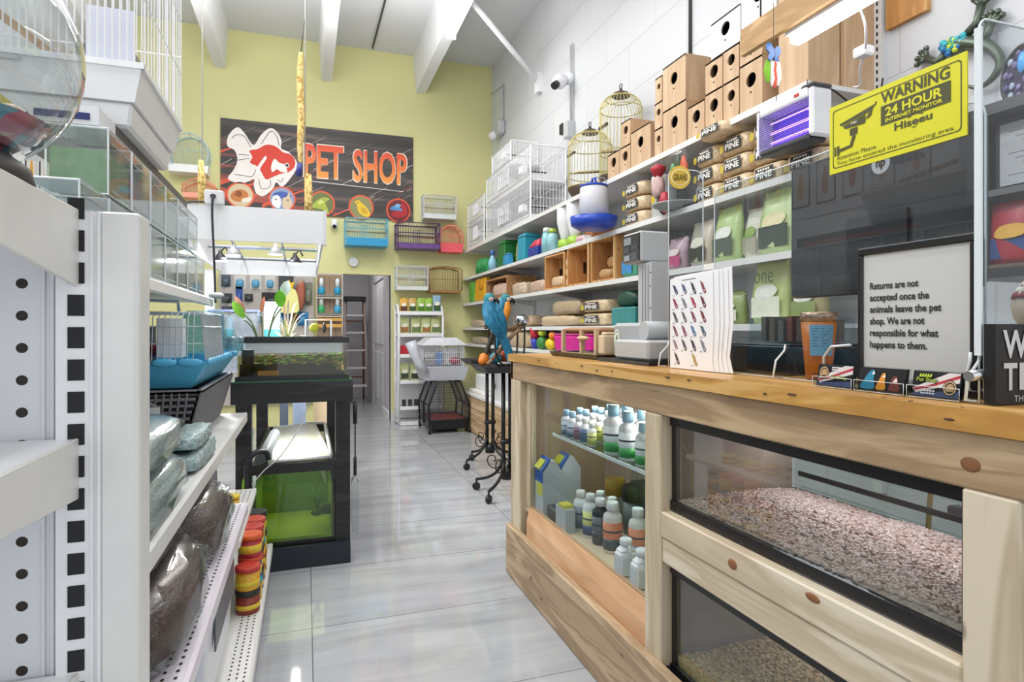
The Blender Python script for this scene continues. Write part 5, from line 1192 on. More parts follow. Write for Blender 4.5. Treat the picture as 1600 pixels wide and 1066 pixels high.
# low bench below
t = thing('bench', 'low plank-fronted bench with white top under the far shelves', 'bench', (2.2, 5.5, 0))
for i in range(3): MB(wood('bench_wood', 'a98860', 'c5a680', 'd6bd98', 1, .6, .9)).box(1.9, 1.92, 3.2, 7.42, .01 + i * .145, .148 + i * .145).build('plank', t, bevel=.004)
MB(P('e9e8e6', .35)).box(1.885, 2.5, 3.2, 7.44, .447, .475).build('top', t)
MB(P('b7a88f', .6)).box(1.92, 2.5, 7.38, 7.42, 0, .447).box(1.92, 2.5, 3.2, 3.24, 0, .447).build('end_panel', t)
t = thing('bucket', 'white bucket with black lettering on the bench by the bird stands', 'bucket', (2.1, 6.3, .476)); MB(P('eceded', .35)).lathe((2.08, 6.3, .476), [(.12, 0), (.14, .3), (.147, .3), (.147, .32), (.14, .33)], 24).build('body', t)
m = MB(BLACK)
for k in range(3): m.box(1.9335, 1.945, 6.32 - k * .035, 6.34 - k * .035, .6, .66)
m.build('printed_mark', t)
tag(MB(P('f0f0ee', .4)).box(1.95, 2.3, 5.2, 5.8, .476, .53).build('white_tray', bevel=.01), 'flat white tray on the bench behind the bird stands', 'tray')
tag(MB(P('ecebe4', .4)).box(1.93, 2.3, 6.7, 7.3, .476, .52).build('white_tray', bevel=.01), 'flat white tray on the far end of the bench', 'tray')
tag(MB(P('f2f2f2', .4)).box(2.0, 2.35, 6.75, 7.25, .521, .70).build('white_carton', bevel=.01), 'white carton on the far tray of the bench', 'carton')

# ---------------- top shelf: wire cages
def wire_box(name, x0, x1, y0, y1, z0, z1, label, group, door=None, r=.0022, dy=26, tray=.05):
    t = thing(name, label, 'bird cage', ((x0 + x1) / 2, (y0 + y1) / 2, z0), group)
    m = MB(WIREW); zt = z0 + tray
    for x in (x0, x1): m.grid_wires((x, y0, zt), (0, y1 - y0, 0), (0, 0, z1 - zt), dy, 4, r)
    k = max(8, int(dy * (x1 - x0) / (y1 - y0)))
    for y in (y0, y1): m.grid_wires((x0, y, zt), (x1 - x0, 0, 0), (0, 0, z1 - zt), k, 4, r)
    m.grid_wires((x0, y0, z1), (0, y1 - y0, 0), (x1 - x0, 0, 0), dy, 3, r); m.build('wires', t)
    f = MB(WHITE)
    for x in (x0, x1):
        for y in (y0, y1): f.bar((x, y, z0), (x, y, z1), .009)
        f.bar((x, y0, z1), (x, y1, z1), .009); f.bar((x, y0, zt), (x, y1, zt), .009)
    f.bar((x0, y0, z1), (x1, y0, z1), .009).bar((x0, y1, z1), (x1, y1, z1), .009); f.build('frame', t)
    MB(P('e3e4e5', .35)).tub((x0 + .01, x1 - .01, y0 + .01, y1 - .01), z0, (x0, x1, y0, y1), zt, .006).build('tray', t)
    if door: MB(WHITE).grid_wires((x0 - .008, door[0], zt + .05), (0, door[1], 0), (0, 0, (z1 - zt) * .6), 5, 2, .006).build('door', t)
    MB(P('4a3c30', .6)).cyl((x0 + .02, (y0 * .7 + y1 * .3), (zt + z1) / 2), (x1 - .02, (y0 * .7 + y1 * .3), (zt + z1) / 2), .008, n=6).build('perch', t)
    m = MB(P('f2f3f4', .35)); m.box(x0 + .005, x0 + .06, y0 + .25, y0 + .38, zt + .08, zt + .15); m.build('feeder_cup', t)
    return t
CG = 'white wire cages on the top shelf'
wire_box('wire_cage', 2.12, 2.5, 5.62, 7.15, 2.351, 2.75, 'large white wire cage on the top shelf, lower of the stacked pair', CG, (6.3, .35), dy=48)
wire_box('wire_cage', 2.12, 2.5, 5.62, 7.15, 2.76, 3.10, 'large white wire cage on the top shelf, upper of the stacked pair', CG, (6.3, .35), dy=48)
wire_box('wire_cage', 2.13, 2.48, 7.3, 8.1, 2.351, 2.66, 'small white wire cage against the yellow wall, lower of two', CG, (7.6, .2), dy=24)
wire_box('wire_cage', 2.13, 2.48, 7.3, 8.1, 2.67, 2.96, 'small white wire cage against the yellow wall, upper of two', CG, (7.6, .2), dy=24)
wire_box('wire_cage', 2.16, 2.48, 6.35, 7.05, 3.11, 3.36, 'white wire cage standing highest, on the stacked pair', CG, None, dy=24)
tag(MB(BLACK).cyl((2.2, 5.75, 2.60), (2.2, 6.15, 2.62), .008, n=6).build('perch_rod'), 'short black rod perch inside the lower large wire cage', 'perch')
# brass domed cages
def dome_cage(x, y, z, r, h, label):
    t = thing('domed_cage', label, 'bird cage', (x, y, z), 'round brass bird cages on the top shelf'); BR = P('c9bd74', .3, .4); DB = P('4a3a30', .4)
    MB(DB).lathe((x, y, z), [(r * .75, 0), (r * .8, .01), (r * 1.03, .085), (r * 1.0, .1)], 28).build('base', t)
    m = MB(BR); n = 36; hz = h - r * .75
    for i in range(n):
        a = 2 * math.pi * i / n; c, s_ = math.cos(a), math.sin(a)
        m.tube([(x + r * c, y + r * s_, z + .1), (x + r * c, y + r * s_, z + hz)] + [(x + r * c * math.cos(b), y + r * s_ * math.cos(b), z + hz + r * .75 * math.sin(b)) for b in (.4, .8, 1.15, 1.45)], .0022, 4, caps=False)
    for zz, rr in ((.1, r), (hz * .45, r), (hz, r), (hz + r * .5, r * .72)): m.tube([(x + rr * math.cos(a), y + rr * math.sin(a), z + zz) for a in [2 * math.pi * k / 28 for k in range(28)]], .004, 5, closed=True)
    m.build('wires', t)
    MB(DB).lathe((x, y, z + h - .01), [(.07, -.01), (.06, .015), (.015, .035), (.012, .05)], 18).tube([(x, y + .02 * math.cos(a), z + h + .06 + .02 * math.sin(a)) for a in [k * math.pi / 6 for k in range(12)]], .004, 5, closed=True).build('cap', t)
    MB(P('7a5c44', .6)).cyl((x - r * .9, y + .05, z + h * .38), (x + r * .9, y - .05, z + h * .42), .008, n=8).build('perch', t)
    MB(DB).box(x - r * .98, x - r * .9, y - .07, y + .07, z + h * .62, z + h * .65).build('latch_bar', t)
dome_cage(2.28, 4.62, 2.351, .185, .58, 'round brass bird cage, the lower and farther of the two on the top shelf')
dome_cage(2.33, 4.18, 2.351, .165, .74, 'round brass bird cage, the taller one against the nest boxes')
# nest boxes
NB = 'wooden nest boxes on the top shelf'
def nest(y0, y1, z0, z1, label, depth=.2, x0=2.115, mat_=None, hole=.5):
    t = thing('nest_box', label, 'nest box', ((x0 + depth / 2), (y0 + y1) / 2, z0), NB); mm = mat_ or PLY; th = .009; w = y1 - y0
    y0 += .002; y1 -= .002
    m = MB(mm).box(x0 + th, x0 + depth, y0, y0 + th, z0, z1 - th).box(x0 + th, x0 + depth, y1 - th, y1, z0, z1 - th).box(x0 + th, x0 + depth, y0 + th, y1 - th, z0, z0 + th).box(x0 + depth - th, x0 + depth, y0 + th, y1 - th, z0 + th, z1 - th)
    m.build('carcass', t)
    # front with a true round hole: ring of quads from circle to rectangle
    n = 32; cy, cz, r = (y0 + y1) / 2, z0 + (z1 - z0) * .62, min(w * .23, .036); vs = []
    for xx in (x0, x0 + th):
        for i in range(n):
            a = 2 * math.pi * i / n; vs.append((xx, cy + r * math.cos(a), cz + r * math.sin(a)))
        for i in range(n):
            a = 2 * math.pi * i / n; c, s_ = math.cos(a), math.sin(a); k = min((y1 - cy) / abs(c) if abs(c) > 1e-6 else 9, ((z1 - cz) if s_ > 0 else (cz - z0)) / abs(s_) if abs(s_) > 1e-6 else 9)
            vs.append((xx, cy + k * c, cz + k * s_))
    F = [(i, (i + 1) % n, n + (i + 1) % n, n + i) for i in range(n)] + [(2 * n + (i + 1) % n, 2 * n + i, 3 * n + i, 3 * n + (i + 1) % n) for i in range(n)] + [((i + 1) % n, i, 2 * n + i, 2 * n + (i + 1) % n) for i in range(n)] + [(n + i, n + (i + 1) % n, 3 * n + (i + 1) % n, 3 * n + i) for i in range(n)]
    # corners
    m = MB(mm).add(vs, F)
    for a, b in ((y0, z0), (y1, z0), (y0, z1), (y1, z1)):
        q = [v for v in vs[n:2 * n]]; p = sorted(q, key=lambda v: (v[1] - a) ** 2 + (v[2] - b) ** 2)[:2]; m.add([p[0], p[1], (x0, a, b)], [(0, 1, 2)])
    m.build('front', t)
    MB(P('2a1c12', .8)).cyl((x0 - .0008, cy, cz - r * 1.75), (x0 + .001, cy, cz - r * 1.75), r * .16, n=8).build('perch_hole', t)
    MB(mm).box(x0, x0 + depth + .004, y0, y1, z1 - th + .0003, z1).build('lid', t)
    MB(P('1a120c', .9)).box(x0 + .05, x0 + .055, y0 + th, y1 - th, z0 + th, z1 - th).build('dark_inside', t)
Z0 = 2.3505
nest(3.815, 3.99, Z0, 2.535, 'small nest box at the far left end of the nest box row')
nest(3.66, 3.81, Z0, 2.535, 'small nest box second from the left in the bottom row')
nest(3.662, 3.79, 2.537, 2.71, 'nest box resting on the two small ones at the far left', .26)
nest(3.405, 3.655, Z0, 2.60, 'taller nest box right of the two small ones at the far end')
nest(3.265, 3.36, Z0, 2.525, 'narrow nest box in the bottom row beside the large stacked pair')
nest(3.265, 3.36, 2.527, 2.69, 'narrow nest box on the narrow one beside the large stacked pair')
nest(3.018, 3.26, Z0, 2.608, 'large nest box, lower of the big stacked pair', .3)
nest(3.022, 3.265, 2.61, 2.88, 'large nest box, upper of the big stacked pair', .34)
nest(3.27, 3.35, 2.692, 2.85, 'narrow nest box, third up beside the large stacked pair', .2)
nest(2.845, 3.0, Z0, 2.545, 'bottom row nest box just right of the large pair')
nest(2.69, 2.84, Z0, 2.56, 'bottom row nest box second right of the large pair')
nest(2.69, 2.84, 2.562, 2.73, 'middle row nest box just right of the large pair')
nest(2.56, 2.686, Z0, 2.56, 'bottom row nest box third right of the large pair')
nest(2.56, 2.686, 2.562, 2.735, 'middle row nest box right above the third bottom one')
nest(2.392, 2.556, Z0, 2.60, 'nearest bottom row nest box, beside the strip light glow', .22)
WN = P('e2e0dc', .5)
nest(2.55, 2.79, 2.737, 2.93, 'white-fronted nest box on top of the middle row', .24, mat_=WN)
nest(2.30, 2.545, 2.76, 3.0, 'white-fronted nest box highest, partly behind the hanging plank', .24, mat_=WN)
nest(2.392, 2.556, 2.602, 2.757, 'plain nest box behind the hanging plank end', .22)
for (y0, y1, x0, z1, l) in ((2.10, 2.30, 2.32, 2.98, 'tall plain plywood box at the near end of the top shelf'), (2.12, 2.30, 2.125, 2.9, 'tall plywood box beside the white lit side of the nest boxes')):
    t = thing('plywood_box', l, 'box', (x0 + .1, (y0 + y1) / 2, Z0)); MB(PLY).box(x0, x0 + .185, y0, y1, Z0, z1).build('carcass', t, bevel=.003); MB(PLY).box(x0 - .003, x0 + .188, y0 - .003, y1 + .003, z1 + .0005, z1 + .012).build('lid', t)

# ---------------- pine shaving bales
def bale(x, y, z, w, h, label, group, d=.26, s='PINE', t0='d9bf98'):
    t = thing('shavings_bale', label, 'bale', (x + d / 2, y, z), group)
    BM = speck('bale_' + t0, [t0, 'e2cba8', 'cdb088', 'ead8ba'], 90, .35, coat=.3, bump=.15)
    MB(BM).ell((x + d / 2, y, z + h / 2), (d / 2 * 1.02, w / 2, h / 2), 22, 12, .38, .05, 3, y * 7 + z).build('bag', t)
    m = MB(P('3a3a3e', .5)); X = x - .012; m.quad((X, y + w * .26, z + h * .2), (X, y - w * .3, z + h * .2), (X, y - w * .3, z + h * .78), (X, y + w * .26, z + h * .78))
    m.mat(P('f1eee6', .5)).text(s, (X - .001, y + w * .22, z + h * .27), (0, -w * .48, 0), (0, 0, h * .3), True, off=.0015)
    for k in range(5): m.quad((X - .001, y + w * (.17 - k * .075), z + h * .63), (X - .001, y + w * (.115 - k * .075), z + h * .63), (X - .001, y + w * (.115 - k * .075), z + h * .72), (X - .001, y + w * (.17 - k * .075), z + h * .72))
    m.mat(P('c8b53a', .5)).disc((.5, .5), .5, .5, (X - .0005, y + w * .43, z + h * .2), (0, -w * .14, 0), (0, 0, h * .4), .001); m.build('printed_label', t)
    return t
BG = 'wrapped pine shaving bales behind the counter'
zb = 1.966; hh = .105
ysb = [2.868, 2.635, 2.402, 2.17]
for r_ in range(3):
    for i, y in enumerate(ysb):
        if r_ == 2 and i == 3: continue
        bale(2.14, y, zb + r_ * (hh + .0015), .225, hh, 'wrapped pine bale, %s row of the near stack, %s from the left' % (['bottom', 'middle', 'top'][r_], ORD[i]), BG)
bale(2.06, 2.72, zb + 3 * (hh + .0015) + .002, .25, .07, 'pine bale lying across the top, jutting out under the top shelf', BG, .3)
for i, l in enumerate(('bottom', 'middle', 'top')): bale(2.13, 3.66, zb + i * .1, .27, .098, 'pine bale in the stack of three behind the blue feeder, ' + l, 'pine bales behind the feeder')
for i, l in enumerate(('lower', 'upper')): bale(2.13, 4.28, 1.279 + i * .105, .42, .103, 'bale with green print, %s of two on the second shelf' % l, 'two bales on the second shelf', .3, 'PINE', 'd8c3a2')
# ---------------- fourth shelf, far to near
z4 = 1.966
t = thing('poultry_feeder', 'blue and white hanging poultry feeder at the front edge of the fourth shelf', 'feeder', (2.0, 3.97, 1.975)); c = (1.99, 3.97, 1.978); BL = P('1f46b4', .3)
MB(BL).lathe(c, [(.10, .0), (.11, .0), (.165, .03), (.175, .09), (.168, .09), (.155, .04), (.1, .03)], 32).build('pan', t)
MB(P('d9dbe2', .35)).lathe(c, [(.115, .05), (.1, .30), (.095, .31)], 28).build('hopper', t)
MB(BL).lathe(c, [(.1, .31), (.103, .312), (.1, .325), (.05, .335)], 28).tube([(c[0], c[1] - .035, c[2] + .33), (c[0], c[1] - .025, c[2] + .375), (c[0], c[1] + .025, c[2] + .375), (c[0], c[1] + .035, c[2] + .33)], .008, 6).build('lid_and_handle', t)
MB(STEEL).tube([(2.093, 3.97, 2.335), (2.07, 3.97, 2.365), (2.0, 3.97, 2.362), (1.985, 3.97, 2.348)], .004, 6).build('hook', t)
for y, l in ((4.86, 'tall white jug feeder with lime base, left of two behind the blue feeder'), (4.66, 'tall white jug feeder with lime base, right of two behind the blue feeder')):
    t = thing('jug_feeder', l, 'feeder', (2.17, y, z4), 'white jug feeders'); MB(P('9bc23c', .4)).lathe((2.17, y, z4), [(.075, 0), (.08, .02), (.07, .07)], 18).build('base', t); MB(P('e6e7e8', .35)).lathe((2.17, y, z4 + .05), [(.04, 0), (.055, .05), (.085, .17), (.085, .29), (.078, .31), (.0, .315)], 20).build('reservoir', t)
items4 = [(2.2, 7.75, .30, .10, .10, '1d6b34', 'row of small dark green cups against the yellow wall on the fourth shelf', 'cup row'), (2.2, 7.33, .42, .2, .2, '1f8a45', 'green ribbed plastic bin on the fourth shelf near the yellow wall', 'bin'), (2.2, 6.55, .26, .2, .30, '1d6e35', 'tall dark green plastic house on the fourth shelf', 'container'),
          (2.13, 6.36, .16, .08, .13, '2f8fc0', 'small blue box in front of the dark green house', 'box'), (2.3, 6.2, .30, .18, .26, 'd8bf7a', 'stack of tan cartons beside the dark green house', 'carton'), (2.2, 5.88, .22, .2, .28, '2b97ae', 'teal plastic carrier on the fourth shelf', 'carrier')]
for x, y, w, d, h, c, l, cat in items4:
    m = MB(P(c, .35))
    if cat == 'cup row':
        t = thing('cup_row', l, 'cups', (x, y, z4))
        for i in range(4): MB(P(c, .35)).lathe((x, y + .11 - i * .075, z4), [(.025, 0), (.033, .1), (.03, .1)], 12).build('cup', t)
        continue
    t = thing({'bin': 'ribbed_bin', 'container': 'pet_house', 'box': 'small_box', 'carton': 'carton_stack', 'carrier': 'pet_carrier'}[cat], l, cat, (x, y, z4))
    m.frustum((x - d / 2, x + d / 2, y - w / 2, y + w / 2), z4, (x - d / 2 * .92, x + d / 2 * .92, y - w / 2 * .94, y + w / 2 * .94), z4 + h * .85)
    m.build('body', t, bevel=.015, seg=2)
    m = MB(P(c, .3))
    if cat == 'bin':
        for i in range(5): m.cyl((x - d / 2, y - w / 2 + .045 + i * w / 5, z4), (x - d / 2 * .93, y - w / 2 + .045 + i * w / 5, z4 + h * .86), .025, n=8)
        m.build('ribs', t)
    else:
        m.frustum((x - d / 2, x + d / 2, y - w / 2, y + w / 2), z4 + h * .852, (x - d * .38, x + d * .38, y - w * .4, y + w * .4), z4 + h, True, True).build('lid', t, bevel=.01)
        if cat == 'carton': MB(P('c9a95f', .5)).box(x - d / 2 - .002, x - d / 2 + .004, y - w / 2, y + w / 2, z4 + h * .4, z4 + h * .44).build('seam', t)
t = thing('spray_bottle', 'clear blue bottle between the green bin and the dark green house', 'bottle', (2.13, 6.95, z4)); MB(P('8fc3d8', .2)).lathe((2.13, 6.95, z4), [(.05, 0), (.055, .1), (.025, .16), (.02, .18)], 14).build('body', t); MB(P('3f6fb0', .3)).lathe((2.13, 6.95, z4 + .18), [(.028, 0), (.024, .06)], 12).build('cap', t)
t = thing('scoop_box', 'blue and red plastic carrier tilted on the fourth shelf', 'carrier', (2.17, 5.5, z4)); MB(P('28409a', .35)).frustum((2.09, 2.26, 5.38, 5.62), z4, (2.09, 2.25, 5.37, 5.63), z4 + .09).build('base', t, bevel=.01); MB(P('c62d4a', .35)).frustum((2.09, 2.26, 5.38, 5.62), z4 + .091, (2.14, 2.22, 5.44, 5.56), z4 + .17).build('lid', t, bevel=.012)
for i, (y, c, l) in enumerate(((5.26, '8fc4cc', 'clear aqua water bottle, left of two before the white jugs'), (5.12, '9ccdd6', 'clear aqua water bottle with lime lid, right of two before the white jugs'))):
    t = thing('water_bottle', l, 'bottle', (2.15, y, z4), 'aqua water bottles'); MB(P(c, .2)).lathe((2.15, y, z4), [(.055, 0), (.055, .13), (.04, .2 - i * .03)], 14).build('body', t); MB(P('e4ece8' if i == 0 else 'a9c24a', .3)).lathe((2.15, y, z4 + .2 - i * .03), [(.045, 0), (.035, .04)], 14).build('cap', t)
t = thing('toy_pack', 'pink and white packet lying in front of the blue feeder on the fourth shelf', 'packet', (2.14, 4.45, z4)); MB(P('e0b3bd', .4, vary=.3, scale=30)).ell((2.13, 4.46, z4 + .025), (.03, .09, .024), 12, 8, .6, .1).build('bag', t); MB(P('f2f0ee', .5)).box(2.1, 2.16, 4.36, 4.375, z4 + .001, z4 + .04).build('header', t)
tag(MB(P('a8683a', .5)).box(2.2, 2.4, 4.42, 4.56, z4, z4 + .14).build('brown_carton', bevel=.005), 'brown carton between the white jugs and the blue feeder', 'carton')
t = thing('white_canister', 'tall white canister with yellow and black label beside the stack of bales', 'canister', (2.2, 3.38, z4)); MB(P('e9eaea', .35)).lathe((2.2, 3.38, z4), [(.078, 0), (.08, .27), (.075, .275)], 24).build('body', t)
m = MB(P('d9b82e', .4))
def arc_label(m, c, r, a0, a1, z0, z1):
    vs = [(c[0] + r * math.cos(math.radians(a0 + (a1 - a0) * i / 8)), c[1] + r * math.sin(math.radians(a0 + (a1 - a0) * i / 8)), zz) for zz in (z0, z1) for i in range(9)]; m.add(vs, [(i, i + 1, i + 10, i + 9) for i in range(8)], True)
arc_label(m, (2.2, 3.38), .081, 130, 190, z4 + .1, z4 + .15); m.mat(P('3a3a3c', .4)); arc_label(m, (2.2, 3.38), .0812, 130, 190, z4 + .15, z4 + .22); m.build('label', t)
t = thing('grey_pan', 'shallow grey pan jutting out from the fourth shelf below the canister', 'pan', (2.1, 3.2, z4)); MB(P('8e9092', .4)).lathe((2.13, 3.12, z4 + .001), [(.09, 0), (.15, .03), (.157, .035), (.145, .03), (.085, .006)], 30).build('bowl', t); MB(P('a2a4a6', .3)).tube([(2.13 + .152 * math.cos(a), 3.12 + .152 * math.sin(a), z4 + .035) for a in [k * math.pi / 15 for k in range(30)]], .005, 6, closed=True).build('rim', t)
t = thing('white_canister', 'white domed canister behind the tall acrylic panel', 'canister', (2.36, 3.14, z4)); MB(P('dcdddd', .35)).lathe((2.37, 3.14, z4), [(.08, 0), (.08, .16), (.05, .2)], 22).build('body', t); MB(P('cfd0d0', .3)).lathe((2.37, 3.14, z4 + .2), [(.05, 0), (.04, .03)], 18).build('lid', t)
# toys hanging from the top shelf lip
t = thing('hanging_toy', 'red and black bird toy hanging from the top shelf lip by the bales', 'toy', (2.085, 3.28, 2.05))
MB(P('b5303c', .4)).lathe((2.085, 3.27, 2.2), [(.02, 0), (.045, .04), (.05, .06), (.02, .08)], 14).build('bell', t); MB(P('c9a9a5', .5, vary=.4, scale=40)).ell((2.085, 3.27, 2.14), (.035, .05, .07), 12, 8, .8, .2).build('rope_body', t)
MB(P('2a2022', .5)).tube([(2.085, 3.27, 2.1), (2.085, 3.24, 2.0), (2.085, 3.20, 1.97)], .018, 8).build('strap', t); MB(P('b0263a', .4)).ell((2.085, 3.20, 2.03), (.03, .04, .07), 12, 8).build('tassel', t); MB(DARKG).cyl((2.09, 3.27, 2.27), (2.09, 3.27, 2.316), .0015, n=4).build('hook', t)
t = thing('hanging_toy', 'clear pack with green and orange toys hanging from the top shelf lip', 'toy', (2.085, 3.05, 2.1)); MB(CELLO).ell((2.085, 3.06, 2.2), (.025, .11, .11), 14, 8, .5, .05).build('bag', t)
MB(P('4f9a5a', .4)).ell((2.085, 3.11, 2.19), (.014, .03, .06), 10, 7).build('green_toy', t); MB(P('d9552e', .4)).ell((2.085, 3.0, 2.19), (.016, .035, .075), 10, 7, 1, .2).build('orange_toy', t); MB(P('3c5a3a', .4)).ell((2.085, 3.055, 2.24), (.012, .02, .04), 10, 7).build('dark_green_toy', t)
# ---------------- third shelf
z3 = 1.613
def crate(y0, y1, h, label, back=True):
    t = thing('wooden_crate', label, 'crate', (2.3, (y0 + y1) / 2, z3), 'wooden crates on the third shelf'); x0, x1 = 2.1, 2.46; h0 = z3
    MB(CRATE).box(x0, x1, y0, y0 + .022, h0, h0 + h).build('side', t); MB(CRATE).box(x0, x1, y1 - .022, y1, h0, h0 + h).build('side', t)
    MB(CRATE).box(x0, x1, y0 + .022, y1 - .022, h0, h0 + .015).build('bottom', t); MB(CRATE).box(x0, x1, y0 + .022, y1 - .022, h0 + h - .015, h0 + h).build('top', t); MB(CRATE).box(x1 - .012, x1, y0 + .022, y1 - .022, h0 + .015, h0 + h - .015).build('back', t)
    MB(P('3a281a', .8)).box(2.24, 2.27, y1 - .0225, y1 - .0215, h0 + h * .35, h0 + h * .65).build('hand_slot', t)
crate(4.75, 5.2, .31, 'open wooden crate with filled bottom, left of three on the third shelf')
crate(4.28, 4.69, .325, 'open wooden crate, middle of three on the third shelf')
crate(3.86, 4.24, .325, 'open wooden crate, right of three on the third shelf')
def sack(c, r, col, label, cat='bag', group=None, e=.55, amp=.14, name='sack', cols=None, tie=None):
    t = thing(name, label, cat, c, group); M_ = speck('sack_' + col, cols, 90, .5, coat=.2) if cols else P(col, .45, vary=.2, scale=30, bump=.2)
    MB(M_).ell((c[0], c[1], c[2] + r[2] * .97), r, 22, 12, e, amp, 4, c[1] * 5).build('filled_bag', t)
    MB(CELLO if not tie else P(tie, .5)).ell((c[0] - r[0] * .3, c[1] + r[1] * .95, c[2] + r[2] * 1.0), (r[0] * .5, r[1] * .22, r[2] * .5), 10, 6, .6, .2).build('twisted_end', t); return t
for i, z in enumerate((.0, .085, .17)): sack((2.16, 4.735 - .012, z3 + .0005 + z), (.05, .018, .042), 'dcc9ae', 'small bag of wood chews wedged between crates, %s' % ['bottom', 'middle', 'top'][i], 'bag', 'bags of chews between the crates')
sack((2.2, 4.97, z3 + .0155), (.09, .14, .05), 'd4b690', 'loose wood chews in the left crate', 'bag', None, cols=['d9bd98', 'c9a67c', 'e6d2b4'])
sack((2.2, 4.06, z3 + .016), (.09, .1, .04), 'c39a68', 'tan bag lying in the right crate', 'bag'); sack((2.22, 4.02, z3 + .098), (.07, .075, .045), 'b98e5f', 'brown bag on the tan bag in the right crate')
pouch('treat_bag', (2.17, 3.73, z3), .17, .27, '4f9a80', '3f8fd0', 'green and blue bag leaning by the right crate on the third shelf', None, (-1, 0), .09, 'e6e2d2', 'bag')
pouch('treat_bag', (2.2, 3.56, z3), .16, .24, '3a7a34', '6fae3f', 'dark green bag behind the scale head on the third shelf', None, (-1, 0), .09, 'a9c24a', 'bag')
tag(MB(P('5a3f30', .6)).ell((2.15, 3.45, z3 + .035), (.04, .06, .034), 12, 8).build('coconut'), 'round brown coconut behind the scale column', 'coconut')
tag(MB(P('5aa83a', .35)).frustum((2.12, 2.2, 7.78, 8.02), z3, (2.12, 2.2, 7.79, 8.01), z3 + .29).build('green_box', bevel=.015), 'bright green container at the far end of the third shelf', 'container')
t = thing('yellow_bin', 'yellow and orange container beside the bright green one', 'container', (2.16, 7.45, z3)); MB(P('e3a51e', .35)).frustum((2.11, 2.22, 7.2, 7.72), z3, (2.12, 2.21, 7.24, 7.7), z3 + .3).build('body', t, bevel=.02); MB(P('c98a1a', .4)).ell((2.11, 7.4, z3 + .2), (.02, .1, .06), 12, 8).build('face', t)
t = thing('wooden_crate', 'shallow brown crate of bagged toys on the third shelf near the far end', 'crate', (2.25, 6.75, z3)); CB = wood('brown_crate', '8f643f', 'a87a50', 'bc8f62', 1, .6, 1, False)
MB(CB).box(2.1, 2.45, 6.3, 6.33, z3, z3 + .24).build('side', t); MB(CB).box(2.1, 2.45, 7.1, 7.13, z3, z3 + .24).build('side', t); MB(CB).box(2.1, 2.45, 6.33, 7.1, z3, z3 + .02).build('bottom', t); MB(CB).box(2.1, 2.45, 6.33, 7.1, z3 + .22, z3 + .24).build('top', t); MB(CB).box(2.43, 2.45, 6.33, 7.1, z3 + .02, z3 + .22).build('back', t)
sack((2.2, 6.7, z3 + .021), (.08, .3, .08), 'd6c2ae', 'bagged pink and tan toys inside the brown crate', cols=['e2d0c2', 'c9a890', 'dcb8b0'])
sack((2.2, 6.03, z3), (.09, .20, .07), 'c9b79f', 'beige bag lying on the third shelf left of the crates', group='beige bags on the third shelf', cols=['cdbba3', 'b59d84', 'ddcdb8']); sack((2.19, 5.48, z3), (.08, .20, .06), 'c4a98f', 'pinkish beige bag lying against the left crate', group='beige bags on the third shelf', cols=['c9b09a', 'b58f78', 'dcc8b6'])
# near part of the third shelf, seen through the acrylic
pouch('seed_bag', (2.17, 3.17, z3), .2, .2, 'b79aa4', 'c25a86', 'cellophane gift bag with pink filling on the third shelf behind the acrylic', None, (-1, 0), .1, 'e6dcd8', 'bag')
pouch('seed_bag', (2.17, 2.93, z3), .19, .26, 'b4aea0', '4a4e48', 'grey and cream seed bag on the third shelf behind the acrylic', None, (-1, 0), .09, 'e8e2d0', 'bag')
pouch('seed_bag', (2.17, 2.70, z3), .2, .30, 'b9cf8a', '4c5a4c', 'pale green seed bag second right of the gift bag on the third shelf', None, (-1, 0), .1, 'f0efe2', 'bag')
pouch('seed_bag', (2.19, 2.525, z3), .12, .26, 'd9d6c4', 'a9a693', 'cream narrow seed bag between the green ones', None, (-1, 0), .08, '8fae5a', 'bag')
pouch('seed_bag', (2.17, 2.33, z3), .24, .32, 'c3d49a', '3f4a44', 'large pale green seed bag with dark foot at the shelf end', None, (-1, 0), .1, 'e9dcae', 'bag')
# ---------------- second shelf
z2 = 1.2785
sack((2.2, 7.7, z2), (.08, .3, .05), 'b9a78e', 'low brown bag at the far end of the second shelf', cols=['bfae98', 'a38d74', 'd0c2ae']); sack((2.2, 5.9, z2), (.1, .25, .06), 'b39a7a', 'tan sack with folded end on the second shelf, left of the big sacks')
sack((2.22, 5.0, z2), (.11, .42, .05), 'c9b394', 'large flat tan sack on the second shelf'); sack((2.22, 4.85, z2 + .1), (.1, .3, .065), 'b5a183', 'greyish tan sack lying on the large flat sack')
t = thing('toy_box', 'teal packaged toy stack beside the bales on the second shelf', 'toy', (2.2, 3.8, z2)); MB(P('3f8a8a', .4, vary=.25)).box(2.12, 2.3, 3.62, 3.95, z2, z2 + .13).build('lower_pack', t, bevel=.01); MB(P('1f4a3c', .4)).ell((2.18, 3.78, z2 + .19), (.06, .14, .06), 12, 8, .7, .2).build('upper_pack', t)
t = thing('steel_canister', 'pair of steel bowls in packaging hanging behind the scale column', 'bowl', (2.14, 3.55, z2)); MB(STEEL).lathe((2.2, 3.55, z2), [(.07, 0), (.075, .2), (.07, .2)], 18).build('outer_bowl', t); MB(CHROME).lathe((2.2, 3.55, z2 + .2), [(.06, 0), (.065, .08), (.06, .08)], 18).build('inner_bowl', t)
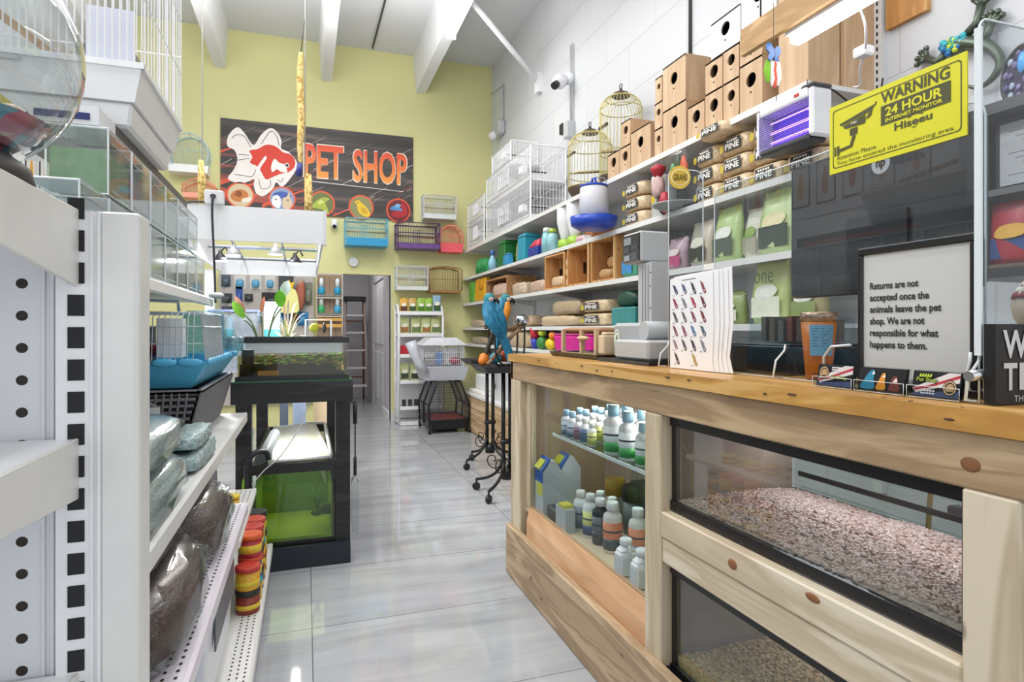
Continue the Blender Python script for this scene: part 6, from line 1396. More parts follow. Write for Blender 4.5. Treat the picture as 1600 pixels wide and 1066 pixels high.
for x, y, w, h, c, b, l in ((2.2, 2.72, .22, .18, '9aa86a', 'e3dfcf', 'pale green pouch behind the bird chart on the second shelf'), (2.2, 2.42, .24, .31, 'cdd78f', 'e9ead6', 'green and white pouch lettered one, behind the acrylic on the second shelf'), (2.22, 2.2, .18, .24, 'b5a87c', '8a9a5a', 'tan and green round pouch at the near end of the second shelf')):
    pp_ = pouch('hay_pouch', (x, y, z2), w, h, c, b, l, None, (-1, 0), .09, 'efeee2', 'pouch')
    if 'lettered' in l: MB(P('4a5a3a', .5)).text('one', (2.145, 2.48, z2 + .2), (0, -.13, 0), (0, 0, .055), False, off=.004).build('lettering', pp_)
tag(MB(P('26272a', .9)).ell((2.13, 2.98, z2 + .06), (.05, .13, .06), 14, 8, .6).build('black_brush'), 'black bristle brush end on the second shelf behind the bird chart', 'brush')
# ---------------- lowest shelf
z1 = 1.0605
sack((2.2, 7.6, z1), (.08, .35, .05), 'b3a188', 'low brown bag at the far end of the lowest shelf', cols=['b9a890', '9d866c', 'c9b9a2']); sack((2.2, 6.1, z1), (.1, .5, .09), 'c4ae8c', 'long tan feed bag on the lowest shelf behind the parrots', cols=['cbb694', 'b0956f', 'dac8aa'])
t = thing('scoop', 'red and blue plastic cup toy on the lowest shelf', 'toy', (2.14, 5.55, z1)); MB(P('2c3fae', .35)).lathe((2.14, 5.55, z1), [(.03, 0), (.045, .1), (.045, .1)], 14).build('blue_cup', t); MB(P('c92b3a', .35)).lathe((2.14, 5.55, z1 + .1), [(.04, 0), (.055, .1), (.05, .1)], 14).build('red_cup', t)
t = thing('plastic_toy', 'green and yellow plastic toy on the lowest shelf', 'toy', (2.14, 5.36, z1)); MB(P('3f8a3f', .35)).ell((2.14, 5.36, z1 + .06), (.05, .07, .06), 14, 8, .8).build('green_body', t); MB(P('c6d23a', .35)).ell((2.14, 5.36, z1 + .155), (.04, .05, .035), 12, 8).build('yellow_top', t); MB(P('20305a', .4)).lathe((2.14, 5.36, z1 + .185), [(.04, 0), (.03, .03)], 12).build('cap', t)
t = thing('plastic_toy', 'orange and yellow duck toy on the lowest shelf beside the magenta tub', 'toy', (2.13, 5.12, z1)); MB(P('e8c62a', .35)).ell((2.13, 5.12, z1 + .055), (.05, .08, .055), 14, 8).build('body', t); MB(P('e88a2a', .35)).ell((2.13, 5.07, z1 + .135), (.04, .05, .035), 12, 8).build('head', t)
t = thing('magenta_tub', 'magenta plastic tub on the lowest shelf behind the wooden bridge toy', 'tub', (2.17, 4.6, z1)); MB(P('d81f96', .35)).frustum((2.11, 2.3, 4.25, 4.98), z1, (2.10, 2.31, 4.23, 5.0), z1 + .14).build('body', t, bevel=.02, seg=2); MB(P('e0489a', .35)).box(2.1, 2.31, 4.23, 5.0, z1 + .141, z1 + .155).build('lid', t, bevel=.006)
# ================================================================ end cap and gondola on the left
PEG = P('dcdee2', .45, vary=.02)
HOLE = P('2a241f', .7)
t = thing('end_cap_shelving', 'white end-cap shelf unit with pegboard back nearest the camera', 'shelving', (-.75, 1.05, 0))
m = MB(PEG).box(-1.3, -.338, 1.06, 1.075, 0, 1.40); m.box(-.366, -.362, 1.056, 1.06, 0, 1.40).box(-.355, -.351, 1.056, 1.06, 0, 1.40); m.build('pegboard', t)
m = MB(HOLE)
for i in range(30):
    for j in range(6): m.cyl((-.391 - j * .047, 1.0597, .06 + i * .047 - .012), (-.391 - j * .047, 1.062, .06 + i * .047 - .012), .0075, n=14)
m.build('peg_holes', t, kind='stuff')
m = MB(WHITE).box(-.345, -.288, 1.045, 1.085, 0, 1.425).box(-.301, -.297, 1.041, 1.045, 0, 1.425).box(-.291, -.287, 1.038, 1.045, 0, 1.425); m.build('slotted_upright', t)
m = MB(P('1a1a1d', .7))
for i in range(30): z = .035 + i * .0475; m.box(-.330, -.309, 1.0435, 1.0455, z, z + .031)
m.build('slots', t, kind='stuff')
MB(P('e6e6e3', .3)).prism([(-.287, 1.038), (-.245, 1.036), (-.237, 1.042), (-.236, 1.1), (-.287, 1.1)], 2, 0, 1.425).build('side_cover', t, bevel=.003)
for z, h in ((1.427, .115), (1.090, .09), (.745, .09)):
    MB(WHITE).box(-1.3, -.322, .55, 1.05, z - .02, z - .001).build('shelf', t)
    MB(P('e3e2dd', .35)).prism([(1.048, z - h), (1.048, z), (.55, z), (.55, z - .05)], 0, -.322, -.316).build('bracket', t, bevel=.0015)
t = thing('gondola_shelving', 'long white gondola shelving along the left of the aisle', 'shelving', (-.55, 2.2, 0))
SH = P('e7e7e5', .35, vary=.03); BK = P('c9c9c6', .5)
MB(BK).box(-.90, -.88, 1.1, 3.32, .0, 1.40).build('back_panel', t)
for y in (1.11, 2.48, 3.3): MB(WHITE).box(-.88, -.83, y - .02, y + .02, 0, 1.40).build('upright', t)
def gshelf(x1, y0, y1, z, lip=.042, perf=False, col=SH):
    MB(col).box(-.88, x1 - .004, y0, y1, z - .02, z).build('shelf', t)
    MB(col).prism([(x1 - .004, z + .004), (x1 + .004, z - .004), (x1 + .004, z - lip + .006), (x1 - .004, z - lip)], 1, y0, y1).build('price_rail', t)
    if perf:
        m = MB(HOLE); n = int((y1 - y0) / .0254)
        for i in range(n):
            for j in range(perf):
                x = x1 - .02 - j * .022; y = y0 + .012 + i * .0254; m.poly([(x + .0035 * math.cos(a), y + .0055 * math.sin(a), z + .0006) for a in [k * math.pi / 4 for k in range(8)]])
        m.build('perforation', t, kind='stuff')
gshelf(-.437, 1.1, 3.3, 1.402, .04)
gshelf(-.283, 1.1, 3.3, .832, .048)
gshelf(-.21, 1.1, 2.465, .60, .045, 4, P('e6dfe8', .35, vary=.03))
gshelf(-.24, 2.495, 3.3, .447, .03, 4)
gshelf(-.165, 1.1, 3.33, .150, .05, 3)
MB(SH).box(-.88, -.2, 1.1, 3.33, 0, .1).build('base_kick', t)
# betta tank cubes in two rows
CUBE = 'clear display cubes on the left upper shelf'
def cube(x0, x1, y0, y1, z0, z1, wc, lv, label, fish=None, back=None):
    t = thing('display_cube', label, 'tank', ((x0 + x1) / 2, (y0 + y1) / 2, z0), CUBE); y0 += .004; y1 -= .004
    MB(glass('cube_acrylic', 'e9f0f0', 1.2, .05, .14, 'd5dddd')).box(x0, x1, y0, y1, z0, z1).build('shell', t)
    m = MB(ACEDGE); r = .0021
    for z in (z0 + r, z1 - r): m.bar((x0, y0, z), (x1, y0, z), r).bar((x0, y1, z), (x1, y1, z), r).bar((x0, y0, z), (x0, y1, z), r).bar((x1, y0, z), (x1, y1, z), r)
    for x in (x0, x1):
        for y in (y0, y1): m.bar((x, y, z0), (x, y, z1), r)
    m.bar((x1 + .001, y0 + .02, z0 + .015), (x1 + .001, y1 - .02, z0 + .015), .0015).bar((x1 + .001, y0 + .02, z1 - .03), (x1 + .001, y1 - .02, z1 - .03), .0015)
    m.build('edges', t)
    MB(P('e9eff0', .15)).box(x0 + .01, x1 - .01, y0 + .02, y1 - .02, z1 + .0005, z1 + .004).build('lid', t)
    MB(P(wc, .5, vary=.12, scale=20)).box(x0 + .006, x1 - .005, y0 + .006, y1 - .006, z0 + .006, z0 + .006 + (z1 - z0 - .012) * lv).build('contents', t)
    if fish:
        m = MB(P(fish, .4)); fx = x1 - .01; fy = (y0 + y1) / 2; fz = (z0 + z1) / 2 + .02
        m.ell((fx, fy, fz), (.006, .03, .012), 12, 8); m.prism([(fy + .02, fz), (fy + .075, fz - .05), (fy + .05, fz - .055), (fy + .01, fz - .02)], 0, fx - .002, fx + .002); m.build('fish', t)
up = [('5f8f52', .68, 'nearest, filled green'), ('6d7f82', .7, 'second, with a red fish'), ('5d8f86', .62, 'third, teal water'), ('7f9f98', .6, 'fourth, grey teal water'), ('8fb0ae', .55, 'fifth, pale teal water'), ('b4c2c2', .5, 'sixth, farthest')]
for i, (c, lv, l) in enumerate(up): cube(-.563, -.44, 1.643 + i * .205, 1.643 + (i + 1) * .205, 1.566, 1.725, c, lv, 'clear cube in the upper row on the left shelf, ' + l, 'a5222c' if i == 1 else None)
for i in range(8): cube(-.553, -.44, 1.452 + i * .2, 1.452 + (i + 1) * .2, 1.4035, 1.560, ['2f8aa0', '6d8f9a', 'a3ad92', '9dab90', 'a5ae92', 'a9b39b', 'a0ad9c', 'b0b8ac'][i], [.3, .8, .85, .85, .85, .6, .5, .4][i], 'clear cube in the lower row on the left shelf, %s from the camera' % ORD[i])
t = thing('flat_box', 'long flat dark box with orange edge lying on the display cubes', 'box', (-.6, 2.3, 1.73)); MB(P('55504c', .5)).box(-.70, -.475, 1.80, 2.85, 1.7305, 1.79).build('body', t); MB(P('c2603a', .5)).box(-.474, -.472, 2.1, 2.8, 1.735, 1.76).build('stripe', t)
t = thing('white_box', 'white box with navy band between the near cube and the cage', 'box', (-.55, 1.72, 1.73)); MB(P('d9dbe0', .45)).box(-.60, -.462, 1.66, 1.79, 1.7305, 1.775).build('body', t); MB(P('1f2a66', .4)).box(-.59, -.48, 1.658, 1.66, 1.742, 1.758).build('band', t)
# white cage on top
t = thing('wire_cage', 'large white wire bird cage on the gondola with wooden perch inside', 'bird cage', (-.68, 2.08, 1.79)); a = (-.95, -.412, 1.83, 2.36)
m = MB(P('e6e7e9', .3)); m.frustum((a[0] + .05, a[1] - .035, a[2] + .03, a[3] - .03), 1.7905, (a[0] + .04, a[1] - .025, a[2] + .02, a[3] - .02), 1.855); m.build('lower_tray', t, bevel=.008)
m = MB(P('ebecee', .3)).tub((a[0] + .025, a[1] - .02, a[2] + .015, a[3] - .015), 1.856, (a[0], a[1], a[2], a[3]), 1.95, .008); m.box(a[0] - .006, a[1] + .006, a[2] - .006, a[2] + .004, 1.94, 1.956).box(a[1] - .004, a[1] + .006, a[2], a[3], 1.94, 1.956); m.build('tray', t)
m = MB(WIREW)
m.grid_wires((a[0], a[2], 1.95), (a[1] - a[0], 0, 0), (0, 0, .75), 32, 4, .002).grid_wires((a[1], a[2], 1.95), (0, a[3] - a[2], 0), (0, 0, .75), 15, 4, .0018)
m.grid_wires((a[0], a[3], 1.95), (a[1] - a[0], 0, 0), (0, 0, .75), 24, 3, .002).grid_wires((a[0], a[2], 2.70), (a[1] - a[0], 0, 0), (0, a[3] - a[2], 0), 24, 20, .002); m.build('wires', t)
MB(P('b08a58', .6)).cyl((-.90, 1.84, 2.17), (-.60, 2.3, 2.01), .012, n=10).build('perch', t); MB(P('8a6a50', .6)).ell((-.68, 2.0, 2.2), (.025, .05, .025), 10, 8).build('wooden_toy', t)
MB(P('77746a', .5)).box(-.66, -.52, 2.2, 2.34, 2.12, 2.14).build('platform', t); MB(P('d9dcea', .35)).box(-.55, -.44, 1.87, 1.88, 1.96, 2.11).build('white_panel', t); MB(STEEL).box(-.74, -.68, a[2] - .012, a[2] - .006, 1.925, 1.935).build('latch', t)
# globe on the end cap
t = thing('glass_globe', 'clear globe of coloured pieces on a black base on the end-cap shelf', 'globe', (-.40, .88, 1.4275)); gx, gy, gz, gr = -.41, .88, 1.585, .146
MB(P('4a4744', .5)).lathe((gx, gy, 1.4275), [(.095, 0), (.09, .02), (.07, .035), (.05, .04)], 28).build('base', t)
MB(glass('globe_glass', 'e6eaea', 2.2, .03, .10, 'c9cccf')).lathe((gx, gy, gz), [(gr * math.sin(a), -gr * math.cos(a)) for a in [math.radians(35 + 145 * i / 16) for i in range(17)]][:-1] + [(.001, gr)], 32).build('globe', t)
ang = [math.radians(2 + 51 * i / 8) for i in range(9)]
m = MB(speck('globe_fill', ['1a4f78', '2a8aa0', '1f6a8a', '16405e', '8a1a44', '1a4f78', 'c9a88a', 'a31f55'], 34, .3, (1, 1, .8), coat=.5)); m.lathe((gx, gy, gz), [(gr * .955 * math.sin(a), -gr * .955 * math.cos(a)) for a in ang], 32).build('coloured_pieces', t)
Rg = random.Random(4)
for i in range(34):
    a = Rg.uniform(0, 6.3); r_ = gr * Rg.uniform(.1, .66); MB(P(Rg.choice(['a31f55', '8a1a44', 'c9a88a', 'd8bf9c', '2a2a30', '1f6a8a']), .4)).ell((gx + r_ * math.cos(a), gy + r_ * math.sin(a), gz - gr * .56), (.016, .016, .012), 8, 6).build('coloured_piece', t)
t = thing('toy_carton', 'yellow and teal printed carton standing behind the globe', 'carton', (-.66, 1.56, 1.403)); MB(P('e9eaec', .45)).box(-.74, -.60, 1.50, 1.62, 1.403, 1.62).build('body', t); MB(P('2fa89a', .4)).box(-.741, -.599, 1.499, 1.62, 1.60, 1.625).build('teal_band', t); MB(P('e3cf2a', .4, vary=.4, scale=60)).box(-.74, -.60, 1.51, 1.6, 1.626, 1.74).build('yellow_top', t)
# shelf A: aqua gravel bags, basket, blue cage
AQ = ['8fa6a8', '7d979a', 'a5b8b8', 'b6c6c5']
for i, (c, r, l) in enumerate((((-.50, 1.52, .832), (.215, .31, .055), 'bottom of the near stack'), ((-.49, 1.52, .945), (.20, .30, .047), 'top of the near stack'), ((-.52, 2.06, .832), (.16, .22, .036), 'bottom of the far stack'), ((-.53, 2.05, .906), (.15, .20, .027), 'top of the far stack'))):
    t = thing('gravel_bag', 'bag of fine aqua gravel, %s on the left shelf' % l, 'gravel bag', c, 'aqua gravel bags on the left shelf')
    MB(speck('aqua_gravel', AQ, 220, .35, coat=.6, bump=.15)).ell((c[0], c[1], c[2] + r[2]), r, 26, 14, .5, .09, 5, i * 3.1).build('filled_bag', t)
    MB(CELLO).ell((c[0], c[1], c[2] + r[2]), (r[0] * 1.02, r[1] * 1.03, r[2] * 1.03), 24, 12, .5, .12, 9, i * 2.2).build('film', t)
    if i == 1: MB(P('d8cf2a', .4)).quad((-.42, 1.56, 1.046), (-.37, 1.56, 1.0455), (-.37, 1.65, 1.0455), (-.42, 1.65, 1.046)).build('price_tag', t)
sack((-.338, 2.12, .8325), (.05, .21, .03), '8fa6a8', 'narrow bag of aqua gravel lying along the shelf edge by the basket', 'gravel bag', cols=AQ)
sack((-.338, 2.10, .894), (.045, .17, .025), '8fa6a9', 'small bag of aqua gravel lying on the narrow one', 'gravel bag', cols=AQ)
t = thing('wicker_basket', 'grey woven plastic basket under the blue hamster cage', 'basket', (-.58, 2.6, .8325)); GB = P('7d7c80', .5, vary=.08)
bx = (-.80, -.40, 2.38, 3.24); tx_ = (-.82, -.345, 2.345, 3.28)
m = MB(P('3b3a3f', .6)); m.tub((bx[0] + .014, bx[1] - .014, bx[2] + .014, bx[3] - .014), .8325, (tx_[0] + .014, tx_[1] - .014, tx_[2] + .014, tx_[3] - .014), 1.03, .006); m.build('wall', t)
m = MB(GB)
for k in range(9):
    f_ = k / 8; z = .84 + f_ * .185; x1 = bx[1] + (tx_[1] - bx[1]) * f_; y0 = bx[2] + (tx_[2] - bx[2]) * f_; y1 = bx[3] + (tx_[3] - bx[3]) * f_; x0 = bx[0] + (tx_[0] - bx[0]) * f_
    m.box(x1 - .012, x1, y0, y1, z, z + .009).box(x0, x1, y0, y0 + .012, z, z + .009)
for k in range(40):
    y = bx[2] + (bx[3] - bx[2]) * k / 39; yt = tx_[2] + (tx_[3] - tx_[2]) * k / 39; m.cyl((bx[1], y, .835), (tx_[1] - .001, yt, 1.03), .005, n=5, caps=False)
for k in range(8): x = bx[1] - .02 - k * .022; m.cyl((x, bx[2], .835), (x + .03 - k * .002, tx_[2] + .002, 1.03), .005, n=5, caps=False)
m.build('weave', t)
m = MB(GB).box(tx_[0], tx_[1], tx_[2], tx_[2] + .02, 1.02, 1.04).box(tx_[0], tx_[1], tx_[3] - .02, tx_[3], 1.02, 1.04).box(tx_[0], tx_[0] + .02, tx_[2], tx_[3], 1.02, 1.04).box(tx_[1] - .02, tx_[1], tx_[2], tx_[3], 1.02, 1.04); m.build('rim', t, bevel=.005)
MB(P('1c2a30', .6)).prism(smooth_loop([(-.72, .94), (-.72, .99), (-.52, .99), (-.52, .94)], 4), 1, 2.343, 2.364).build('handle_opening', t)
MB(GB).tube([(p[0], 2.35, p[1]) for p in smooth_loop([(-.73, .935), (-.73, .997), (-.51, .997), (-.51, .935)], 4)], .008, 6, closed=True).build('handle_rim', t)
t = thing('price_card', 'white card with yellow and black print standing before the basket', 'card', (-.6, 2.3, .9)); MB(P('e2e4e8', .5)).box(-.74, -.47, 2.325, 2.331, .90, .985).build('card', t)
MB(P('c9bf2e', .5)).disc((.5, .35), .35, .55, (-.72, 2.3245, .90), (.22, 0, 0), (0, 0, .08), .0005).mat(P('3a2a1a', .5)).disc((.5, .35), .38, .62, (-.72, 2.3245, .90), (.22, 0, 0), (0, 0, .08), .001, r0=.92).build('print', t)
t = thing('hamster_cage', 'sky blue based hamster cage with wire top and clear tube on the basket', 'cage', (-.56, 2.5, 1.041)); SB = P('5cbbe8', .35, vary=.04); TL = glass('teal_plastic', 'b9dbe2', 1.2, .08, .3, '9fc9d4')
b0 = (-.78, -.385, 2.40, 3.22); b1 = (-.82, -.325, 2.34, 3.28)
MB(SB).tub(b0, 1.041, b1, 1.135, .006).build('base', t, bevel=.01)
m = MB(SB)
for k in range(12): y = b1[2] + .04 + k * .078; m.ell((b1[1] + .002, y, 1.135), (.006, .042, .014), 10, 6)
for k in range(6): m.ell((b1[0] + .04 + k * .08, b1[2] - .002, 1.135), (.042, .006, .014), 10, 6)
m.build('scalloped_rim', t)
m = MB(P('c8d0d4', .3, .3)); zt = 1.31
for k in range(25): x = b1[0] + .01 + k * .0182; m.tube([(x, b1[2] + .01, 1.14), (x, b1[2] + .03, zt - .02), (x, b1[2] + .06, zt), (x, b1[3] - .42, zt)], .0018, 4, caps=False)
for k in range(20): y = b1[2] + .02 + k * .0255; m.bar((b1[1] - .01, y, 1.14), (b1[1] - .025, y, zt - .005), .0018)
for z in (1.2, 1.26, zt): m.bar((b1[0], b1[2] + .025, z), (b1[1] - .015, b1[2] + .025, z), .0022).bar((b1[1] - .018, b1[2], z), (b1[1] - .018, b1[2] + .5, z), .0022)
m.build('wire_top', t)
m = MB(TL).box(b1[1] - .17, b1[1] - .012, b1[2] + .52, b1[3] - .02, 1.142, 1.33)
m.build('teal_end', t, bevel=.015)
MB(TL).lathe((b1[1] + .0, b1[3] - .2, 1.15), [(.045, 0), (.05, .06), (.04, .065)], 16).build('tube_socket', t)
MB(CELLO).cyl((b1[1] - .005, b1[3] - .2, 1.19), (b1[1] - .06, b1[3] - .24, 1.40), .033, n=18).build('clear_tube', t); MB(P('d9dde0', .2)).ell((b1[1] - .062, b1[3] - .24, 1.405), (.034, .034, .015), 14, 6).build('tube_cap', t)
MB(P('e3e7ea', .3)).tube([(-.62, 2.65, zt), (-.62, 2.68, zt + .055), (-.5, 2.8, zt + .055), (-.5, 2.83, zt)], .007, 6).build('handle', t)
m = MB(P('f0f0f0', .5)).box(-.50, -.42, 2.42, 2.5, 1.15, 1.29); m.build('info_card', t); MB(P('a02a3a', .4)).ell((-.52, 2.6, 1.17), (.06, .1, .03), 12, 8).build('red_house', t); MB(P('5c4436', .6)).box(-.74, -.60, 2.5, 2.9, 1.05, 1.26).build('brown_house', t)
tag(MB(wood('brown_panel', '8a5a30', 'a06a3a', 'b47d4a', 2, .5, 1, False)).box(-.87, -.84, 1.9, 3.2, 1.05, 1.36).build('wooden_board'), 'brown wooden board against the gondola back behind the hamster cage', 'board')
# shelf B: brown gravel
BR = ['3b2a24', '4d3830', '2a1d1a', '5f473c']
for i, (c, r, l) in enumerate((((-.45, 1.46, .6005), (.225, .28, .075), 'nearest, at the bottom'), ((-.47, 1.47, .7515), (.18, .22, .0275), 'nearest, lying on another'), ((-.425, 1.98, .6005), (.20, .235, .085), 'slumped to the shelf edge'), ((-.55, 2.33, .6005), (.12, .10, .07), 'small one at the far end'))):
    t = thing('gravel_bag', 'bag of dark brown gravel on the pinkish shelf, ' + l, 'gravel bag', c, 'brown gravel bags on the pinkish shelf')
    MB(speck('brown_gravel', BR, 150, .55, coat=.15, bump=.5)).ell((c[0], c[1], c[2] + r[2]), r, 26, 14, .6, .1, 4, i * 2.7).build('filled_bag', t)
    MB(CELLO).ell((c[0], c[1], c[2] + r[2]), (r[0] * 1.03, r[1] * 1.05, r[2] * 1.04), 24, 12, .55, .16, 8, i * 1.9).build('film', t)
    MB(CELLO).ell((c[0] + r[0] * .75, c[1] + r[1] * .9, c[2] + r[2] * 1.0), (.05, .05, .02), 10, 6, .6, .2).build('twisted_end', t)
# deck: white tub with grey label, food jars
t = thing('plastic_tub', 'translucent white tub with dark grey panel on the bottom deck', 'tub', (-.40, 2.15, .1505)); MB(P('e3e6ee', .3)).frustum((-.52, -.265, 1.80, 2.42), .1505, (-.54, -.245, 1.78, 2.45), .50).build('body', t, bevel=.02, seg=2); MB(P('5c5c64', .4)).box(-.2475, -.243, 1.9, 2.36, .33, .48).build('panel', t); MB(P('eceef2', .3)).box(-.55, -.238, 1.77, 2.46, .501, .525).build('rim', t, bevel=.006)
t = thing('plastic_tub', 'clear ribbed tub with dark pellets on the bottom deck nearest the post', 'tub', (-.45, 1.5, .1505)); MB(P('cfd3d8', .3)).frustum((-.60, -.32, 1.25, 1.7), .1505, (-.62, -.30, 1.23, 1.72), .36).build('body', t, bevel=.02); MB(P('3a2a26', .7)).box(-.60, -.32, 1.25, 1.7, .3605, .40).build('contents', t)
JC = [('2a2a2c', 'black'), ('dd5f2a', 'orange'), ('2aa0a8', 'teal'), ('c23a34', 'red'), ('2a2a2c', 'black'), ('c94a2e', 'rust'), ('d8b52e', 'yellow')]
def jar(x, y, z, h, r, lid, lab, label, group):
    t = thing('food_jar', label, 'jar', (x, y, z), group)
    MB(P(lab, .35, vary=.25, scale=50)).lathe((x, y, z), [(r * .95, 0), (r, .004), (r, h * .78)], 16).build('body', t); MB(P(lid, .35)).lathe((x, y, z + h * .78), [(r * 1.06, 0), (r * 1.06, h * .2), (r * .98, h * .22)], 16).build('lid', t)
    MB(P('e3c63a', .4, vary=.3, scale=70)).lathe((x, y, z), [(r * 1.01, h * .2), (r * 1.01, h * (.4 + (int(y * 97) % 4) * .08))], 16).build('label', t)
for j in range(5):
    for k in range(3 if j else 2):
        c, n = JC[(j * 2 + k * 3) % 7]; jar(-.215, 2.56 + j * .105, .1505 + k * .0905, .09, .044, c, ['8a3a2a', 'd9a52e', '3a5a8a', 'b02f3a'][(j + k) % 4], '%s-lidded fish food jar, %s up in the %s stack on the deck' % (n, ORD[k], ORD[j]), 'fish food jars stacked on the deck')
jar(-.40, 2.56, .4475, .12, .042, 'e3c21f', '3f6a2a', 'tall yellow-lidded jar with green label on the white shelf', 'yellow-lidded jars on the white shelf')
for j in range(4): jar(-.36 + .03 * (j % 2), 2.70 + j * .1, .4475, .05, .043, 'edd02a', 'b0452e', 'low yellow-lidded jar, %s behind the tall one on the white shelf' % ORD[j], 'yellow-lidded jars on the white shelf')
sack((-.47, 3.05, .4475), (.08, .12, .09), '8a8590', 'grey lilac crinkled bag at the far end of the white shelf')
# ================================================================ aquarium rack, hood and plants
BW = wood('black_wood', '141416', '1e1f22', '303136', 0, .5, 1, False)
t = thing('aquarium_stand', 'black wooden two-tier aquarium stand at the end of the gondola', 'stand', (-.06, 4.0, 0)); rx0, rx1, ry0, ry1 = -.34, .226, 3.36, 4.80
for x in (rx0, rx1 - .075):
    for y, nm in ((ry0, 'front'), (ry1 - .075, 'rear')): MB(BW).box(x, x + .075, y, y + .075, 0, .872).build('post', t)
MB(BW).box(rx0 - .02, rx1 + .012, ry0 - .03, ry0 + .01, .868, .978).build('front_beam', t); MB(BW).box(rx1 - .02, rx1 + .012, ry0 + .01, ry1, .868, .978).build('side_beam', t); MB(BW).box(rx0 - .02, rx1 - .022, ry0 + .01, ry1, .955, .978).build('top_deck', t)
m = MB(P('1c2430', .5)).box(rx0, rx1, ry0 - .025, ry0, 0, .115).box(rx1 - .03, rx1, ry0, ry1, 0, .115); m.build('base_beam', t)
MB(P('16181c', .6)).box(rx0, rx1 - .032, ry0 + .002, ry1, .06, .10).build('base_deck', t)
tag(MB(P('3f6a4a', .9, vary=.3, scale=60)).box(rx0 - .02, rx1 + .012, ry0 - .032, ry1 - .3, .9785, .984).build('green_mat'), 'thin green mat between the black stand and the upper tank', 'mat')
# lower tank
x0, x1, y0, y1, z0, z1 = -.26, .146, 3.38, 4.70, .1005, .545
t = thing('aquarium', 'large lower aquarium of bright green water on the black stand', 'aquarium', ((x0 + x1) / 2, 4.0, z0))
MB(glass('lower_glass', 'e9f2ea', 1.2)).box(x0, x1, y0, y1, z0 + .02, z1 - .03).build('glass', t)
m = MB(BLACK)
for z, h in ((z1 - .05, .05), (z0, .03)): m.box(x0 - .006, x1 + .006, y0 - .006, y0 + .02, z, z + h).box(x0 - .006, x1 + .006, y1 - .02, y1 + .006, z, z + h).box(x0 - .006, x0 + .02, y0 + .02, y1 - .02, z, z + h).box(x1 - .02, x1 + .006, y0 + .02, y1 - .02, z, z + h)
m.build('rim', t)
wl = .43
MB(glass('green_water', 'd2e6a0', .5, .02, .08, '8fae4a')).box(x0 + .008, x1 - .008, y0 + .008, y1 - .01, z0 + .032, wl).build('water', t)
MB(P('5f7f40', .6, vary=.35, scale=5)).box(x0 + .012, x1 - .012, y0 + .5, y0 + .52, z0 + .034, wl - .003).build('algae_screen', t)
MB(P('a0ac48', .7, vary=.3, scale=8)).box(x0 + .012, x1 - .012, y0 + .012, y0 + .49, z0 + .033, z0 + .05).build('algae_floor', t)
MB(P('7d9448', .7, vary=.35, scale=8)).box(x0 + .012, x0 + .016, y0 + .012, y0 + .49, z0 + .051, wl - .003).box(x1 - .016, x1 - .012, y0 + .012, y0 + .49, z0 + .051, wl - .003).build('algae_side', t)
area('tank_light', ((x0 + x1) / 2, 3.75, .845), (0, 0, 0), .035, .6, 5, (1, 1, .95))
area('tank_light', (-.05, 3.65, wl - .01), (0, 0, 0), .3, .4, .8, (1, 1, .85))  # added light inside the water to brighten the tank, no lamp there
m = MB(P('2f4a1c', .7)).ell((.06, 3.5, .30 - .06), (.035, .03, .02), 10, 7); m.build('plant_pot', t)
m = MB(P('4f8a2a', .6))
for k in range(9): a = k * .7; m.tube([(.06, 3.5, .25), (.06 + .02 * math.cos(a), 3.5 + .01 * math.sin(a), .32), (.06 + .06 * math.cos(a), 3.5 + .03 * math.sin(a), .35 + .01 * (k % 4))], [.003, .004, .002], 5)
m.build('water_plant', t); MB(P('3a4656', .6)).ell((.11, 3.52, .25), (.03, .03, .03), 10, 7, .7).build('blue_block', t)
# lid
t = thing('tank_lid', 'white framed translucent panel lying on the lower aquarium', 'lid', (-.02, 4.0, z1)); LF = P('e2e4e4', .35)
q = [(-.165, 3.40), (.125, 3.42), (.06, 4.66), (-.21, 4.58)]
MB(P('dcdcca', .3, vary=.06, scale=4)).prism(q, 2, z1 + .008, z1 + .012).build('panel', t)
m = MB(LF); qq = [Vector((a, b, z1 + .01)) for a, b in q]
for a, b in zip(qq, qq[1:] + qq[:1]): m.cyl(a, b, .010, n=6)
m.build('frame', t)
tag(MB(P('c5cac9', .3)).tube([(.13, 3.45, z1 + .012), (.132, 4.66, z1 + .012), (.0, 4.68, z1 + .012)], .011, 6).build('lid_frame'), 'second bare white lid frame along the right tank rim', 'frame')
# pump hose
t = thing('filter_pipe', 'grey filter pipe with black hose at the left corner of the lower aquarium', 'pipe', (-.27, 3.42, z1)); MB(P('8f9498', .35)).cyl((-.22, 3.45, z1 + .02), (-.17, 3.75, z1 + .10), .03, n=14).build('pipe', t); MB(P('20242c', .45)).tube(spline([(-.28, 3.335, .40), (-.285, 3.33, .55), (-.25, 3.34, .615), (-.20, 3.39, .61), (-.185, 3.41, .57)]), .014, 8).build('hose', t)
MB(P('7fae2a', .4)).tube(spline([(-.30, 3.33, .2), (-.30, 3.33, .45), (-.28, 3.335, .52)]), .01, 6).build('green_hose', t); MB(P('5f8a78', .35)).tube(spline([(-.31, 3.40, .55), (-.335, 3.42, .65), (-.31, 3.44, .78), (-.27, 3.44, .72), (-.28, 3.42, .6)]), .008, 6).build('coiled_hose', t)
tag(MB(P('e6e6e2', .4)).tube(spline([(.02, 3.35, .87), (-.03, 3.345, .74), (-.12, 3.335, .60), (-.2, 3.33, .53), (-.26, 3.325, .46)]), .003, 5).build('white_cable'), 'thin white cable hanging from the stand beam across the lower tank', 'cable')
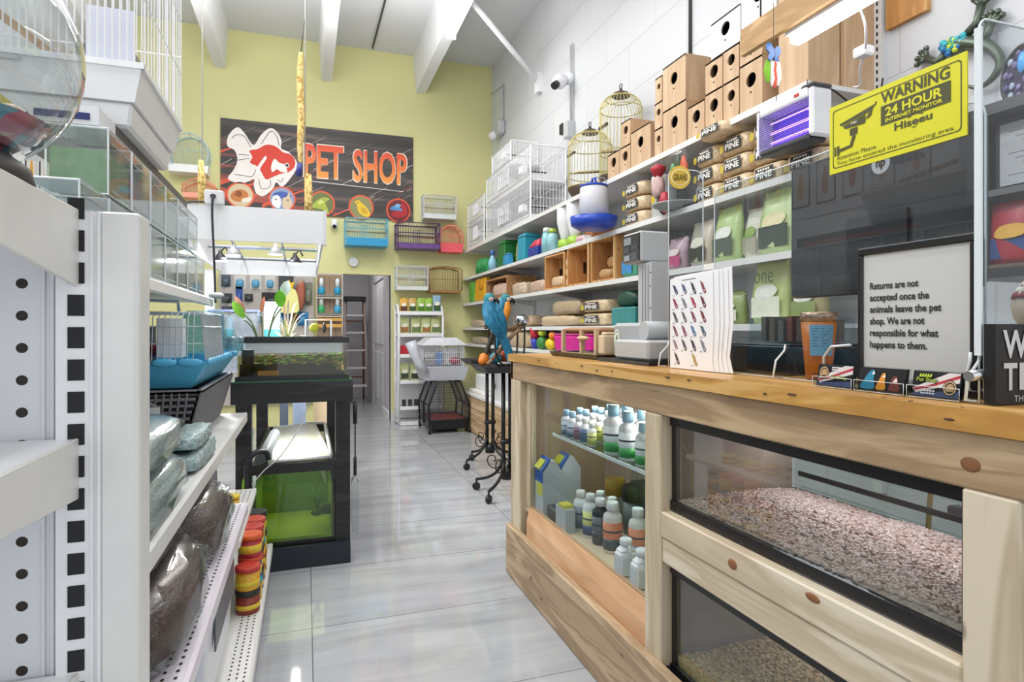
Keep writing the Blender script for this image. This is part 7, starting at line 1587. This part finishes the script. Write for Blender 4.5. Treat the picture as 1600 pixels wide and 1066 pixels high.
t = thing('feeding_rod', 'black rod hanging beside the right post of the aquarium stand', 'rod', (.25, 3.36, .45)); MB(BLACK).cyl((.252, 3.36, .55), (.252, 3.36, .86), .004, n=6).cyl((.252, 3.36, .74), (.252, 3.36, .85), .011, n=8).cyl((.252, 3.36, .46), (.252, 3.36, .56), .009, n=8).box(.21, .256, 3.355, 3.365, .855, .865).build('rod_body', t)
MB(CELLO).ell((.252, 3.37, .30), (.022, .05, .15), 12, 8, .6, .2).build('plastic_bag', t)
# upper tank
x0, x1, y0, y1, z0, z1 = -.335, .215, 3.345, 3.70, .9845, 1.21
t = thing('aquarium', 'shallow upper aquarium with floating plants on the black stand', 'aquarium', ((x0 + x1) / 2, 3.5, z0)); MB(GLASS).box(x0, x1, y0, y1, z0 + .01, z1 - .01).build('glass', t)
m = MB(BLACK)
for z, h in ((z1 - .03, .03), (z0, .025)): m.box(x0 - .005, x1 + .005, y0 - .006, y0 + .014, z, z + h).box(x0 - .005, x1 + .005, y1 - .014, y1 + .006, z, z + h).box(x0 - .005, x0 + .014, y0 + .014, y1 - .014, z, z + h).box(x1 - .014, x1 + .005, y0 + .014, y1 - .014, z, z + h)
m.build('rim', t)
MB(glass('brown_water', 'e2d8ae', .6, .02, .03, '8a7a3a')).box(x0 + .006, x1 - .006, y0 + .006, y1 - .006, z0 + .026, 1.115).build('water', t); MB(P('131316', .6)).box(x0 + .01, x1 - .06, y0 + .05, y0 + .3, z0 + .026, z0 + .085).build('black_tray', t)
MB(P('0f0f10', .5)).lathe((x0 + .05, y0 + .05, z0 + .027), [(.03, 0), (.03, .13), (.026, .135)], 12).build('filter', t); MB(P('b98a3a', .6)).box(x0 + .1, x0 + .2, y0 + .012, y0 + .04, z0 + .026, z0 + .05).build('wood_piece', t)
MB(P('dfe2ea', .5)).box(x0 + .014, x1 - .014, y1 - .0045, y1 - .001, z0 + .026, z1 - .031).build('white_back', t)
MB(P('7a6a30', .7, vary=.4, scale=20)).box(x0 + .09, x1 - .06, y0 + .16, y0 + .18, z0 + .09, 1.112).build('mossy_back', t)
m = MB(); Rp = random.Random(9)
for k in range(130):
    x = Rp.uniform(x0 + .09, x1 - .02); y = Rp.uniform(y0 + .02, y0 + .15); z = 1.105 + Rp.uniform(-.05, .012) * (1 if x > .05 else .8); m.mat(P(Rp.choice(['5f9a2a', '7fb53a', '4a7a22', '8f8a3a']), .6)); m.ell((x, y, z), (.012, .009, .006), 6, 4, 1, .2)
m.build('floating_plants', t, kind='stuff')
# objects behind, below the stand top
tag(MB(P('a9b9d6', .5)).box(-.19, -.13, 4.95, 5.0, 0, .95).build('blue_post'), 'pale blue upright behind the aquarium stand, left one', 'post', 'pale blue uprights behind the stand')
tag(MB(P('a9b9d6', .5)).box(-.10, 0.0, 5.2, 5.26, 0, .95).build('blue_post'), 'pale blue upright behind the aquarium stand, right wider one', 'post', 'pale blue uprights behind the stand')
tag(MB(P('d9c3a0', .7)).prism([(.06, .0), (.30, .0), (.36, .5), (.30, .98), (.06, .98)], 1, 5.4, 5.42).build('cardboard_sheet'), 'tan cardboard sheet standing behind the aquarium stand', 'cardboard')
# hood
t = thing('lamp_hood', 'long white lamp hood hung over the aquarium stand with clip lamps inside', 'lamp hood', (-.26, 4.2, 1.69)); HW = P('e9eaec', .45, vary=.01)
hx0, hx1, hy0, hy1, hz0, hz1 = -.62, .086, 3.30, 5.1, 1.690, 1.868
MB(HW).box(hx0, hx1, hy0, hy0 + .012, hz0 + .005, hz1).build('front_panel', t); MB(HW).box(hx0, hx1, hy1 - .012, hy1, hz0 - .015, hz1 - .07).build('rear_panel', t)
MB(HW).box(hx1 - .012, hx1, hy0 + .013, hy1 - .013, hz0, hz1).build('side_panel', t); MB(HW).box(hx0, hx0 + .012, hy0 + .013, hy1 - .013, hz0, hz1).build('side_panel', t)
MB(P('d9dadc', .4)).box(hx1, hx1 + .016, hy0 - .002, hy0 + .03, hz0, hz1 + .004).build('corner_strip', t)
m = MB(P('a9acae', .3, .4))
for z, y in ((1.83, 3.9), (1.80, 4.4), (1.78, 4.9)): m.bar((hx0, y, z), (hx1, y, z), .012)
for x in (-.45, -.15): m.bar((x, hy0, 1.85), (x, hy1, 1.79), .008)
m.build('rods', t)
MB(P('b5622e', .5)).box(-.3, .06, 4.4, 4.55, 1.86, 1.875).build('brown_board', t)
for i, (x, y, z, w) in enumerate(((-.53, 4.35, 1.70, 1), (-.45, 4.3, 1.735, 0), (-.37, 3.9, 1.79, 0), (-.19, 4.25, 1.745, 0), (-.07, 4.35, 1.70, 1))):
    k = MB(P('24242a', .4) if w else P('c9cbcd', .3, .3)); k.lathe((x, y, z), [(.045, -.0), (.03, .03), (.014, .05), (.01, .07)], 16); k.tube([(x, y, z + .06), (x + .03, y, z + .09), (x + .05, y, z + .05)] if w else [(x, y, z + .06), (x, y + .02, z + .1)], .006, 6); h = k.build('clip_lamp', t)
    MB(P('fffdf5', .4, emit=7, vary=0)).lathe((x, y, z - .006), [(.001, 0), (.044, .003), (.044, .005)], 16).build('lit_face', h)
    area('clip_lamp_light', (x, y, z - .012), (0, 0, 0), .08, .08, 9)
for (x, y, zt) in ((-.005, 4.1, 1.80), (-.60, 4.1, 1.80)): tag(MB(P('b9bbb4', .5)).cyl((x, y, zt), (x, y, 5.0), .004, n=5).build('hood_wire'), 'thin wire from the ceiling to the %s side of the lamp hood' % ('right' if x > -.1 else 'left'), 'wire')
t = thing('power_socket', 'white power box with black cable on the front edge of the lamp hood', 'socket', (-.43, 3.3, 1.87)); MB(P('e0e1e3', .4)).box(-.47, -.385, 3.27, 3.32, 1.869, 1.935).build('box', t, bevel=.005); MB(DARKG).cyl((-.43, 3.27, 1.905), (-.43, 3.25, 1.9), .012, n=10).build('plug', t); MB(P('33343a', .5)).tube(spline([(-.43, 3.25, 1.9), (-.432, 3.25, 1.8), (-.425, 3.26, 1.6), (-.42, 3.27, 1.38)]), .006, 6).tube(spline([(-.47, 3.3, 1.88), (-.52, 3.29, 1.875), (-.56, 3.3, 1.87)]), .005, 6).build('cable', t)
# bark perches hanging from the right wire
BKM = speck('bark', ['d8bd74', 'e6d090', 'c9a55c', '9a7838'], 110, .8, (1, 1, .5))
t = thing('hanging_perch', 'long tan cholla wood perch hanging on the wire before the sign', 'perch', (-.03, 4.1, 2.3)); MB(BKM).tube(spline([(-.03, 4.08, 3.02), (-.036, 4.08, 2.85), (-.028, 4.08, 2.6), (-.036, 4.08, 2.42), (-.032, 4.08, 2.31)]), [.010 + .013 * math.sin(math.pi * min(1, (i + 2) / 26)) for i in range(25)], 8).build('wood', t); MB(P('2c3480', .5)).cyl((-.035, 4.08, 2.31), (-.045, 4.08, 2.23), .018, n=8).build('blue_end', t); MB(DARKG).cyl((-.03, 4.08, 3.02), (-.008, 4.1, 3.25), .003, n=5).build('hook', t)
t = thing('hanging_perch', 'shorter tan wood perch below the long one, above the lamp hood', 'perch', (.01, 4.1, 1.9)); MB(BKM).tube([(.012, 4.1, 2.25), (.016, 4.1, 2.1), (.014, 4.1, 1.92)], [.022, .026, .022], 8).build('wood', t)
t = thing('hanging_perch', 'thin yellowish rope perch hanging at the left beside the round cage', 'perch', (-.62, 4.1, 1.9)); MB(BKM).tube([(-.605, 4.08, 2.28), (-.6, 4.08, 2.15), (-.603, 4.08, 1.93)], [.014, .024, .018], 8).build('wood', t)
# plants standing on the stand behind the upper tank
def pot(x, y, h=.09): return MB(P('d9d9d6', .5)).lathe((x, y, .979), [(.05, 0), (.065, h), (.058, h)], 16).mat(P('3a2a20', .9)).lathe((x, y, .979 + h * .85), [(.001, .004), (.056, .003)], 14)
def leaf(m, base, tip, w, up=ZZ, cup=.2, n=6):
    b, tp = Vector(base), Vector(tip); d = tp - b; s = d.cross(up).normalized(); vs = []
    for i in range(n + 1):
        f = i / n; p = b + d * f + up * (cup * d.length * (math.sin(f * math.pi) * .5)); k = w * math.sin(math.pi * min(1, f * .92 + .06)) ** .8
        vs += [p - s * k + up * .15 * k, p, p + s * k + up * .15 * k]
    m.add(vs, [f for i in range(n) for f in ((i * 3, i * 3 + 1, i * 3 + 4, i * 3 + 3), (i * 3 + 1, i * 3 + 2, i * 3 + 5, i * 3 + 4))], True)
t = thing('spider_plant', 'cream-striped spiky plant in a pot behind the upper tank', 'plant', (-.11, 3.95, .979)); pot(-.11, 3.95, .17).build('pot', t); Rq = random.Random(12)
for k in range(36):
    a = k * 2.4; L = Rq.uniform(.10, .24); el = Rq.uniform(.15, 1.3); m = MB(P(['e6e3c4', 'd3dba0', 'a9b96a', 'e9dfd0', 'd9b9a8'][k % 5], .5)); b = (-.11, 3.95, 1.14)
    leaf(m, b, (b[0] + L * math.cos(a) * math.cos(el) * .8, b[1] + L * .8 * math.sin(a) * math.cos(el), b[2] + L * math.sin(el) * 1.5), .0065, cup=.5); m.build('leaf', t)
t = thing('leafy_plant', 'tall plant with big bright green leaves behind the upper tank', 'plant', (-.25, 4.0, .979)); pot(-.25, 4.0).build('pot', t)
for (x, z, w, c, dx) in ((-.145, 1.44, .034, '5fae22', -.01), (-.135, 1.50, .03, 'c9dcd8', .03), (-.355, 1.37, .026, '7fbf3a', -.06), (-.35, 1.40, .018, 'd99a84', -.05), (-.26, 1.40, .014, 'd98a6a', .02)):
    s = MB(P('4a5a3a', .6)).tube(spline([(-.25, 4.0, 1.06), ((x - .25) / 2, 4.0, 1.06 + (z - 1.06) * .6), (x, 3.98, z - .06)]), .005, 5).build('stem', t)
    m = MB(P(c, .4, vary=.15)); leaf(m, (x, 3.98, z - .05), (x + dx, 3.95, z + .05), w, Vector((0, -1, .15)), .1, 8); m.build('blade', s)
t = thing('storage_tub', 'clear blue-rimmed plastic tub behind the hamster cage', 'tub', (-.44, 4.3, .979)); MB(glass('clear_tub', 'dfe8f2', 1.2, .08, .25, 'dfe6f4')).frustum((-.55, -.31, 4.15, 4.5), .979, (-.57, -.29, 4.13, 4.52), 1.36).build('body', t); MB(P('8a97c4', .4)).box(-.575, -.285, 4.125, 4.525, 1.361, 1.375).build('lid', t)
t = thing('blue_white_box', 'pale blue and white carton beside the clear tub', 'carton', (-.26, 4.5, .979)); MB(P('bcd4ec', .4, vary=.1)).box(-.27, -.17, 4.42, 4.6, .979, 1.44).build('body', t); MB(P('54b0c4', .4)).box(-.27, -.17, 4.415, 4.42, 1.0, 1.25).build('panel', t)
t = thing('picture_stand', 'small white framed pot stand behind the right end of the upper tank', 'frame', (.06, 4.0, .979)); MB(P('d8d6e0', .4)).tube([(-.0, 4.0, .98), (-.0, 4.0, 1.31), (.15, 4.0, 1.31), (.15, 4.0, .98)], .008, 6).build('frame', t); MB(P('c9c63a', .5)).ell((.05, 4.02, 1.26), (.03, .02, .03), 10, 7).build('yellow_flower', t); MB(DARKG).ell((.11, 4.02, 1.26), (.012, .02, .035), 10, 7).build('dark_bud', t)
tag(MB(P('dcdde0', .5)).box(-.70, -.64, 4.9, 4.96, 0, 1.69).build('white_post'), 'white upright post behind the gondola end under the lamp hood', 'post')
# framed koi prints along the left wall (seen mirrored in the acrylic shield)
t = thing('koi_banner', 'row of framed koi prints high on the left wall', 'poster', (XL + .01, 5, 2.2)); MB(P('d9dbe0', .5)).box(XL + .001, XL + .01, 3.2, 7.2, 2.34, 2.98).build('banner', t)
for i in range(12):
    y = 3.4 + i * .3; m = MB(P('2c2d32', .5)).box(XL + .011, XL + .018, y, y + .22, 2.45, 2.86); m.mat(P('d4d4d2', .5)).box(XL + .018, XL + .02, y + .012, y + .208, 2.465, 2.845); m.mat(P(['c9743a', 'd8a14a', 'b4553a'][i % 3], .5)).prism(smooth_loop([(y + .11, 2.52), (y + .15, 2.61), (y + .12, 2.78), (y + .09, 2.78), (y + .075, 2.61)], 3), 0, XL + .02, XL + .022); m.build('koi_print', t)
# ================================================================ parrot stands and macaws
def parrot_stand(x, y, label, rot, zt=.93):
    t = thing('bird_stand', label, 'bird stand', (x, y, 0), 'black parrot stands on castors'); BM = P('1b1b1e', .4, .2)
    m = MB(BM)
    for dx in (-.028, .028): m.cyl((x + dx, y, .12), (x + dx, y, zt), .016, n=10)
    m.cyl((x - .05, y, .40), (x + .05, y, .40), .02, n=8).cyl((x, y, .12), (x, y, .2), .045, n=10); m.build('pole', t)
    for k in range(4):
        a = rot + k * math.pi / 2; c, s = math.cos(a), math.sin(a); ex, ey = x + .27 * c, y + .27 * s
        MB(BM).tube(spline([(x + .03 * c, y + .03 * s, .26), (x + .08 * c, y + .08 * s, .17), (x + .16 * c, y + .16 * s, .115), (ex, ey, .085)]), .012, 7).build('leg', t)
        MB(BLACK).cyl((ex - s * .012, ey + c * .012, .03), (ex + s * .012, ey - c * .012, .03), .03, n=14).cyl((ex, ey, .05), (ex, ey, .09), .008, n=6).build('castor', t)
        sp = [(x + (.05 + .085 * (1 - q / 18) * math.cos(q * .55 + 2.2) + .07) * c, y + (.05 + .085 * (1 - q / 18) * math.cos(q * .55 + 2.2) + .07) * s, .25 + .085 * (1 - q / 18) * math.sin(q * .55 + 2.2)) for q in range(16)]
        MB(BM).tube(sp, .005, 5).build('scroll', t)
    n = 4; tr = MB(P('222226', .4)); hx, hy = .24, .19
    tr.tub((x - hx * .8, x + hx * .8, y - hy * .8, y + hy * .8), zt, (x - hx, x + hx, y - hy, y + hy), zt + .05, .006); tr.build('tray', t, bevel=.006)
    return t, BM
t1, BM = parrot_stand(1.44, 4.33, 'black parrot stand with tray nearest the counter end, holding the macaws', .75)
t2, _ = parrot_stand(1.60, 5.30, 'second black parrot stand standing behind the one with the macaws', .4)
x, y, zt = 1.44, 4.33, .93
m = MB(BM)
for dy in (-.09, .07): m.tube(spline([(x - .12, y + dy, 1.27), (x - .115, y + dy, 1.08), (x - .06, y + dy, .985), (x + .0, y + dy, .962), (x + .06, y + dy, .985), (x + .105, y + dy, 1.08), (x + .11, y + dy, 1.30)]), .007, 7)
m.build('hoop', t1)
PW = wood('perch_wood', '5f4a38', '8a6c50', 'a98c6c', 0, .7, 2, False)
MB(PW).tube(spline([(x - .16, y - .02, .985), (x - .05, y, 1.1), (x + .03, y, 1.19), (x + .15, y - .01, 1.305)]), .017, 8).tube(spline([(x - .14, y - .05, 1.245), (x, y - .02, 1.255), (x + .15, y + .03, 1.275)]), .018, 8).build('branch_perch', t1)
MB(P('3a3128', .7)).tube(spline([(x - .09, y + .02, 1.24), (x - .14, y + .01, 1.13), (x - .17, y + .02, 1.03)]), [.018] * 13, 8).build('rope_toy', t1)
MB(P('d9771e', .4)).lathe((x - .175, y + .02, .983), [(.03, 0), (.045, .03), (.03, .08), (.012, .09)], 14).build('orange_bell', t1); MB(P('3fa0c4', .4)).ell((x - .07, y + .06, 1.03), (.05, .04, .045), 12, 8).build('blue_cup', t1); MB(P('c9552a', .4)).ell((x + .0, y + .08, 1.04), (.03, .03, .05), 10, 7).build('red_block', t1)
t = thing('steel_bowl', 'steel feeding bowl on the perch beside the macaws', 'bowl', (x + .14, y + .02, 1.30)); MB(CHROME).lathe((x + .12, y + .0, 1.297), [(.045, 0), (.055, .01), (.057, .055), (.052, .055), (.045, .01)], 22).build('bowl', t); MB(P('2f2a26', .8)).ell((x + .12, y + .0, 1.335), (.048, .048, .03), 12, 7, 1, .3, 9).build('seed', t)
tag(MB(P('e6e8ea', .4)).lathe((x + .07, y - .02, .982), [(.03, 0), (.035, .07), (.03, .075)], 14).build('paper_cup'), 'white paper cup on the tray below the macaw tail', 'cup')
tag(MB(P('9a958f', .9)).ell((x - .03, y - .05, .995), (.06, .05, .014), 12, 6, 1, .3, 9).build('seed_husks'), 'scatter of grey husks on the parrot stand tray', 'husks', None, 'stuff')
FB = speck('blue_feathers', ['14607f', '1f7a9c', '2a86a8', '185a86'], 90, .6, (1, 1, .45), bump=.25); FT = speck('teal_feathers', ['1f7a86', '2a8a94', '24707c'], 110, .6, bump=.2); FY = speck('yellow_feathers', ['d9861e', 'e79a2c', 'cf7a1a'], 110, .6, bump=.2)
def macaw(path, rad, head, look, label, loc, chest=None, wings=None):
    t = thing('macaw', label, 'parrot', loc, 'blue and yellow macaws on the stand')
    m = MB(FB).tube(spline(path, 5), rad, 14)
    h = Vector(head[0]); m.mat(FT).ell(h, head[1], 16, 12); m.build('body', t)
    L = Vector(look).normalized(); S_ = L.cross(ZZ).normalized(); r = head[1][0]
    b = MB(P('1c1a1c', .35)); p0 = h + L * r * .75 + ZZ * .002; b.tube([p0, p0 + L * .026 + ZZ * .002, p0 + L * .04 - ZZ * .014, p0 + L * .036 - ZZ * .034], [.02, .017, .011, .002], 10); b.tube([h + L * r * .7 - ZZ * .016, h + L * (r * .7 + .018) - ZZ * .03], [.013, .005], 8); b.build('beak', t)
    f = MB(P('e0c3b4', .6))
    for s in (-1, 1): f.ell(h + L * r * .52 + S_ * s * r * .62 + ZZ * .001, (.019, .019, .017), 12, 8)
    f.build('face_patch', t)
    e = MB(P('111111', .2))
    for s in (-1, 1): e.ell(h + L * r * .62 + S_ * s * r * .98 + ZZ * .006, (.0055, .0055, .0055), 8, 6)
    e.build('eyes', t)
    if chest: c = MB(FY).tube(spline(chest[0], 4), chest[1], 12); c.build('chest', t)
    for w in wings or []: MB(FB).tube(spline(w[0], 4), w[1], 10).build('wing', t)
    return t
yb = 4.27
mA = macaw([(1.285, yb, 1.475), (1.285, yb, 1.42), (1.30, yb, 1.36), (1.335, yb, 1.29), (1.375, yb, 1.22), (1.405, yb - .005, 1.14), (1.43, yb - .01, 1.05), (1.445, yb - .01, 1.0)],
      [.032 + (.034 * math.sin(math.pi * min(1, i / 22)) if i < 22 else 0) - max(0, i - 18) * .0009 for i in range(36)], ((1.283, yb, 1.475), (.043, .043, .047)), (.75, -.5, -.15), 'blue and yellow macaw seen from behind with its long tail hanging down', (1.34, yb, 1.0),
      wings=[([(1.255, yb - .01, 1.41), (1.265, yb - .045, 1.33), (1.31, yb - .05, 1.25), (1.35, yb - .03, 1.18)], [.02, .026, .032, .036, .038, .038, .036, .032, .028, .022, .016, .01, .004]), ([(1.325, yb - .02, 1.42), (1.365, yb - .03, 1.34), (1.395, yb - .02, 1.26), (1.41, yb - .01, 1.18)], [.02, .026, .032, .034, .034, .032, .03, .026, .022, .016, .012, .008, .004])])
m = MB(FB)
for k in range(4): m.tube([(1.39 + .008 * k, yb - .012 + .004 * k, 1.19), (1.425 + .008 * k, yb - .016 + .004 * k, 1.06 + .012 * k), (1.445 + .006 * k, yb - .015 + .004 * k, .99 + .02 * k)], [.016, .013, .004], 6)
m.build('tail_feathers', mA)
m = MB(P('3a3836', .6))
for dx in (-.03, .02): m.tube([(1.29 + dx, yb + .0, 1.30), (1.285 + dx, yb + .0, 1.262)], .01, 6).ell((1.285 + dx, yb - .012, 1.262), (.014, .024, .01), 8, 5)
m.build('feet', mA)
y2 = 4.44
mB = macaw([(1.455, y2, 1.48), (1.435, y2, 1.43), (1.425, y2 + .01, 1.36), (1.425, y2 + .02, 1.29), (1.42, y2 + .03, 1.21), (1.41, y2 + .04, 1.1)], [.03 + .026 * math.sin(math.pi * min(1, i / 20)) - max(0, i - 16) * .0022 for i in range(26)], ((1.465, y2, 1.485), (.04, .04, .042)), (1, -.25, -.2), 'second macaw turned right with orange chest behind the first', (1.43, y2, 1.1),
      chest=([(1.470, y2 - .02, 1.46), (1.465, y2 - .03, 1.40), (1.452, y2 - .03, 1.33), (1.44, y2 - .02, 1.28)], [.024, .028, .031, .033, .034, .034, .033, .03, .026, .022, .017, .012, .006]))
m = MB(P('3a3836', .6)).tube([(1.44, y2 - .02, 1.30), (1.44, y2 - .08, 1.272)], .01, 6).ell((1.44, y2 - .085, 1.272), (.022, .016, .01), 8, 5); m.build('feet', mB)
